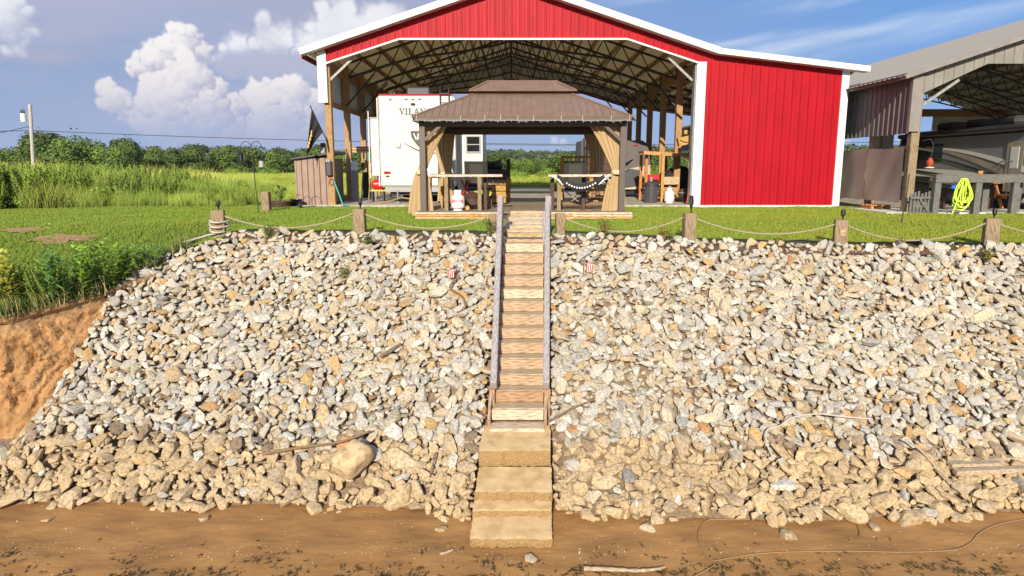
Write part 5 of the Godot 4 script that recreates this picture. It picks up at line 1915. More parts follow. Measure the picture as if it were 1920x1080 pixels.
func make_stairs() -> void:
	var o := thing("wooden_stairs", "wooden stairs climbing the rock bank, grey rails on both sides", "stairs", Vector3(0.1, -2.0, -8.2))
	var r := RandomNumberGenerator.new()
	r.seed = 12
	var kinds := [M.wood_stair_pale, M.wood_stair_red, M.wood_stair, M.wood_stair, M.wood_stair, M.wood_stair, M.wood_stair, M.wood_stair, M.wood_stair_pale, M.wood_stair, M.wood_stair, M.wood_stair, M.wood_stair_pale, M.wood_stair, M.wood_log]
	for i in 15:
		var d := 8.19 + 0.251 * i
		var y := -1.94 + 0.146 * i
		if i > 12:
			d = 11.2 + (i - 12) * 0.27
			y = -0.188 + (i - 12) * 0.085
		var x := stair_x(d)
		var hw := 0.325
		var j := r.randfn() * 0.004
		plank(o, "riser", Vector3(x - hw, y + j, -d), Vector3(x + hw, y + r.randfn() * 0.004, -d), 0.035, 0.132 if i < 13 else 0.08, kinds[i], 0.004)
		if i < 13:
			plank(o, "tread", Vector3(x + 0.01 - hw, y + 0.062, -d - 0.145), Vector3(x + 0.01 + hw, y + 0.062, -d - 0.145), 0.25, 0.03, M.wood_tread, 0.004)
	for s in [-1.0, 1.0]:
		var a := Vector3(stair_x(8.05) + s * 0.35, -2.02, -8.05)
		var b := Vector3(stair_x(11.5) + s * 0.36, -0.02, -11.5)
		plank(o, "stringer", a, b, 0.035, 0.22, M.wood_stair, 0.004)
	# bottom board and first stone step
	block(o, "bottom_board", Vector3(stair_x(8.06), -2.06, -8.06), Vector3(0.68, 0.05, 0.22), M.wood_stair_pale, 0.008)
	# rails
	var rails := [[-0.235, -1.62, 8.35, -0.195, 0.60, 11.62], [0.435, -1.62, 8.35, 0.60, 0.50, 11.62]]
	for k in rails:
		plank(o, "rail", Vector3(k[0], k[1], -k[2]), Vector3(k[3], k[4], -k[5]), 0.085, 0.15, M.wood_grey, 0.012)
	plank(o, "rail_post", Vector3(-0.195, -0.25, -11.66), Vector3(-0.195, 0.645, -11.66), 0.10, 0.09, M.wood_grey, 0.01)
	plank(o, "rail_post", Vector3(0.615, -0.25, -11.66), Vector3(0.615, 0.645, -11.66), 0.10, 0.09, M.wood_grey, 0.01)
	plank(o, "rail_post", Vector3(0.545, -0.25, -11.52), Vector3(0.545, 0.40, -11.52), 0.06, 0.09, M.wood_grey, 0.01)
	for q in [[-0.255, 8.36], [0.455, 8.36]]:
		plank(o, "foot_post", Vector3(q[0], -2.2, -q[1]), Vector3(q[0], -1.66, -q[1]), 0.07, 0.08, M.wood_stair_red, 0.006)
	for q in [[-0.225, 9.4, -1.45], [0.50, 9.4, -1.45], [-0.215, 10.5, -0.85], [0.55, 10.5, -0.85]]:
		plank(o, "foot_post", Vector3(q[0], q[2], -q[1]), Vector3(q[0], q[2] + 0.52, -q[1]), 0.07, 0.08, M.wood_grey, 0.006)
	# landing: logs with gravel between, up to the deck
	var ld := thing("log_steps", "shallow gravel landing steps edged with round logs before the deck", "steps", Vector3(0.2, 0, -12.5))
	for q in [[11.78, 0.01, 0.062], [12.30, 0.05, 0.055], [12.95, 0.06, 0.06], [13.75, 0.10, 0.05], [14.45, 0.10, 0.06], [14.62, 0.16, 0.05]]:
		var st := S()
		var x := stair_x(q[0])
		tube(st, [Vector3(x - 0.36, q[1], -q[0]), Vector3(x, q[1] + 0.005, -q[0]), Vector3(x + 0.36, q[1], -q[0])], [q[2], q[2] * 1.05, q[2]], 12)
		obj("log", st, M.wood_log, ld)
	var gr := []
	make_ico(1)
	for i in 5200:
		var d := r.randf_range(11.8, 14.6)
		var x := stair_x(d) + r.randf_range(-0.34, 0.34)
		gr.append([Vector3(x, 0.028 + (d - 11.8) * 0.04, -d), r.randf() * TAU, r.randf_range(0.008, 0.022), Color(0.5, 0.46, 0.38) * r.randf_range(0.45, 1.3)])
	var gs := stone_shape(r, 5, Vector3(1.2, 0.7, 0.9))
	var gm := array_mesh(gs[0], gs[1])
	scatter("landing_gravel", gm, gr, M.pebble, "fine pale gravel filling the landing steps", "gravel")
	var st := S()
	face(st, [Vector3(-0.17, 0.02, -11.7), Vector3(0.54, 0.02, -11.7), Vector3(0.62, 0.14, -14.65), Vector3(-0.1, 0.14, -14.65)], Vector3(0, -5, -13))
	struct("landing_path", st, M.landing)
	# broken concrete at the foot
	var c := thing("concrete_steps", "four tan broken concrete slabs stepping down to the mud", "steps", Vector3(0, -2.5, -7.2))
	rough_slab(c, "step_slab", -0.40, 0.44, 8.12, -2.055, 7.505, -2.124, 0.19, 1)
	rough_slab(c, "step_slab", -0.395, 0.445, 7.47, -2.31, 6.977, -2.374, 0.11, 2)
	rough_slab(c, "step_slab", -0.40, 0.44, 7.05, -2.468, 6.798, -2.50, 0.075, 3)
	rough_slab(c, "step_slab", -0.40, 0.44, 6.9, -2.555, 6.43, -2.615, 0.09, 4)

# ---------- deck and gazebo ----------
func make_deck() -> void:
	var o := thing("gazebo_deck", "low wooden deck faced with stacked landscape logs", "deck", Vector3(0.25, 0, -16.9))
	var r := RandomNumberGenerator.new()
	r.seed = 61
	for i in 22:
		var d := 14.82 + i * 0.2
		plank(o, "deck_board", Vector3(-2.06, 0.165 + r.randfn() * 0.0012, -d), Vector3(2.56, 0.165 + r.randfn() * 0.0012, -d), 0.192, 0.03, M.wood_deck, 0.004)
	for row in 3:
		for sg in [[-2.08, -0.25], [0.62, 1.3], [1.3, 2.58]]:
			var st := S()
			var y := 0.045 + row * 0.052
			var m: Material = [M.wood_log, M.wood_yellow, M.wood_stair_pale][(row + int(sg[0] > 1.0)) % 3] if row < 2 else M.wood_stair_pale
			tube(st, [Vector3(sg[0], y, -14.72), Vector3((sg[0] + sg[1]) * 0.5, y, -14.72), Vector3(sg[1], y, -14.72)], 0.029, 10)
			obj("facing_log", st, m, o)
	block(o, "frame", Vector3(0.25, 0.07, -17.0), Vector3(4.55, 0.14, 4.4), M.wood_dark, 0.0)
	plank(o, "facing_stake", Vector3(-0.86, 0.0, -14.67), Vector3(-0.86, 0.16, -14.67), 0.09, 0.04, M.wood_yellow)

func curtain(label: String, xt0: float, xt1: float, xk: float, wk: float, xb0: float, xb1: float, yt: float, yk: float, yb: float, d: float, side: float) -> void:
	var o := thing("gazebo_curtain", label, "curtain", Vector3(xk, yb, -d), 0.0, "tan curtains tied to the gazebo posts")
	var g := []
	var nu := 56
	for i in nu:
		var u := float(i) / (nu - 1)
		var col := []
		for j in 40:
			var v := j / 39.0
			var y := lerpf(yt, yb, v)
			var vk := (yt - yk) / (yt - yb)
			var a: float
			var b: float
			if v < vk:
				var t := v / vk
				var k := pow(t, 1.5)
				a = lerpf(xt0, xk - wk, k)
				b = lerpf(xt1, xk + wk, k)
				if side > 0.0:
					a = lerpf(xt0, xk - wk, pow(t, 0.85))
				elif side < 0.0:
					b = lerpf(xt1, xk + wk, pow(t, 0.85))
			else:
				var t := sqrt((v - vk) / (1.0 - vk))
				a = lerpf(xk - wk, xb0, t)
				b = lerpf(xk + wk, xb1, t)
			var amp := 0.02 * (0.4 + 0.6 * absf(v - vk) / maxf(vk, 1.0 - vk))
			var ph := u * TAU * 5.0
			var z := -d + amp * sin(ph + 0.8 * sin(v * 3.0)) + 0.35 * amp * sin(ph * 2.3 + v * 4.0) + 0.03 * sin(u * PI) * (1.0 - absf(v - vk))
			col.append(Vector3(lerpf(a, b, u) + 0.010 * sin(ph * 1.1 + v * 5.0), y + (0.035 * sin(ph * 0.7) if j == 39 else 0.0), z))
		g.append(col)
	var st := S()
	sheet(st, g)
	obj("cloth", st, M.curtain, o)
	st = S()
	lathe(st, [Vector2(wk + 0.02, -0.045), Vector2(wk + 0.035, 0.0), Vector2(wk + 0.02, 0.045)], Vector3(xk, yk, -d), 16)
	obj("tie_band", st, M.curtain_band, o)

func make_gazebo() -> void:
	var o := thing("gazebo", "brown hardtop gazebo with two-tier metal roof in front of the barn", "gazebo", Vector3(0.23, 0.18, -16.9))
	var F: Material = M.gazebo_frame
	var x0 := -1.93
	var x1 := 2.39
	for x in [x0, x1]:
		for d in [15.05, 18.7]:
			plank(o, "post", Vector3(x, 0.18, -d), Vector3(x, 2.06, -d), 0.13, 0.13, F, 0.008)
			block(o, "foot_plate", Vector3(x, 0.19, -d), Vector3(0.17, 0.02, 0.17), F)
	for d in [15.05, 18.7]:
		plank(o, "beam", Vector3(x0, 2.04 if d < 16.0 else 2.06, -d), Vector3(x1, 2.04 if d < 16.0 else 2.06, -d), 0.08, 0.10 if d < 16.0 else 0.15, F)
		for s in [-1.0, 1.0]:
			var x := x0 if s < 0.0 else x1
			plank(o, "corner_brace", Vector3(x - s * 0.05, 1.70, -d + 0.05), Vector3(x - s * 0.42, 2.02, -d + 0.05), 0.04, 0.07, F)
	for x in [x0, x1]:
		plank(o, "beam", Vector3(x, 2.05, -15.1), Vector3(x, 2.05, -18.65), 0.08, 0.11, F)
	# gutter round the eaves
	var e0 := Vector3(-2.06, 2.13, -14.8)
	var e1 := Vector3(2.52, 2.13, -18.95)
	plank(o, "gutter", Vector3(e0.x, 2.125, e0.z), Vector3(e1.x, 2.125, e0.z), 0.09, 0.085, F)
	plank(o, "gutter", Vector3(e0.x, 2.125, e1.z), Vector3(e1.x, 2.125, e1.z), 0.09, 0.085, F)
	plank(o, "gutter", Vector3(e0.x + 0.002, 2.124, e0.z - 0.05), Vector3(e0.x + 0.002, 2.124, e1.z + 0.05), 0.09, 0.08, F)
	plank(o, "gutter", Vector3(e1.x - 0.002, 2.124, e0.z - 0.05), Vector3(e1.x - 0.002, 2.124, e1.z + 0.05), 0.09, 0.08, F)
	# lower and upper hipped tiers
	for tier in [[Vector3(-2.10, 2.165, -14.76), Vector3(2.56, 2.165, -18.99), Vector3(-0.86, 2.79, -16.25), Vector3(1.36, 2.79, -17.5)], [Vector3(-0.96, 2.85, -16.12), Vector3(1.46, 2.85, -17.63), Vector3(-0.55, 3.13, -16.8), Vector3(1.04, 3.13, -16.95)]]:
		var a: Vector3 = tier[0]
		var c: Vector3 = tier[1]
		var p: Vector3 = tier[2]
		var q: Vector3 = tier[3]
		var lo := [a, Vector3(c.x, a.y, a.z), c, Vector3(a.x, a.y, c.z)]
		var up := [p, Vector3(q.x, p.y, p.z), q, Vector3(p.x, p.y, q.z)]
		for k in 4:
			var l0: Vector3 = lo[k]
			var l1: Vector3 = lo[(k + 1) % 4]
			var u0: Vector3 = up[k]
			var u1: Vector3 = up[(k + 1) % 4]
			var st := S()
			face(st, [l0, l1, u1, u0], Vector3(0.23, 1.0, -16.87))
			var dn := Vector3(0, -0.02, 0)
			face(st, [l0 + dn, l1 + dn, u1 + dn, u0 + dn], Vector3(0.23, 9.0, -16.87))
			obj("roof_panel", st, M.gazebo_roof, o)
			st = S()
			var n := (l1 - l0).cross(u0 - l0).normalized()
			if n.y < 0.0:
				n = -n
			var along := (l1 - l0).normalized()
			var ln := (l1 - l0).length()
			var slope := (u0 - l0) - along * (u0 - l0).dot(along)
			var t := 0.09
			while t < ln:
				var s0: float = (u0 - l0).dot(along)
				var s1: float = ln - (u1 - l0).dot(along)
				var f := 1.0
				if t < s0:
					f = t / s0
				elif t > ln - s1:
					f = (ln - t) / s1
				var b := l0 + along * t
				bar(st, b + n * 0.008, b + slope * f + n * 0.008, 0.016, 0.022, 0.0, n)
				t += 0.152
			for e in [[l0, u0]]:
				bar(st, e[0] + n * 0.012, e[1] + n * 0.012, 0.05, 0.03, 0.0, n)
			bar(st, l0 + n * 0.006, l1 + n * 0.006, 0.03, 0.03, 0.0, n)
			bar(st, u0 + n * 0.008, u1 + n * 0.008, 0.04, 0.03, 0.0, n)
			obj("standing_seams", st, M.gazebo_roof, o).set_meta("kind", "stuff")
	for x in [-0.5, 0.23, 0.98]:
		for d in [16.3, 17.45]:
			plank(o, "vent_strut", Vector3(x, 2.76, -d), Vector3(x, 2.88, -d), 0.03, 0.03, F)
	# string of lights on the gutter
	var sl := thing("string_lights", "string of small white lights clipped along the gazebo's front gutter", "string lights", Vector3(-2.06, 2.1, -14.74))
	var pts := []
	var r := RandomNumberGenerator.new()
	r.seed = 5
	for i in 61:
		var t := i / 60.0
		pts.append(Vector3(lerpf(-2.05, 2.5, t), 2.09 + 0.008 * sin(t * 60.0) + r.randfn() * 0.003, -14.735))
	var st := S()
	tube(st, pts, 0.007, 5)
	obj("wire", st, M.rv_trim, sl)
	for i in range(1, 60, 2):
		st = S()
		var p: Vector3 = pts[i]
		tube(st, [p, p + Vector3(r.randfn() * 0.012, -0.022, 0.01), p + Vector3(r.randfn() * 0.015, -0.036, 0.012)], [0.005, 0.007, 0.003], 6)
		obj("bulb", st, M.clear_plastic, sl)
	for x in [-2.0, -1.08, -0.57, -0.24, 0.12, 0.45, 1.03, 1.48, 2.08, 2.46]:
		st = S()
		tube(st, [Vector3(x, 2.08, -14.73), Vector3(x + 0.005, 2.19, -14.73), Vector3(x + 0.01, 2.2, -14.77)], 0.009, 5)
		obj("clip", st, M.clear_plastic, sl)
	curtain("front left tan curtain gathered at the gazebo's left front post", -1.88, -1.38, -1.98, 0.10, -2.30, -1.74, 2.02, 1.02, 0.10, 15.2, -1.0)
	curtain("front right tan curtain hanging wide and tied to right front post", 1.66, 2.34, 2.33, 0.12, 1.98, 2.40, 2.02, 1.02, 0.10, 15.2, 1.0)
	curtain("shaded rear left tan curtain beside the camper's slide-out", -2.1, -1.50, -1.75, 0.14, -2.0, -1.5, 2.0, 0.95, 0.2, 18.5, -1.0)
	curtain("shaded rear right tan curtain tied low behind the right bar", 1.88, 2.5, 2.30, 0.13, 2.1, 2.5, 2.0, 0.95, 0.2, 18.5, 1.0)
	curtain("narrow tan curtain bunched outside the gazebo's right front post", 2.44, 2.6, 2.50, 0.05, 2.46, 2.62, 2.02, 1.0, 0.2, 15.9, 0.0)

func make_chair(label: String, at: Vector3, turn: float) -> Node3D:
	var o := thing("camp_chair", label, "chair", at, turn, "folding camp chairs on the deck")
	var st := S()
	box(st, Vector3(0, 0.44, 0), Vector3(0.52, 0.05, 0.48), Basis(), 0.02)
	obj("seat", st, M.dark_fabric, o, true)
	var tilt := Basis(Vector3.RIGHT, 0.18)
	st = S()
	box(st, Vector3(0, 0.78, -0.28), Vector3(0.56, 0.62, 0.05), tilt.inverse(), 0.022)
	obj("backrest", st, M.dark_fabric, o, true)
	st = S()
	box(st, Vector3(0, 0.76, -0.247), Vector3(0.32, 0.52, 0.02), tilt.inverse(), 0.008)
	obj("mesh_panel", st, M.grey_fabric, o, true)
	for s in [-1.0, 1.0]:
		for q in [[Vector3(s * 0.29, 0.0, 0.26), Vector3(s * 0.27, 0.45, -0.22)], [Vector3(s * 0.29, 0.0, -0.30), Vector3(s * 0.29, 0.62, 0.24)], [Vector3(s * 0.26, 0.02, 0.28), Vector3(-s * 0.26, 0.42, 0.26)]]:
			st = S()
			tube(st, [q[0], q[1]], 0.012, 6)
			obj("leg", st, M.grey_steel, o, true)
		st = S()
		box(st, Vector3(s * 0.31, 0.64, 0.02), Vector3(0.06, 0.03, 0.46), Basis(), 0.01)
		obj("armrest", st, M.black_plastic, o, true)
	return o

func bar_counter(label: String, x0: float, x1: float, legs: Array, d: float) -> void:
	var o := thing("bar_counter", label, "bar table", Vector3((x0 + x1) * 0.5, 0.18, -d), 0.0, "plank bar counters under the gazebo")
	plank(o, "front_board", Vector3(x0, 0.945, -d), Vector3(x1, 0.945, -d), 0.04, 0.055, M.wood_table)
	block(o, "top", Vector3((x0 + x1) * 0.5, 0.965, -d - 0.2), Vector3(x1 - x0, 0.03, 0.36), M.table_top)
	for x in legs:
		plank(o, "leg", Vector3(x[0], 0.18, -d - x[1]), Vector3(x[0], 0.93, -d - x[1]), 0.085, 0.085, M.wood_post if x[1] < 0.1 else M.wood_dark)

func make_deck_things() -> void:
	bar_counter("left plank bar counter with pale edge, propane tank under it", -1.78, -0.21, [[-1.44, 0.02], [-0.71, 0.02], [-1.44, 0.33], [-0.6, 0.33]], 15.1)
	bar_counter("right plank bar counter with the black hammock banner tied on it", 0.78, 2.17, [[1.03, 0.02], [1.60, 0.33], [0.90, 0.33], [2.1, 0.33]], 15.1)
	make_chair("dark folding camp chair behind the left bar counter", Vector3(-0.78, 0.18, -16.2), 0.25)
	var c2 := make_chair("dark folding camp chair behind the right bar counter", Vector3(1.5, 0.18, -16.4), -0.1)
	# propane cylinder with its lettering
	var t := thing("propane_tank", "white propane tank with red lettering under the left bar counter", "propane tank", Vector3(-1.2, 0.18, -15.25), 0.0)
	var st := S()
	lathe(st, [Vector2(0, 0.03), Vector2(0.10, 0.03), Vector2(0.145, 0.07), Vector2(0.152, 0.11), Vector2(0.152, 0.27), Vector2(0.14, 0.31), Vector2(0.09, 0.345), Vector2(0, 0.35)], Vector3(-1.2, 0.18, -15.25), 28)
	obj("body", st, M.tank_white, t)
	st = S()
	lathe(st, [Vector2(0.10, 0.0), Vector2(0.105, 0.0), Vector2(0.105, 0.045), Vector2(0.10, 0.045)], Vector3(-1.2, 0.18, -15.25), 20)
	obj("foot_ring", st, M.tank_white, t)
	st = S()
	for a in [[-2.5, -0.7], [0.6, 2.6]]:
		for i in 10:
			var p0 := Vector3(cos(lerpf(a[0], a[1], i / 10.0)), 0, sin(lerpf(a[0], a[1], i / 10.0))) * 0.095
			var p1 := Vector3(cos(lerpf(a[0], a[1], (i + 1) / 10.0)), 0, sin(lerpf(a[0], a[1], (i + 1) / 10.0))) * 0.095
			bar(st, Vector3(-1.2, 0.57, -15.25) + p0, Vector3(-1.2, 0.57, -15.25) + p1, 0.008, 0.12)
	obj("collar", st, M.tank_white, t)
	st = S()
	lathe(st, [Vector2(0, 0.34), Vector2(0.02, 0.34), Vector2(0.02, 0.42), Vector2(0.035, 0.425), Vector2(0.03, 0.45), Vector2(0, 0.45)], Vector3(-1.2, 0.18, -15.25), 10)
	obj("valve", st, M.rust, t)
	letters(t, "lettering", "GAS CO.", 0.075, Vector3(-1.2, 0.40, -15.095), M.red_paint, "Droid Sans", true)
	letters(t, "small_print", "PROPANE", 0.026, Vector3(-1.2, 0.345, -15.094), M.rv_trim)
	# fire pit
	var f := thing("fire_pit", "rusty bronze round fire pit with lid under the left counter", "fire pit", Vector3(-0.9, 0.18, -15.75))
	st = S()
	lathe(st, [Vector2(0, 0.08), Vector2(0.2, 0.08), Vector2(0.24, 0.11), Vector2(0.25, 0.27), Vector2(0.29, 0.275), Vector2(0.29, 0.295), Vector2(0.22, 0.31), Vector2(0, 0.31)], Vector3(-0.9, 0.18, -15.75), 26)
	obj("bowl", st, M.rust, f)
	st = S()
	lathe(st, [Vector2(0.25, 0.3), Vector2(0.16, 0.36), Vector2(0.04, 0.39), Vector2(0, 0.395)], Vector3(-0.9, 0.18, -15.75), 24)
	obj("lid", st, M.rust, f)
	for k in 3:
		block(f, "leg", Vector3(-0.9 + 0.17 * cos(k * 2.1 + 0.5), 0.23, -15.75 + 0.17 * sin(k * 2.1 + 0.5)), Vector3(0.03, 0.10, 0.03), M.rust)
	st = S()
	lathe(st, [Vector2(0, -0.02), Vector2(0.045, -0.02), Vector2(0.045, 0.02), Vector2(0, 0.02)], Vector3(-0.72, 0.30, -15.46), 14, Basis(Vector3.RIGHT, PI / 2))
	obj("control_knob", st, M.grey_steel, f)
	var gh := []
	for i in 12:
		var u := i / 11.0
		gh.append(Vector3(-1.14 + u * 0.42, 0.58 - 0.38 * sin(u * PI * 0.55) , -15.3 - 0.15 * u))
	st = S()
	tube(st, gh, 0.010, 6)
	tag(obj("gas_hose", st, M.black_plastic), "black gas hose from the propane tank to the fire pit", "hose")
	st = S()
	lathe(st, [Vector2(0, -0.06), Vector2(0.05, -0.06), Vector2(0.05, 0.06), Vector2(0, 0.06)], Vector3(-0.99, 0.235, -15.3), 12, Basis(Vector3.RIGHT, PI / 2))
	tag(obj("firewood_chunk", st, M.wood_yellow), "cut round of firewood on the deck beside the fire pit", "firewood")
	# red folding stool, shelf board, lime cloth, small stool, crate, lone post
	var s := thing("folding_stool", "black-topped folding stool with crossed red legs", "stool", Vector3(-1.06, 0.18, -15.95))
	block(s, "top", Vector3(-1.15, 0.86, -15.95), Vector3(0.55, 0.03, 0.3), M.black_plastic)
	for z in [-15.85, -16.05]:
		plank(s, "leg", Vector3(-1.16, 0.47, z), Vector3(-0.96, 0.84, z), 0.025, 0.03, M.red_paint)
		plank(s, "leg", Vector3(-0.99, 0.47, z - 0.03), Vector3(-1.18, 0.84, z - 0.03), 0.025, 0.03, M.red_paint)
	for x in [-1.16, -0.98]:
		plank(s, "foot", Vector3(x, 0.18, -15.95), Vector3(x, 0.48, -15.95), 0.02, 0.22, M.black_steel)
	var sh := thing("low_shelf", "low wooden shelf board behind the left counter legs", "shelf", Vector3(-0.85, 0.18, -16.0))
	plank(sh, "board", Vector3(-1.05, 0.545, -15.9), Vector3(-0.45, 0.545, -15.9), 0.3, 0.025, M.wood_yellow)
	for x in [-1.02, -0.48]:
		plank(sh, "leg", Vector3(x, 0.18, -15.95), Vector3(x, 0.53, -15.95), 0.04, 0.04, M.wood_dark)
	var g := []
	for i in 16:
		var col := []
		for j in 10:
			var u := i / 15.0
			var v := j / 9.0
			col.append(Vector3(-0.88 + u * 0.4, 0.585 + 0.03 * sin(u * 9.0) * sin(v * 5.0) - (0.08 if j > 8 else 0.0), -15.98 + v * 0.24))
		g.append(col)
	st = S()
	sheet(st, g, true)
	tag(obj("lime_cloth", st, M.lime_cloth), "crumpled lime cloth lying on the low shelf", "cloth")
	var bs := thing("bar_stool", "pale wooden bar stool beside the left front curtain", "stool", Vector3(-1.78, 0.18, -16.3))
	block(bs, "seat", Vector3(-1.78, 0.90, -16.3), Vector3(0.42, 0.04, 0.34), M.wood_log)
	for x in [-1.93, -1.63]:
		for z in [-16.18, -16.42]:
			plank(bs, "leg", Vector3(x * 1.02, 0.18, z), Vector3(x, 0.88, z), 0.06, 0.06, M.wood_yellow)
	var cr := thing("lumber_crate", "wooden slatted crate with black lid beside the yellow post", "crate", Vector3(-0.37, 0.18, -18.2))
	for i in 4:
		plank(cr, "slat", Vector3(-0.62, 0.28 + i * 0.155, -17.95), Vector3(-0.16, 0.28 + i * 0.155, -17.95), 0.03, 0.14, M.wood_yellow if i < 3 else M.wood_barn)
	block(cr, "lid", Vector3(-0.39, 0.86, -18.15), Vector3(0.52, 0.08, 0.42), M.black_plastic)
	block(cr, "body", Vector3(-0.39, 0.5, -18.17), Vector3(0.44, 0.62, 0.38), M.wood_dark)
	var lp := thing("yellow_post", "single yellow pine post with weathered dark top behind the deck", "post", Vector3(-0.1, 0.06, -19.3))
	plank(lp, "post", Vector3(-0.1, 0.06, -19.3), Vector3(-0.1, 0.86, -19.3), 0.11, 0.11, M.wood_yellow)
	plank(lp, "painted_shade_top", Vector3(-0.1, 0.86, -19.3), Vector3(-0.1, 1.34, -19.3), 0.105, 0.105, M.wood_dark)  # upper part of the same yellow post, its shade painted as dark wood
	block(lp, "base", Vector3(-0.1, 0.13, -19.3), Vector3(0.19, 0.10, 0.19), M.wood_yellow)
	var wc := thing("wooden_swing_back", "tall wooden slatted bench back behind the right bar counter", "bench", Vector3(1.75, 0.18, -17.6))
	plank(wc, "stile", Vector3(1.28, 0.3, -17.6), Vector3(1.28, 1.36, -17.6), 0.12, 0.04, M.wood_yellow)
	plank(wc, "stile", Vector3(2.02, 0.3, -17.6), Vector3(2.02, 1.36, -17.6), 0.10, 0.04, M.wood_yellow)
	plank(wc, "top_rail", Vector3(1.24, 1.38, -17.6), Vector3(2.06, 1.38, -17.6), 0.05, 0.06, M.wood_yellow)
	plank(wc, "seat_rail", Vector3(1.24, 0.62, -17.55), Vector3(2.06, 0.62, -17.55), 0.4, 0.05, M.wood_yellow)
	for i in 6:
		plank(wc, "slat", Vector3(1.40 + i * 0.1, 0.64, -17.62), Vector3(1.40 + i * 0.1, 1.36, -17.62), 0.035, 0.02, M.wood_yellow)
	var lb := thing("log_bench", "two round logs lying as a kerb behind the right counter", "logs", Vector3(1.6, 0.18, -15.9))
	for q in [[1.1, 1.62], [1.66, 2.3]]:
		st = S()
		tube(st, [Vector3(q[0], 0.29, -15.8), Vector3(q[1], 0.295, -15.82)], 0.055, 12)
		obj("log", st, M.driftwood, lb)
	# firewood stack in the shade behind
	var fw := thing("firewood_stack", "dark stack of split firewood behind the right counter", "firewood", Vector3(1.9, 0.18, -17.0))
	var r := RandomNumberGenerator.new()
	r.seed = 33
	for i in 26:
		var p := Vector3(1.62 + (i % 9) * 0.095 + r.randfn() * 0.01, 0.24 + (i / 9) * 0.13, -17.0)
		st = S()
		tube(st, [p + Vector3(0, 0, 0.16), p - Vector3(0, 0, 0.16)], 0.052 * r.randf_range(0.8, 1.1), 6)
		obj("split_log", st, M.driftwood if i % 3 else M.wood_barn, fw)
	# black banner hammock with white fringes
	var hb := thing("hammock_banner", "black fringed hammock-like banner slung across the right bar counter", "banner", Vector3(1.48, 0.75, -15.0))
	var gg := []
	for i in 40:
		var u := i / 39.0
		var col := []
		var x := lerpf(0.98, 2.0, u)
		var y := 0.93 - 0.24 * sin(u * PI)
		for j in 7:
			var v := j / 6.0 - 0.5
			var w := 0.10 + 0.07 * sin(u * PI)
			col.append(Vector3(x, y + v * w, -15.0 + 0.05 * cos(v * PI) * sin(u * PI)))
		gg.append(col)
	st = S()
	sheet(st, gg, true)
	obj("cloth", st, M.dark_fabric, hb)
	for k in 12:
		var u := 0.2 + k * 0.055
		st = S()
		box(st, Vector3(lerpf(0.98, 2.0, u), 0.925 - 0.24 * sin(u * PI), -14.94 + 0.012 * sin(u * PI) * 0.0), Vector3(0.03, 0.035, 0.008), Basis(Vector3.BACK, (u - 0.5) * 1.2))
		obj("white_patch", st, M.white_cloth, hb)
	for s2 in [-1.0, 1.0]:
		for k in 9:
			var bx: float = 1.49 + s2 * (0.53 - k * 0.018)
			var by: float = 0.90 - k * 0.018
			st = S()
			tube(st, [Vector3(bx, by, -14.97), Vector3(bx + s2 * 0.06, by + 0.05 + r.randfn() * 0.015, -14.95), Vector3(bx + s2 * 0.11, by + 0.05 + r.randfn() * 0.03, -14.95)], [0.009, 0.008, 0.003], 5)
			obj("fringe", st, M.white_cloth, hb)
	var dw := thing("dark_car", "dark vehicle with red tail light behind the yellow post", "car", Vector3(-0.35, 0, -30.0))
	block(dw, "body", Vector3(-1.2, 0.75, -32.0), Vector3(2.2, 0.6, 4.0), M.coach_black, 0.12)
	block(dw, "cabin", Vector3(-1.3, 1.2, -32.4), Vector3(1.8, 0.4, 2.2), M.dark_glass, 0.15)
	block(dw, "tail_light", Vector3(-0.15, 0.82, -29.98), Vector3(0.14, 0.4, 0.06), M.red_lens, 0.02)
	block(dw, "reverse_lamp", Vector3(-0.15, 0.78, -29.94), Vector3(0.10, 0.1, 0.03), M.white_metal, 0.01)
	for z in [-30.8, -33.2]:
		st = S()
		lathe(st, [Vector2(0, -0.1), Vector2(0.28, -0.1), Vector2(0.33, -0.05), Vector2(0.33, 0.05), Vector2(0.28, 0.1), Vector2(0, 0.1)], Vector3(-0.15, 0.33, z), 18, Basis(Vector3(0, 0, 1), PI / 2))
		obj("wheel", st, M.tire, dw)
	var tp := thing("rolled_tarp", "long dark grey rolled tarp at the back of the barn floor", "tarp", Vector3(0.7, 0.06, -28.0))
	st = S()
	tube(st, [Vector3(-0.15, 0.18, -28.5), Vector3(0.8, 0.19, -28.5), Vector3(1.7, 0.18, -28.5)], 0.13, 12)
	obj("roll", st, M.can_grey, tp)
	for q in [[1.38, -14.85, 0.05], [1.66, -14.85, 0.045]]:
		st = S()
		box(st, Vector3(q[0], 0.2, q[1]), Vector3(0.12, 0.025, 0.05), Basis(Vector3.UP, q[2] * 9.0), 0.01)
		tag(obj("bark_scrap", st, M.wood_orange), "orange bark scrap on the deck edge, %s" % ("nearer the stairs" if q[0] < 1.5 else "nearer the right curtain"), "bark", "bark scraps")

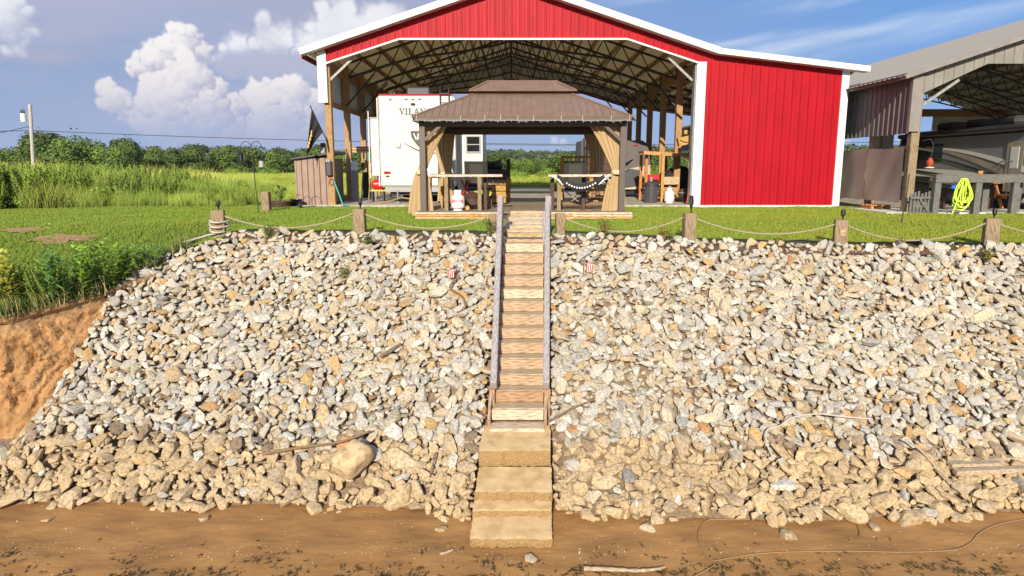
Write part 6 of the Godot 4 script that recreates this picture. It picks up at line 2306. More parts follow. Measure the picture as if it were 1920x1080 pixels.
# ---------- rope fence ----------
func make_fence() -> void:
	var posts := [
		[-5.08, 11.84, 0.49, 0.21, 0.25, "weathered fence post wrapped with white rope at left corner", true],
		[-2.57, 11.55, 0.43, 0.19, 0.0, "square fence post left of the stairs, carrying a black solar lamp", true],
		[-0.33, 11.46, 0.36, 0.13, 0.0, "short fence post hidden partly by the left stair rail", false],
		[0.80, 11.40, 0.36, 0.15, 0.15, "short dark fence post against the right stair rail", false],
		[2.85, 11.0, 0.47, 0.185, 0.05, "square fence post below the red barn's opening edge", true],
		[5.22, 10.85, 0.43, 0.19, -0.28, "fence post with a pale knot on its front face", true],
		[7.65, 10.9, 0.46, 0.2, -0.35, "fence post nearest the right edge, two faces showing", true]]
	var tops := []
	for i in posts.size():
		var p = posts[i]
		var y := lawn_y(p[0], p[1])
		var o := thing("fence_post", p[5], "fence post", Vector3(p[0], y, -p[1]), p[4], "square posts of the rope fence")
		var st := S()
		box(st, Vector3(0, (p[2] - 0.2) * 0.5, 0), Vector3(p[2] + 0.2, p[3], p[3]), Basis(), 0.008)
		var m := MeshInstance3D.new()
		st = S()
		box(st, Vector3.ZERO, Vector3(p[2] + 0.2, p[3], p[3]), Basis(), 0.01)
		m.mesh = st.commit()
		m.material_override = M.wood_post
		m.transform = Transform3D(Basis(Vector3.UP, Vector3.LEFT, Vector3.BACK), Vector3(0, (p[2] - 0.2) * 0.5, 0))
		put(m, "timber", o, true)
		if i == 5:
			st = S()
			lathe(st, [Vector2(0.0, 0.012), Vector2(0.025, 0.010), Vector2(0.04, 0.0)], Vector3(0.02, p[2] * 0.52, p[3] * 0.5), 14, Basis(Vector3.RIGHT, PI / 2) * Basis().scaled(Vector3(1, 1, 1.6)))
			obj("knot", st, M.wood_log, o, true)
		tops.append(Vector3(p[0], y + p[2] - 0.09, -p[1]))
		if p[6]:
			var big: float = 1.7 if i == 4 else 1.0
			var l := thing("solar_lamp", ["black solar lamp on the rope-wrapped corner post", "black solar lamp on the post left of the stairs", "", "", "tall black solar lamp on the post below the barn's opening", "black solar lamp on the post with the knot", "black solar lamp on the rightmost fence post"][i], "lamp", Vector3(p[0] + 0.02, y + p[2], -p[1]), 0.0, "black solar lamps on fence posts")
			st = S()
			lathe(st, [Vector2(0.0, -0.02), Vector2(0.008, 0.0), Vector2(0.012, 0.04 * big), Vector2(0.028, 0.07 * big), Vector2(0.034, 0.12 * big), Vector2(0.03, 0.16 * big), Vector2(0.0, 0.165 * big)], Vector3.ZERO, 12)
			obj("head", st, M.black_plastic, l, true)
			st = S()
			for k in 4:
				var a := k * TAU / 4 + 0.5
				box(st, Vector3(cos(a) * 0.033, 0.105 * big, sin(a) * 0.033), Vector3(0.004, 0.05 * big, 0.02), Basis(Vector3.UP, -a))
			obj("lens", st, M.can_grey, l, true)
	var spans := [[0, 1, 0.23, "rope from the rope-wrapped corner post to the second post"], [1, 2, 0.20, "rope sagging from the second post to the left stair rail"], [3, 4, 0.22, "rope from the right stair rail to the next post"], [4, 5, 0.20, "rope between the tall-lamp post and the knotted post"], [5, 6, 0.26, "rope between the knotted post and the rightmost post"]]
	for s in spans:
		sag_rope(tops[s[0]] + Vector3(0.1, 0, 0.02), tops[s[1]] - Vector3(0.1, -0.02, -0.02), s[2], s[3])
	sag_rope(tops[6] + Vector3(0.1, 0, 0), Vector3(10.4, 0.2, -11.0), 0.22, "rope running right from the rightmost post out of view")
	# white rope wound round the corner post
	var pts := []
	var c := Vector3(-5.08, 0.0, -11.84)
	for i in 64:
		var t := i / 63.0
		var a := -2.6 + t * TAU * 2.35
		var k := 0.155 + 0.02 * sin(a * 3.0)
		pts.append(c + Vector3(cos(a) * k, 0.24 - 0.20 * t + 0.03 * sin(a), -sin(a) * k))
	for q in [[-5.2, -0.02, -11.64], [-5.32, -0.06, -11.5], [-5.45, -0.10, -11.42], [-5.62, -0.16, -11.3]]:
		pts.append(Vector3(q[0], q[1], q[2]))
	var st := S()
	tube(st, pts, 0.017, 8)
	tag(obj("mooring_rope", st, M.rope_white), "white rope wound around the left corner fence post", "rope")

func sag_rope(a: Vector3, b: Vector3, sag: float, label: String) -> void:
	var pts := []
	for i in 33:
		var t := i / 32.0
		pts.append(a.lerp(b, t) - Vector3(0, 4.0 * sag * t * (1.0 - t), 0))
	# two strands twisted together
	var st := S()
	for s in 2:
		var q := []
		for i in 33 * 6:
			var t := i / (33.0 * 6 - 1.0)
			var f := t * 32.0
			var k := mini(int(f), 31)
			var p: Vector3 = (pts[k] as Vector3).lerp(pts[k + 1], f - k)
			var an := t * 150.0 + s * PI
			q.append(p + Vector3(0, cos(an), sin(an)) * 0.006)
		tube(st, q, 0.0075, 5)
	tag(obj("fence_rope", st, M.rope), label, "rope", "ropes between fence posts")

# ---------- the left of the lawn ----------
func make_left_things() -> void:
	var r := RandomNumberGenerator.new()
	r.seed = 818
	# shed
	var o := thing("garden_shed", "brown ribbed metal shed against the red barn's left corner", "shed", Vector3(-5.7, 0, -20.4))
	var D := 19.95
	for i in 6:
		var x := -6.22 + i * 0.172
		block(o, "wall_panel", Vector3(x + 0.086, 0.70, -D), Vector3(0.16, 1.38, 0.03), M.shed_wall, 0.012)
	block(o, "core", Vector3(-5.66, 0.70, -20.5), Vector3(1.06, 1.36, 1.04), M.shed_dark, 0.0)
	block(o, "door", Vector3(-5.11, 0.70, -20.46), Vector3(0.025, 1.26, 0.8), M.shed_dark, 0.004)
	block(o, "door_handle", Vector3(-5.09, 0.75, -20.15), Vector3(0.03, 0.04, 0.1), M.grey_steel)
	plank(o, "roof", Vector3(-6.34, 1.36, -20.45), Vector3(-5.02, 1.54, -20.45), 1.25, 0.06, M.can_grey, 0.01)
	for x in [-6.22, -5.16]:
		block(o, "corner_post", Vector3(x, 0.68, -D + 0.01), Vector3(0.05, 1.36, 0.05), M.shed_wall, 0.006)
	var b := thing("birdhouse", "small black birdhouse standing on the shed roof", "birdhouse", Vector3(-5.42, 1.52, -20.0))
	block(b, "body", Vector3(-5.42, 1.62, -20.0), Vector3(0.11, 0.2, 0.11), M.grey_steel)
	block(b, "top", Vector3(-5.42, 1.75, -20.0), Vector3(0.13, 0.13, 0.13), M.black_plastic, 0.02)
	# post box, flag
	var e := thing("electric_box", "dark utility box fixed to the barn's left corner post", "utility box", Vector3(-5.14, 1.0, -19.6))
	block(e, "case", Vector3(-5.17, 1.10, -19.6), Vector3(0.17, 0.44, 0.12), M.can_grey, 0.03)
	block(e, "lid", Vector3(-5.17, 1.30, -19.52), Vector3(0.14, 0.07, 0.04), M.grey_steel, 0.01)
	var st := S()
	var ring := []
	for i in 17:
		ring.append(Vector3(-5.12 + cos(i * TAU / 16) * 0.07, 0.72 + sin(i * TAU / 16) * 0.09, -19.60))
	tube(st, ring, 0.008, 5)
	obj("cable_loop", st, M.black_steel, e)
	var f := thing("black_flag", "black flag with gold emblem hanging from a slanted pole", "flag", Vector3(-5.18, 1.85, -19.6))
	st = S()
	tube(st, [Vector3(-5.16, 1.55, -19.62), Vector3(-5.2, 1.9, -19.56), Vector3(-5.50, 2.74, -19.25)], 0.016, 8)
	obj("pole", st, M.black_steel, f)
	st = S()
	lathe(st, [Vector2(0, -0.03), Vector2(0.025, 0), Vector2(0, 0.04)], Vector3(-5.50, 2.76, -19.24), 8)
	obj("finial", st, M.black_steel, f)
	var g := []
	for i in 18:
		var u := i / 17.0
		var top := Vector3(-5.49, 2.68, -19.27).lerp(Vector3(-5.26, 2.08, -19.48), u)
		var col := []
		for j in 26:
			var v := j / 25.0
			var len := lerpf(1.32, 0.55, pow(u, 0.7))
			var p := top + Vector3(-0.20 * v * (1.0 - u * 0.2) - 0.16 * u * v, -len * v, 0.05 * sin(u * 14.0 + v * 3.0) * (0.3 + v))
			p.x = lerpf(p.x, -5.56 - 0.17 * v, 0.75 * v * u)
			col.append(p)
		g.append(col)
	st = S()
	sheet(st, g)
	obj("cloth", st, M.dark_fabric, f)
	st = S()
	for i in 16:
		var v := 0.42 + i * 0.03
		var p: Vector3 = g[5 + (i % 4)][int(v * 25.0)]
		box(st, p + Vector3(0.0, 0, 0.055), Vector3(0.05, 0.03, 0.006), Basis(Vector3.BACK, r.randf() * 3.0))
	obj("gold_emblem", st, M.gold, f)
	# shepherd's hook with two lanterns
	var h := thing("garden_hook", "black double shepherd's hook standing on the left lawn", "garden hook", Vector3(-6.16, 0, -16.6))
	st = S()
	tube(st, [Vector3(-6.12, -0.1, -16.6), Vector3(-6.17, 0.8, -16.6), Vector3(-6.21, 1.62, -16.6)], 0.011, 7)
	obj("stake", st, M.black_steel, h)
	for s in [-1.0, 1.0]:
		st = S()
		var pts := []
		for i in 15:
			var a := PI - i / 14.0 * PI * 1.0
			pts.append(Vector3(-6.21 + s * (0.125 + cos(a) * 0.125), 1.58 + sin(a) * 0.15, -16.6))
		for i in 7:
			var a := -i * 0.6
			pts.append(Vector3(-6.21 + s * (0.285 - cos(a) * 0.035), 1.575 + sin(a) * 0.035, -16.6))
		tube(st, pts, 0.008, 6)
		obj("hook_arm", st, M.black_steel, h)
	for q in [[-6.47, 1.54, 1.42, "lantern with dark cap hanging from the hook's left arm", M.black_plastic], [-5.99, 1.54, 1.27, "clear feeder lantern hanging low from the hook's right arm", M.clear_plastic]]:
		var l := thing("hanging_lantern", q[3], "lantern", Vector3(q[0], q[2], -16.6), 0.0, "lanterns on the garden hook")
		st = S()
		tube(st, [Vector3(q[0], q[1], -16.6), Vector3(q[0], q[2] + 0.05, -16.6)], 0.004, 5)
		obj("hanger", st, M.black_steel, l)
		st = S()
		lathe(st, [Vector2(0.0, 0.06), Vector2(0.05, 0.04), Vector2(0.085, 0.0), Vector2(0.0, -0.005)], Vector3(q[0], q[2] + 0.02, -16.6), 12)
		obj("cap", st, M.black_plastic, l)
		st = S()
		lathe(st, [Vector2(0.055, 0.0), Vector2(0.06, -0.16), Vector2(0.0, -0.16)], Vector3(q[0], q[2] + 0.015, -16.6), 12)
		obj("glass", st, M.black_plastic if q[4] == M.black_plastic else M.clear_plastic, l)
		st = S()
		lathe(st, [Vector2(0.0, 0.01), Vector2(0.075, 0.0), Vector2(0.07, -0.02), Vector2(0.0, -0.02)], Vector3(q[0], q[2] - 0.145, -16.6), 12)
		obj("tray", st, M.black_plastic, l)
	# lone timber post, planters
	var lp := thing("timber_stub", "lone short timber post on the lawn beside the barrel planter", "post", Vector3(-6.31, 0, -17.65))
	plank(lp, "timber", Vector3(-6.31, -0.1, -17.65), Vector3(-6.31, 0.51, -17.65), 0.2, 0.2, M.wood_post, 0.012)
	var pl := thing("barrel_planter", "half barrel planter with a leggy tomato plant", "planter", Vector3(-6.5, 0, -19.3))
	st = S()
	lathe(st, [Vector2(0, 0.0), Vector2(0.25, 0.0), Vector2(0.29, 0.15), Vector2(0.31, 0.155), Vector2(0.31, 0.19), Vector2(0.27, 0.19), Vector2(0.26, 0.14), Vector2(0, 0.14)], Vector3(-6.5, 0, -19.3), 22)
	obj("tub", st, M.rust, pl)
	var vs := PackedVector3Array()
	var ns := PackedVector3Array()
	var cs := PackedColorArray()
	st = S()
	for k in 5:
		var a := k * 1.3
		var tip := Vector3(-6.5 + cos(a) * 0.22, 0.62 + 0.12 * (k % 2), -19.3 + sin(a) * 0.2)
		tube(st, [Vector3(-6.5, 0.15, -19.3), Vector3(-6.5, 0.4, -19.3).lerp(tip, 0.4), tip], [0.008, 0.006, 0.003], 5)
		for i in 26:
			var p := Vector3(-6.5, 0.25, -19.3).lerp(tip, r.randf()) + Vector3(r.randfn(), r.randfn(), r.randfn()) * 0.05
			var u := Vector3(r.randfn(), r.randfn() * 0.4, r.randfn()).normalized() * 0.045
			var w := u.cross(Vector3(r.randfn(), r.randfn(), r.randfn())).normalized() * 0.022
			var nn := (Vector3.UP + Vector3.BACK * 0.9 + Vector3(r.randfn(), 0, 0) * 0.4).normalized()
			var lc := Color(0.09, 0.13, 0.025) * r.randf_range(0.6, 1.6)
			leaf_tri(vs, ns, cs, p - u, p + w, p + u, nn, lc, lc, lc)
			leaf_tri(vs, ns, cs, p - u, p + u, p - w, nn, lc, lc, lc)
	obj("stem", st, M.leaf_stem, pl)
	var lv := MeshInstance3D.new()
	lv.mesh = array_mesh(vs, ns, cs)
	lv.material_override = M.leaf
	put(lv, "foliage", pl)
	var pot := thing("black_pot", "black plastic plant pot behind the barrel planter", "pot", Vector3(-6.2, 0, -19.6))
	st = S()
	lathe(st, [Vector2(0, 0), Vector2(0.14, 0), Vector2(0.17, 0.2), Vector2(0.18, 0.23), Vector2(0.15, 0.23), Vector2(0.14, 0.18), Vector2(0, 0.18)], Vector3(-6.15, 0, -19.6), 18)
	obj("pot", st, M.black_plastic, pot)
	var sp := thing("spot_light", "small black garden spotlight on the lawn before the shed", "spotlight", Vector3(-5.83, 0, -18.9))
	st = S()
	lathe(st, [Vector2(0, -0.06), Vector2(0.05, -0.06), Vector2(0.06, 0.06), Vector2(0, 0.07)], Vector3(-5.83, 0.09, -18.9), 12, Basis(Vector3.RIGHT, 1.0))
	obj("head", st, M.black_plastic, sp)
	plank(sp, "stake", Vector3(-5.83, -0.05, -18.92), Vector3(-5.83, 0.07, -18.92), 0.02, 0.02, M.black_plastic)
	# gravel strip at the shed's foot
	make_ico(1)
	var gs := stone_shape(r, 5, Vector3(1.2, 0.7, 0.9))
	var spots := []
	for i in 700:
		spots.append([Vector3(r.randf_range(-6.3, -5.25), 0.02 + r.randf() * 0.03, -19.8 + r.randf() * 0.35), r.randf() * TAU, r.randf_range(0.012, 0.035), Color(0.62, 0.6, 0.56) * r.randf_range(0.6, 1.1)])
	scatter("shed_gravel", array_mesh(gs[0], gs[1]), spots, M.pebble, "white gravel strip along the foot of the shed", "gravel")
	# teal paddle, white panel, tools, red compressor
	var tp := thing("teal_paddle", "teal plastic paddle leaning between the shed and lawn", "paddle", Vector3(-4.9, 0, -19.5))
	st = S()
	bar(st, Vector3(-5.08, 0.80, -19.65), Vector3(-4.78, 0.06, -19.45), 0.03, 0.045, 0.01)
	obj("shaft", st, M.teal, tp)
	st = S()
	bar(st, Vector3(-4.79, 0.07, -19.45), Vector3(-4.60, 0.045, -19.42), 0.09, 0.03, 0.01)
	obj("blade", st, M.teal, tp)
	var wp := thing("white_downpipe", "white and grey metal cladding strip on the second left barn post", "cladding", Vector3(-4.85, 0, -21.6))
	block(wp, "upper_strip", Vector3(-4.93, 1.18, -21.70), Vector3(0.2, 0.3, 0.1), M.white_metal)
	block(wp, "lower_strip", Vector3(-4.93, 0.55, -21.70), Vector3(0.21, 0.96, 0.1), M.grey_steel)
	var tools := [[-4.78, 22.3, 1.25, -0.05, 0, "long-handled spade leaning on the left barn posts"], [-4.62, 22.4, 1.45, 0.04, 1, "garden rake with green head leaning in the barn"], [-4.52, 22.3, 1.3, -0.08, 2, "reddish-handled axe leaning among the tools"], [-4.42, 22.4, 1.2, 0.10, 0, "dark shovel leaning among the tools in barn"], [-4.33, 22.2, 1.3, -0.02, 3, "pale straight pole leaning right of the tools"]]
	for q in tools:
		var t := thing("garden_tool", q[5], "garden tool", Vector3(q[0], 0.06, -q[1]), 0.0, "tools leaning inside the barn's left side")
		plank(t, "handle", Vector3(q[0] + q[3], 0.1, -q[1] + 0.2), Vector3(q[0], q[2], -q[1]), 0.03, 0.03, [M.wood_barn, M.wood_purlin, M.wood_stair_red, M.grey_steel][q[4]])
		var tip := Vector3(q[0], q[2], -q[1])
		if q[4] == 1:
			block(t, "head", tip, Vector3(0.06, 0.3, 0.04), M.teal)
		elif q[4] == 2:
			block(t, "head", tip, Vector3(0.16, 0.09, 0.04), M.rust)
		else:
			block(t, "head", tip + Vector3(0, -0.1, 0.02), Vector3(0.12, 0.24, 0.03), M.black_steel if q[4] == 0 else M.grey_steel)
	var bd := thing("grey_board", "dark grey board standing behind the tools", "board", Vector3(-4.5, 0.06, -22.8))
	block(bd, "sheet", Vector3(-4.35, 0.72, -22.8), Vector3(0.35, 0.5, 0.03), M.can_grey)
	block(bd, "sheet", Vector3(-4.78, 0.55, -22.75), Vector3(0.28, 0.85, 0.03), M.dark_fabric)
	var cp := thing("red_compressor", "red machine on a yellow base beside the white camper", "compressor", Vector3(-4.1, 0.06, -21.6))
	st = S()
	lathe(st, [Vector2(0, -0.22), Vector2(0.1, -0.21), Vector2(0.15, -0.14), Vector2(0.15, 0.14), Vector2(0.1, 0.21), Vector2(0, 0.22)], Vector3(-4.12, 0.60, -21.4), 18, Basis(Vector3.BACK, PI / 2))
	obj("body", st, M.red_paint, cp)
	block(cp, "base", Vector3(-4.14, 0.42, -21.4), Vector3(0.46, 0.05, 0.25), M.gold)
	for x in [-4.32, -3.98]:
		block(cp, "leg", Vector3(x, 0.23, -21.4), Vector3(0.04, 0.34, 0.2), M.black_steel)
	var cl := thing("high_shelf_boards", "stack of sunlit boards on brackets behind the barn's left posts", "boards", Vector3(-4.9, 1.6, -23))
	for i in 4:
		plank(cl, "board", Vector3(-5.4 + i * 0.05, 1.63 + i * 0.05, -23.0), Vector3(-4.5 - i * 0.06, 1.63 + i * 0.05, -23.05), 0.2, 0.045, M.wood_orange if i % 2 else M.wood_stair_pale)
	plank(cl, "bracket", Vector3(-4.9, 1.2, -23.0), Vector3(-4.9, 1.6, -23.0), 0.05, 0.05, M.wood_barn)

# ---------- the right of the barn ----------
func make_right_things() -> void:
	var r := RandomNumberGenerator.new()
	r.seed = 919
	var st := S()
	var can := thing("trash_can", "dark grey lidded plastic trash can on the barn slab", "trash can", Vector3(4.22, 0.06, -20.9))
	lathe(st, [Vector2(0, 0), Vector2(0.185, 0), Vector2(0.205, 0.52), Vector2(0.225, 0.53), Vector2(0.225, 0.56), Vector2(0, 0.56)], Vector3(4.22, 0.06, -20.9), 26)
	for k in 13:
		var a := k * TAU / 13
		bar(st, Vector3(4.22 + cos(a) * 0.185, 0.1, -20.9 + sin(a) * 0.185), Vector3(4.22 + cos(a) * 0.203, 0.56, -20.9 + sin(a) * 0.203), 0.02, 0.02)
	obj("bin", st, M.can_grey, can)
	st = S()
	lathe(st, [Vector2(0.235, 0), Vector2(0.235, 0.025), Vector2(0.19, 0.06), Vector2(0.0, 0.085)], Vector3(4.22, 0.62, -20.9), 26)
	obj("lid", st, M.can_grey, can)
	for s in [-1.0, 1.0]:
		block(can, "handle", Vector3(4.22 + s * 0.23, 0.5, -20.85), Vector3(0.05, 0.06, 0.10), M.can_grey)
	var tk := thing("white_cylinder", "plain white propane cylinder standing by the workbench", "propane tank", Vector3(4.73, 0.06, -20.7))
	st = S()
	lathe(st, [Vector2(0, 0), Vector2(0.11, 0.0), Vector2(0.12, 0.04), Vector2(0.148, 0.08), Vector2(0.15, 0.30), Vector2(0.12, 0.36), Vector2(0.085, 0.375), Vector2(0.085, 0.46), Vector2(0.0, 0.46)], Vector3(4.73, 0.06, -20.7), 24)
	obj("body", st, M.tank_white, tk)
	st = S()
	lathe(st, [Vector2(0.055, 0), Vector2(0.06, 0.05), Vector2(0, 0.06)], Vector3(4.73, 0.52, -20.7), 12)
	obj("valve", st, M.grey_steel, tk)
	var wb := thing("workbench", "orange pine workbench with high shelf beside the barn's right posts", "workbench", Vector3(4.6, 0.06, -21.6))
	for q in [[4.2, 21.7], [4.62, 21.25], [4.2, 22.6], [5.0, 22.6]]:
		plank(wb, "post", Vector3(q[0], 0.06, -q[1]), Vector3(q[0], 1.56, -q[1]), 0.09, 0.09, M.wood_orange if q[0] != 4.62 else M.wood_yellow)
	plank(wb, "high_shelf", Vector3(4.05, 1.60, -21.9), Vector3(5.45, 1.52, -21.9), 0.9, 0.06, M.wood_orange)
	plank(wb, "shelf_edge", Vector3(4.05, 1.56, -21.4), Vector3(5.4, 1.49, -21.4), 0.04, 0.09, M.wood_purlin)
	plank(wb, "bench_top", Vector3(4.15, 0.60, -21.8), Vector3(5.2, 0.60, -21.8), 0.7, 0.05, M.wood_yellow)
	plank(wb, "apron", Vector3(4.66, 0.72, -21.30), Vector3(5.15, 0.72, -21.30), 0.05, 0.24, M.wood_log)
	plank(wb, "lower_shelf", Vector3(4.15, 0.20, -21.8), Vector3(5.2, 0.20, -21.8), 0.7, 0.04, M.wood_orange)
	for i in 3:
		block(wb, "drawer", Vector3(4.42 + i * 0.3, 0.40, -21.45), Vector3(0.26, 0.24, 0.03), M.wood_orange if i % 2 else M.wood_barn)
	var tb := thing("red_toolbox", "red toolbox with black tools on the workbench", "toolbox", Vector3(4.45, 0.63, -21.6))
	block(tb, "case", Vector3(4.45, 0.78, -21.75), Vector3(0.36, 0.24, 0.22), M.red_paint, 0.02)
	block(tb, "tool", Vector3(4.42, 0.69, -21.55), Vector3(0.3, 0.12, 0.10), M.black_plastic, 0.03)
	block(tb, "tool", Vector3(4.33, 0.74, -21.52), Vector3(0.08, 0.18, 0.08), M.grey_steel, 0.02)
	var gr := thing("covered_grill", "tall barbecue grill under a black cover beside the barn's post", "grill", Vector3(5.2, 0.06, -22.2))
	st = S()
	prism(st, PackedVector2Array([Vector2(-0.42, 0.35), Vector2(0.36, 0.3), Vector2(0.38, 0.75), Vector2(0.30, 1.05), Vector2(0.1, 1.12), Vector2(-0.1, 1.05), Vector2(-0.36, 0.85), Vector2(-0.44, 0.6)]), 0.6, Transform3D(Basis(), Vector3(5.28, 0.06, -22.3)))
	obj("cover", st, M.dark_fabric, gr)
	for x in [4.95, 5.6]:
		plank(gr, "leg", Vector3(x, 0.06, -22.2), Vector3(x, 0.45, -22.2), 0.05, 0.05, M.black_steel)
	block(gr, "grey_patch", Vector3(5.32, 0.85, -21.985), Vector3(0.2, 0.24, 0.02), M.can_grey, 0.02)
	var kg := thing("kettle_grill", "small round dark kettle grill by the right opening jamb", "grill", Vector3(5.25, 0.06, -21.0))
	st = S()
	lathe(st, [Vector2(0, 0.12), Vector2(0.12, 0.14), Vector2(0.19, 0.24), Vector2(0.2, 0.3), Vector2(0.17, 0.38), Vector2(0.06, 0.44), Vector2(0, 0.44)], Vector3(5.25, 0.06, -21.0), 22)
	obj("bowl", st, M.rust, kg)
	st = S()
	lathe(st, [Vector2(0.205, 0), Vector2(0.215, 0.01), Vector2(0.205, 0.03)], Vector3(5.25, 0.35, -21.0), 22)
	obj("rim", st, M.grey_steel, kg)
	for k in 3:
		plank(kg, "leg", Vector3(5.25 + cos(k * 2.1) * 0.1, 0.25, -21.0 + sin(k * 2.1) * 0.1), Vector3(5.25 + cos(k * 2.1) * 0.18, 0.06, -21.0 + sin(k * 2.1) * 0.18), 0.02, 0.02, M.black_steel)
	var hb := thing("hanging_beam", "tan stucco-like wooden trough hung between post and jamb", "beam", Vector3(5.2, 1.95, -20.8))
	plank(hb, "face", Vector3(4.82, 1.84, -20.3), Vector3(5.42, 1.98, -20.3), 0.25, 0.24, M.wood_yellow)
	plank(hb, "upper_board", Vector3(5.05, 2.14, -20.6), Vector3(5.5, 2.16, -20.6), 0.2, 0.12, M.wood_yellow)
	st = S()
	var cv := []
	for i in 13:
		var t := i / 12.0
		cv.append(Vector3(4.85 + t * 0.56, 1.90 + 0.10 * t - 0.42 * t * (1.0 - t), -20.16))
	tube(st, cv, 0.011, 6)
	obj("dark_rope", st, M.black_steel, hb)
	st = S()
	var rp := []
	for i in 17:
		var t := i / 16.0
		rp.append(Vector3(lerpf(5.36, 5.02, t) + 0.02 * sin(t * 5.0), lerpf(1.95, 0.1, t), lerpf(-20.1, -19.7, t)))
	tube(st, rp, 0.012, 6)
	tag(obj("red_rope", st, M.red_paint), "thin red rope hanging down along the opening's right jamb", "rope")
	# garden-side frame of the grey barn
	var fr := thing("dock_rail_frame", "grey painted timber rail frame standing before the grey barn", "rail", Vector3(11.2, 0, -16.6))
	var gp: Material = M.dock_grey
	for q in [[10.18, 16.55], [10.36, 16.85], [11.16, 16.55], [11.62, 16.95], [12.06, 16.55], [12.34, 16.85], [13.2, 16.55]]:
		plank(fr, "post", Vector3(q[0], -0.2, -q[1]), Vector3(q[0], 0.86, -q[1]), 0.15, 0.13, gp)
	plank(fr, "top_beam", Vector3(10.1, 0.85, -16.5), Vector3(13.8, 0.85, -16.5), 0.06, 0.17, gp)
	plank(fr, "cap", Vector3(10.1, 0.945, -16.62), Vector3(13.8, 0.945, -16.62), 0.3, 0.03, gp)
	var hs := thing("garden_hose", "coiled lime green garden hose hung on the grey rail frame", "hose", Vector3(10.7, 0.4, -16.4))
	st = S()
	var hp := []
	for i in 300:
		var t := i / 299.0
		var a := t * TAU * 9.0
		var w := 0.14 + 0.10 * sin(t * 13.0) 
		var low := 0.10 + 0.22 * (0.5 + 0.5 * sin(t * 17.0))
		hp.append(Vector3(10.72 + sin(a) * w * (0.5 + 0.5 * cos(a) * -0.8 + 0.4) + 0.05 * sin(t * 31.0), lerpf(low, 0.86, 0.5 + 0.5 * cos(a)), -16.40 + 0.04 * sin(a * 0.5 + t * 9.0)))
	tube(st, hp, 0.014, 6)
	obj("coil", st, M.hose, hs)
	st = S()
	tube(st, [Vector3(10.7, 0.8, -16.38), Vector3(10.6, 0.4, -16.36), Vector3(10.5, 0.08, -16.34), Vector3(10.42, -0.03, -16.3)], 0.015, 6)
	obj("trailing_end", st, M.hose, hs)
	block(hs, "nozzle", Vector3(10.5, 0.66, -16.4), Vector3(0.13, 0.09, 0.06), M.blue_plastic, 0.02)
	var gt := thing("picket_gate", "small weathered grey picket gate beside the grey barn's post", "gate", Vector3(9.85, 0, -16.65))
	for i in 6:
		plank(gt, "picket", Vector3(9.66 + i * 0.085, -0.05, -16.65), Vector3(9.66 + i * 0.085, 0.50 + 0.03 * (i % 3), -16.65), 0.055, 0.02, M.dock_grey)
	plank(gt, "rail", Vector3(9.62, 0.40, -16.62), Vector3(10.12, 0.40, -16.62), 0.02, 0.06, M.dock_grey)
	plank(gt, "rail", Vector3(9.62, 0.02, -16.62), Vector3(10.12, 0.02, -16.62), 0.02, 0.06, M.dock_grey)
	plank(gt, "brace", Vector3(9.84, 0.38, -16.60), Vector3(10.1, 0.02, -16.60), 0.02, 0.05, M.dock_grey)
	var fd := thing("red_feeder", "red glass hummingbird feeder hanging right of the grey barn's post", "feeder", Vector3(9.93, 1.1, -16.5))
	st = S()
	tube(st, [Vector3(9.75, 1.75, -16.6), Vector3(9.9, 1.78, -16.5), Vector3(9.96, 1.66, -16.5), Vector3(9.94, 1.36, -16.5)], 0.008, 6)
	obj("hook", st, M.black_steel, fd)
	st = S()
	lathe(st, [Vector2(0, 0.15), Vector2(0.03, 0.14), Vector2(0.075, 0.06), Vector2(0.07, 0.0), Vector2(0.04, -0.05), Vector2(0.05, -0.07), Vector2(0, -0.07)], Vector3(9.93, 1.2, -16.5), 16)
	obj("bottle", st, M.lantern_red, fd)
	st = S()
	lathe(st, [Vector2(0, 0.0), Vector2(0.10, 0.0), Vector2(0.10, -0.02), Vector2(0, -0.025)], Vector3(9.93, 1.13, -16.5), 16)
	obj("tray", st, M.tank_white, fd)
	var pt := thing("picnic_table", "orange wooden picnic table with benches inside the grey barn", "picnic table", Vector3(13.1, 0.04, -18.6))
	for i in 4:
		plank(pt, "table_board", Vector3(12.7, 0.72, -18.3 - i * 0.15), Vector3(14.2, 0.72, -18.3 - i * 0.15), 0.14, 0.04, M.wood_orange)
	for z in [-17.95, -19.1]:
		plank(pt, "bench_board", Vector3(12.5, 0.42, z), Vector3(14.2, 0.42, z), 0.26, 0.04, M.wood_orange)
	for x in [12.85, 13.95]:
		plank(pt, "leg", Vector3(x, 0.04, -18.0), Vector3(x, 0.72, -18.4), 0.04, 0.1, M.wood_orange)
		plank(pt, "leg", Vector3(x, 0.04, -19.0), Vector3(x, 0.72, -18.65), 0.04, 0.1, M.wood_orange)
		plank(pt, "bearer", Vector3(x, 0.36, -17.9), Vector3(x, 0.36, -19.15), 0.04, 0.09, M.wood_orange)
	plank(pt, "back_rail", Vector3(12.85, 0.98, -19.1), Vector3(13.6, 1.0, -19.1), 0.04, 0.1, M.wood_yellow)
	for x in [12.9, 13.5]:
		plank(pt, "back_post", Vector3(x, 0.42, -19.1), Vector3(x, 0.98, -19.1), 0.06, 0.1, M.wood_orange)
	for q in [[10.75, "left brown wicker panel under the grey rail frame"], [11.95, "right brown wicker panel under the grey rail frame"]]:
		var wk := thing("wicker_panel", q[1], "panel", Vector3(q[0], 0.05, -17.4), 0.0, "brown wicker panels")
		st = S()
		for i in 12:
			box(st, Vector3(q[0], 0.12 + i * 0.045, -17.4 + 0.004 * (i % 2)), Vector3(0.46, 0.043, 0.02), Basis(), 0.006)
		obj("weave", st, M.wood_dark, wk)
	var rod := thing("thin_rod", "thin black leaning rod stuck in the right lawn", "rod", Vector3(7.99, 0, -14.04))
	st = S()
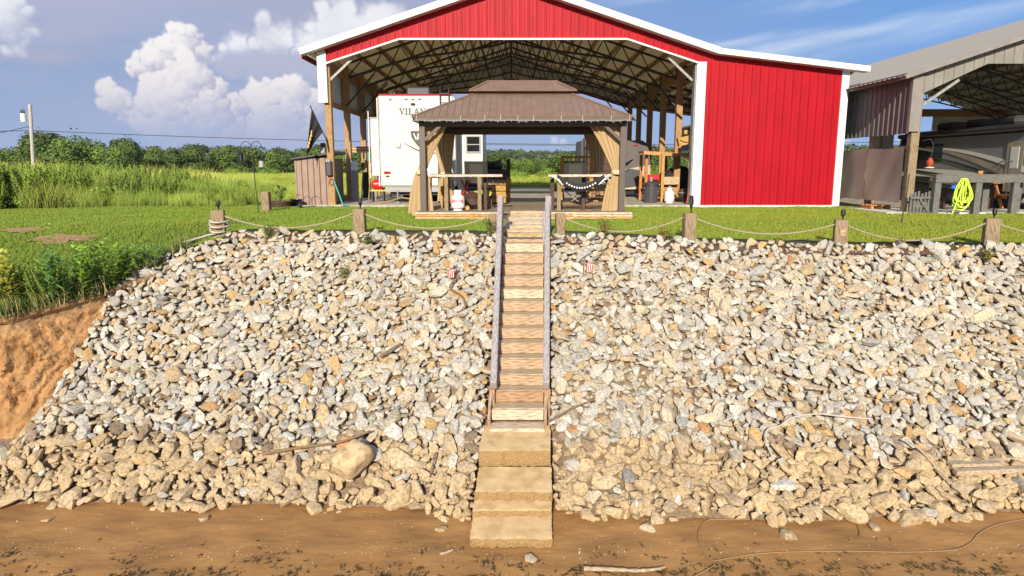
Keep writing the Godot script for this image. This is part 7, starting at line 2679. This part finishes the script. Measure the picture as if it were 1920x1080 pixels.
	tube(st, [Vector3(7.98, -0.1, -14.04), Vector3(8.04, 0.62, -14.04), Vector3(8.06, 1.0, -14.05)], 0.012, 6)
	obj("stake", st, M.black_steel, rod)
	var pb := thing("pallet_block", "low orange pallet under the nearest windscreen", "pallet", Vector3(9.4, 0.0, -18.3))
	for i in 3:
		plank(pb, "board", Vector3(9.4, 0.14, -18.1 - i * 0.2), Vector3(9.95, 0.14, -18.1 - i * 0.2), 0.12, 0.03, M.wood_orange)
	for i in 3:
		block(pb, "bearer", Vector3(9.45 + i * 0.22, 0.07, -18.3), Vector3(0.07, 0.11, 0.6), M.wood_barn)

# ---------- on the bank and the mud ----------
func stick(called: String, pts: Array, r0: float, m: Material, label: String, cat: String, group := "") -> void:
	var rr := []
	var n := pts.size()
	var fine := []
	for i in n - 1:
		for k in 6:
			var t := k / 6.0
			var a: Vector3 = pts[maxi(i - 1, 0)]
			var d: Vector3 = pts[mini(i + 2, n - 1)]
			fine.append((pts[i] as Vector3).cubic_interpolate(pts[i + 1], a, d, t))
	fine.append(pts[n - 1])
	for i in fine.size():
		rr.append(r0 * (1.0 - 0.5 * i / fine.size()) * (1.0 + 0.15 * sin(i * 2.3)) if cat != "rope" else r0)
	var st := S()
	tube(st, fine, rr, 8)
	tag(obj(called, st, m), label, cat, group)

func on_rock(x: float, d: float, up := 0.1) -> Vector3:
	return Vector3(x, rock_y(x, d) + up, -d)

func on_mud(x: float, d: float, up := 0.008) -> Vector3:
	return Vector3(x, mud_y(x, d) + up, -d)

func make_bank_things() -> void:
	var r := RandomNumberGenerator.new()
	r.seed = 2024
	var g := "driftwood on the rock bank"
	stick("driftwood_branch", [on_rock(-2.98, 7.69, 0.14), on_rock(-2.56, 7.74, 0.16), on_rock(-2.06, 7.8, 0.17), on_rock(-1.72, 7.9, 0.19)], 0.022, M.driftwood, "long brown driftwood branch lying across the stones above the boulder", "branch", g)
	stick("driftwood_branch", [on_rock(-1.80, 9.02, 0.13), on_rock(-1.68, 9.1, 0.15), on_rock(-1.55, 9.22, 0.14)], 0.022, M.driftwood, "short brown stick among stones midway up left of the stairs", "branch", g)
	stick("driftwood_branch", [on_rock(0.44, 7.98, 0.12), on_rock(0.77, 8.16, 0.15), on_rock(1.05, 8.26, 0.13)], 0.017, M.driftwood, "thin brown stick touching the stairs' right foot", "branch", g)
	stick("driftwood_branch", [on_rock(-0.9, 7.64, 0.13), on_rock(-0.92, 7.5, 0.13), on_rock(-0.95, 7.36, 0.1)], 0.013, M.driftwood, "thin upright stick left of the concrete slabs", "branch", g)
	stick("driftwood_branch", [on_rock(-0.81, 10.3, 0.13), on_rock(-0.93, 10.1, 0.15), on_rock(-0.75, 9.9, 0.15), on_rock(-0.68, 9.72, 0.13), on_rock(-0.8, 9.66, 0.12)], 0.018, M.driftwood, "curly dark root below the left little flag", "root", g)
	stick("driftwood_branch", [on_rock(4.68, 7.72, 0.13), on_rock(4.8, 7.6, 0.14), on_rock(4.92, 7.38, 0.12)], 0.014, M.driftwood_pale, "pale leaning stick just left of the tan planks", "branch", g)
	stick("driftwood_branch", [on_rock(4.9, 7.45, 0.12), on_rock(4.98, 7.25, 0.12), on_rock(5.12, 7.1, 0.08)], 0.013, M.driftwood_pale, "curved stick below the left end of the tan planks", "branch", g)
	stick("driftwood_branch", [on_rock(-2.55, 8.9, 0.13), on_rock(-2.5, 8.6, 0.15), on_rock(-2.52, 8.35, 0.13)], 0.011, M.driftwood_pale, "pale upright twig on the left stones above the branch", "twig", g)
	stick("driftwood_log", [on_mud(0.70, 6.06, 0.02), on_mud(0.95, 6.04, 0.025), on_mud(1.2, 6.03, 0.02), on_mud(1.40, 6.06, 0.02), on_mud(1.5, 6.12, 0.01)], 0.024, M.driftwood_pale, "pale half-buried driftwood log on the mud at the bottom of the view", "log")
	stick("driftwood_chip", [on_mud(-0.72, 6.3, 0.012), on_mud(-0.6, 6.38, 0.012)], 0.018, M.driftwood_pale, "short pale wood chip on the mud left of the concrete slabs", "wood chip")
	var cg := "cords and ropes lying on the shore"
	stick("pale_cord", [on_rock(3.02, 7.45, 0.13), on_rock(3.0, 7.62, 0.14), on_rock(3.06, 7.76, 0.15), on_rock(3.22, 7.80, 0.16), on_rock(3.4, 7.9, 0.16), on_rock(3.75, 8.0, 0.15), on_rock(4.05, 7.96, 0.15), on_rock(4.4, 7.93, 0.14)], 0.009, M.rope_white, "white cord looping over the stones at right of the waterline", "rope", cg)
	var c1 := []
	for q in [[2.24, 7.47], [2.26, 7.28], [2.5, 7.13], [2.62, 7.03], [2.45, 6.95], [2.17, 6.94], [2.02, 6.78], [1.94, 6.54], [1.96, 6.29], [2.0, 6.16], [1.89, 6.06], [1.73, 5.95], [1.6, 5.8]]:
		c1.append(on_mud(q[0], q[1], 0.012 if q[1] < 7.1 else 0.05))
	stick("tan_rope", c1, 0.0065, M.rope_tan, "tan rope curling in an S over the mud", "rope", cg)
	var c2 := []
	for q in [[2.0, 6.21], [2.4, 6.31], [2.8, 6.34], [3.46, 6.36], [4.0, 6.36], [4.5, 6.4], [4.75, 6.52], [4.97, 6.7], [5.26, 6.85], [5.68, 6.98], [6.3, 7.1]]:
		c2.append(on_mud(q[0], q[1], 0.008))
	stick("tan_rope", c2, 0.006, M.rope_tan, "long dark tan rope running right along the mud", "rope", cg)
	var pk := thing("washed_up_planks", "three tan washed-up planks half buried in the right stones", "planks", Vector3(5.7, -2.4, -7.5))
	plank(pk, "board", Vector3(5.16, -2.31, -7.62), Vector3(6.6, -2.24, -7.66), 0.10, 0.035, M.driftwood_pale)
	plank(pk, "board", Vector3(5.12, -2.30, -7.52), Vector3(5.72, -2.29, -7.53), 0.12, 0.04, M.driftwood_pale)
	plank(pk, "board", Vector3(5.12, -2.35, -7.41), Vector3(6.5, -2.29, -7.42), 0.09, 0.06, M.driftwood_pale)
	var mk := thing("marker_stick", "small stake with dark and white cross bar on a stone", "marker", Vector3(1.37, -2.65, -7.02))
	block(mk, "cross_bar", Vector3(1.37, -2.50, -7.02), Vector3(0.17, 0.014, 0.03), M.grey_steel)
	block(mk, "stake", Vector3(1.375, -2.55, -7.02), Vector3(0.02, 0.12, 0.02), M.white_metal)
	# the two little striped flags
	for q in [[-0.86, 10.32, -0.35, "little striped flag stuck in the stones left of the stairs"], [1.08, 10.32, 0.3, "little striped flag stuck in the stones right of the stairs"]]:
		var base := on_rock(q[0], q[1], 0.05)
		var f := thing("small_flag", q[3], "flag", base, 0.0, "little flags on the stones")
		var st := S()
		var tip := base + Vector3(0.02, 0.25, 0.0)
		tube(st, [base - Vector3(0, 0.1, 0), tip], 0.006, 6)
		obj("staff", st, M.black_steel, f)
		for k in 7:
			st = S()
			var gr := []
			for i in 8:
				var u := i / 7.0
				var col := []
				for j in 3:
					var v := (k + j * 0.5) / 7.0
					var s: float = signf(q[2])
					col.append(tip + Vector3(s * (0.02 + 0.17 * v * 0.55 + 0.02 * u) * (1.0 if u > 0.3 else u / 0.3), -0.02 - 0.19 * u, 0.025 * sin(v * 8.0 + u * 3.0) + 0.02))
				gr.append(col)
			sheet(st, gr)
			obj("stripe", st, M.red_paint if k % 2 == 0 else M.white_cloth, f)
		block(f, "blue_canton", tip + Vector3(signf(q[2]) * 0.03, -0.045, 0.045), Vector3(0.04, 0.05, 0.008), M.blue_cloth)
	# low shrubs at the rock's top edge
	var sh := [[-4.05, 11.35, 0.13, Color(0.12, 0.13, 0.03), "small olive shrub beside the rope left of the second post"], [-0.36, 11.15, 0.14, Color(0.10, 0.13, 0.035), "thin green shrub at the left rail's top"], [1.52, 11.28, 0.20, Color(0.20, 0.09, 0.03), "larger reddish brown shrub on the edging right of the stairs"], [2.42, 10.95, 0.14, Color(0.22, 0.11, 0.03), "smaller reddish shrub just left of the tall-lamp post"], [6.1, 10.75, 0.08, Color(0.25, 0.16, 0.22), "low lilac flowers at the stones' top edge"], [4.18, 10.75, 0.08, Color(0.25, 0.16, 0.05), "small brownish shrub before the knotted post"], [7.25, 10.35, 0.12, Color(0.16, 0.14, 0.03), "dry mossy tuft among the upper right stones"], [-2.35, 11.05, 0.10, Color(0.13, 0.15, 0.05), "thin weed among stones below the second post"], [-2.6, 10.45, 0.10, Color(0.18, 0.18, 0.07), "pale weed among stones lower below the second post"]]
	for q in sh:
		var d: float = q[1]
		var y: float = lawn_y(q[0], d) if d > interp(EDGE_D, q[0]) else rock_y(q[0], d) + 0.06
		var o := thing("low_shrub", q[4], "shrub", Vector3(q[0], y, -d), 0.0, "little shrubs at the top of the stones")
		var st := S()
		var vs := PackedVector3Array()
		var ns := PackedVector3Array()
		var cs := PackedColorArray()
		var R: float = q[2]
		for k in 9:
			var a := k * 2.4
			var tip := Vector3(cos(a) * R * 0.8 * (k % 3) * 0.5, R * r.randf_range(0.9, 1.5), sin(a) * R * 0.6)
			tube(st, [Vector3(0, -0.03, 0), tip], [0.005, 0.002], 5)
			for i in 38:
				var p := tip * r.randf_range(0.25, 1.05) + Vector3(r.randfn(), r.randfn(), r.randfn()) * R * 0.22
				var u := Vector3(r.randfn(), r.randfn(), r.randfn()).normalized() * 0.016
				var w := u.cross(Vector3(r.randfn(), r.randfn(), r.randfn())).normalized() * 0.009
				var c: Color = q[3] * r.randf_range(0.5, 1.6)
				if r.randf() < 0.3:
					c = Color(0.16, 0.17, 0.03)
				var nn := (p.normalized() + Vector3.BACK * 0.5 + Vector3.UP * 0.4).normalized()
				leaf_tri(vs, ns, cs, p - u, p + w, p + u, nn, c, c, c)
				leaf_tri(vs, ns, cs, p - u, p + u, p - w, nn, c, c, c)
		obj("stem", st, M.bark, o, true)
		var l := MeshInstance3D.new()
		l.mesh = array_mesh(vs, ns, cs)
		l.material_override = M.leaf
		put(l, "foliage", o, true)
	# litter on the mud: dark leaf scraps, pale shell bits, pebbles
	make_ico(1)
	var gs := stone_shape(r, 4, Vector3(1.3, 0.4, 0.9))
	var bit := array_mesh(gs[0], gs[1])
	var shells := []
	var dark := []
	var pn := FastNoiseLite.new()
	pn.seed = 4
	pn.frequency = 0.9
	while shells.size() < 950:
		var d := r.randf_range(5.3, 7.3)
		var x := r.randf_range(-5.6, 5.8)
		var band := exp(-pow((d - 6.38 - pn.get_noise_1d(x) * 0.12) / 0.10, 2.0)) * 1.2 + 0.16
		if r.randf() > band or absf(x) < 0.46 and d > 6.4:
			continue
		shells.append([on_mud(x, d, 0.002), r.randf() * TAU, r.randf_range(0.003, 0.0075) * (1.8 if r.randf() < 0.06 else 1.0), Color(0.68, 0.62, 0.5) * r.randf_range(0.6, 1.1)])
	scatter("shell_bits", bit, shells, M.pebble, "tiny pale shell bits and pebbles scattered on the mud", "shells")
	var lv := PackedVector3Array()
	var ln := PackedVector3Array()
	var lc := PackedColorArray()
	for k in 5:
		blade(lv, ln, lc, Vector3(r.randfn() * 0.01, 0, r.randfn() * 0.008), Vector3(r.randfn(), 0, r.randfn() * 0.6).normalized() * 0.04, 0.012, 0.006, 2, Color(0.05, 0.04, 0.018), Color(0.07, 0.06, 0.025), Vector3(0.3, 0, 1).normalized())
	var scrap := array_mesh(lv, ln, lc)
	while dark.size() < 3400:
		var d := r.randf_range(5.3, 6.6)
		var x := r.randf_range(-5.2, 5.4)
		var k := smoothstep(6.35, 5.95, d + pn.get_noise_2d(x * 1.2, d * 3.0) * 0.35) * smoothstep(-0.15, 0.35, pn.get_noise_2d(x * 2.6, d * 5.0 + 50.0)) + 0.015
		if r.randf() > k or absf(x) < 0.46 and d > 6.4:
			continue
		dark.append([on_mud(x, d, 0.001), r.randf() * TAU, r.randf_range(0.5, 1.25), Color(1, 1, 1) * r.randf_range(0.6, 1.6)])
	scatter("plant_scraps", scrap, dark, M.weed_blade, "dark water-weed scraps littering the lower mud", "litter")
	var twl := ["thin twig on the mud at lower left", "small forked twig on the mud right of centre", "thin twig on the mud below the left stones", "slender twig on the lower right mud", "dark twig near the bottom left corner of the mud"]
	var twp := [[-3.4, 6.6, 0.7], [3.7, 6.75, 1.2], [-2.6, 6.25, 0.6], [2.85, 6.75, -0.6], [-1.0, 5.95, 0.3]]
	for i in twp.size():
		var q = twp[i]
		var dv := Vector3(cos(q[2]), 0, -sin(q[2])) * 0.13
		var p := on_mud(q[0], q[1], 0.006)
		stick("mud_twig", [p - dv, p + Vector3(0.01, 0.006, 0.01), p + dv], 0.005, M.driftwood, twl[i], "twig", "twigs on the mud")

# ---------- everything ----------
func _ready() -> void:
	var cam := Camera3D.new()
	cam.name = "camera"
	add_child(cam)
	cam.position = CAM
	cam.rotation_degrees = Vector3(-10, 0, 0)
	cam.fov = rad_to_deg(2.0 * atan(540.0 / 1281.0))
	cam.near = 0.05
	cam.far = 4000.0
	cam.current = true
	var we := WorldEnvironment.new()
	we.name = "environment"
	var env := Environment.new()
	env.background_mode = Environment.BG_SKY
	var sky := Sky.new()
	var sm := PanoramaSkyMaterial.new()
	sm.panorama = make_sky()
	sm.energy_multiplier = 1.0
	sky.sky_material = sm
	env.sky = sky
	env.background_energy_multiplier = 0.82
	env.tonemap_mode = Environment.TONE_MAPPER_LINEAR
	env.tonemap_exposure = 1.32
	env.sdfgi_enabled = true
	env.ssao_enabled = true
	env.ssil_enabled = true
	env.fog_enabled = true
	env.fog_density = 0.00015
	env.fog_light_color = Color(0.72, 0.78, 0.88)
	we.environment = env
	add_child(we)
	var sun := DirectionalLight3D.new()
	sun.name = "sun"
	sun.light_color = Color(1.0, 0.95, 0.87)
	sun.light_energy = 1.6
	sun.light_angular_distance = 0.5
	sun.shadow_enabled = true
	sun.rotation_degrees = Vector3(-23, -7, 0)
	add_child(sun)
	rng.seed = 1
	make_materials()
	var pm := mat("pebble", Color(1, 1, 1), 0.85)
	pm.vertex_color_use_as_albedo = true
	mat("topsoil", lin(1, 1, 1), 0.95, noise_tex(78, 0.02, 5, lin(0.18, 0.10, 0.045), lin(0.44, 0.29, 0.14)), Vector3(1, 1, 1), bump_tex(79, 0.03, 5, 8.0), 0.8)
	mat("landing", lin(0.42, 0.37, 0.28), 0.95, noise_tex(77, 0.09, 4, Color(0.35, 0.33, 0.3), Color(1, 1, 1)), Vector3(2.5, 2.5, 2.5))
	make_ground()
	make_trees()
	make_red_barn()
	make_grey_barn()
	make_stones()
	make_grass()
	make_stairs()
	make_deck()
	make_gazebo()
	make_camper()
	make_motorhome()
	make_windscreens()
	make_fence()
	make_deck_things()
	make_left_things()
	make_right_things()
	make_pole()
	make_bank_things()
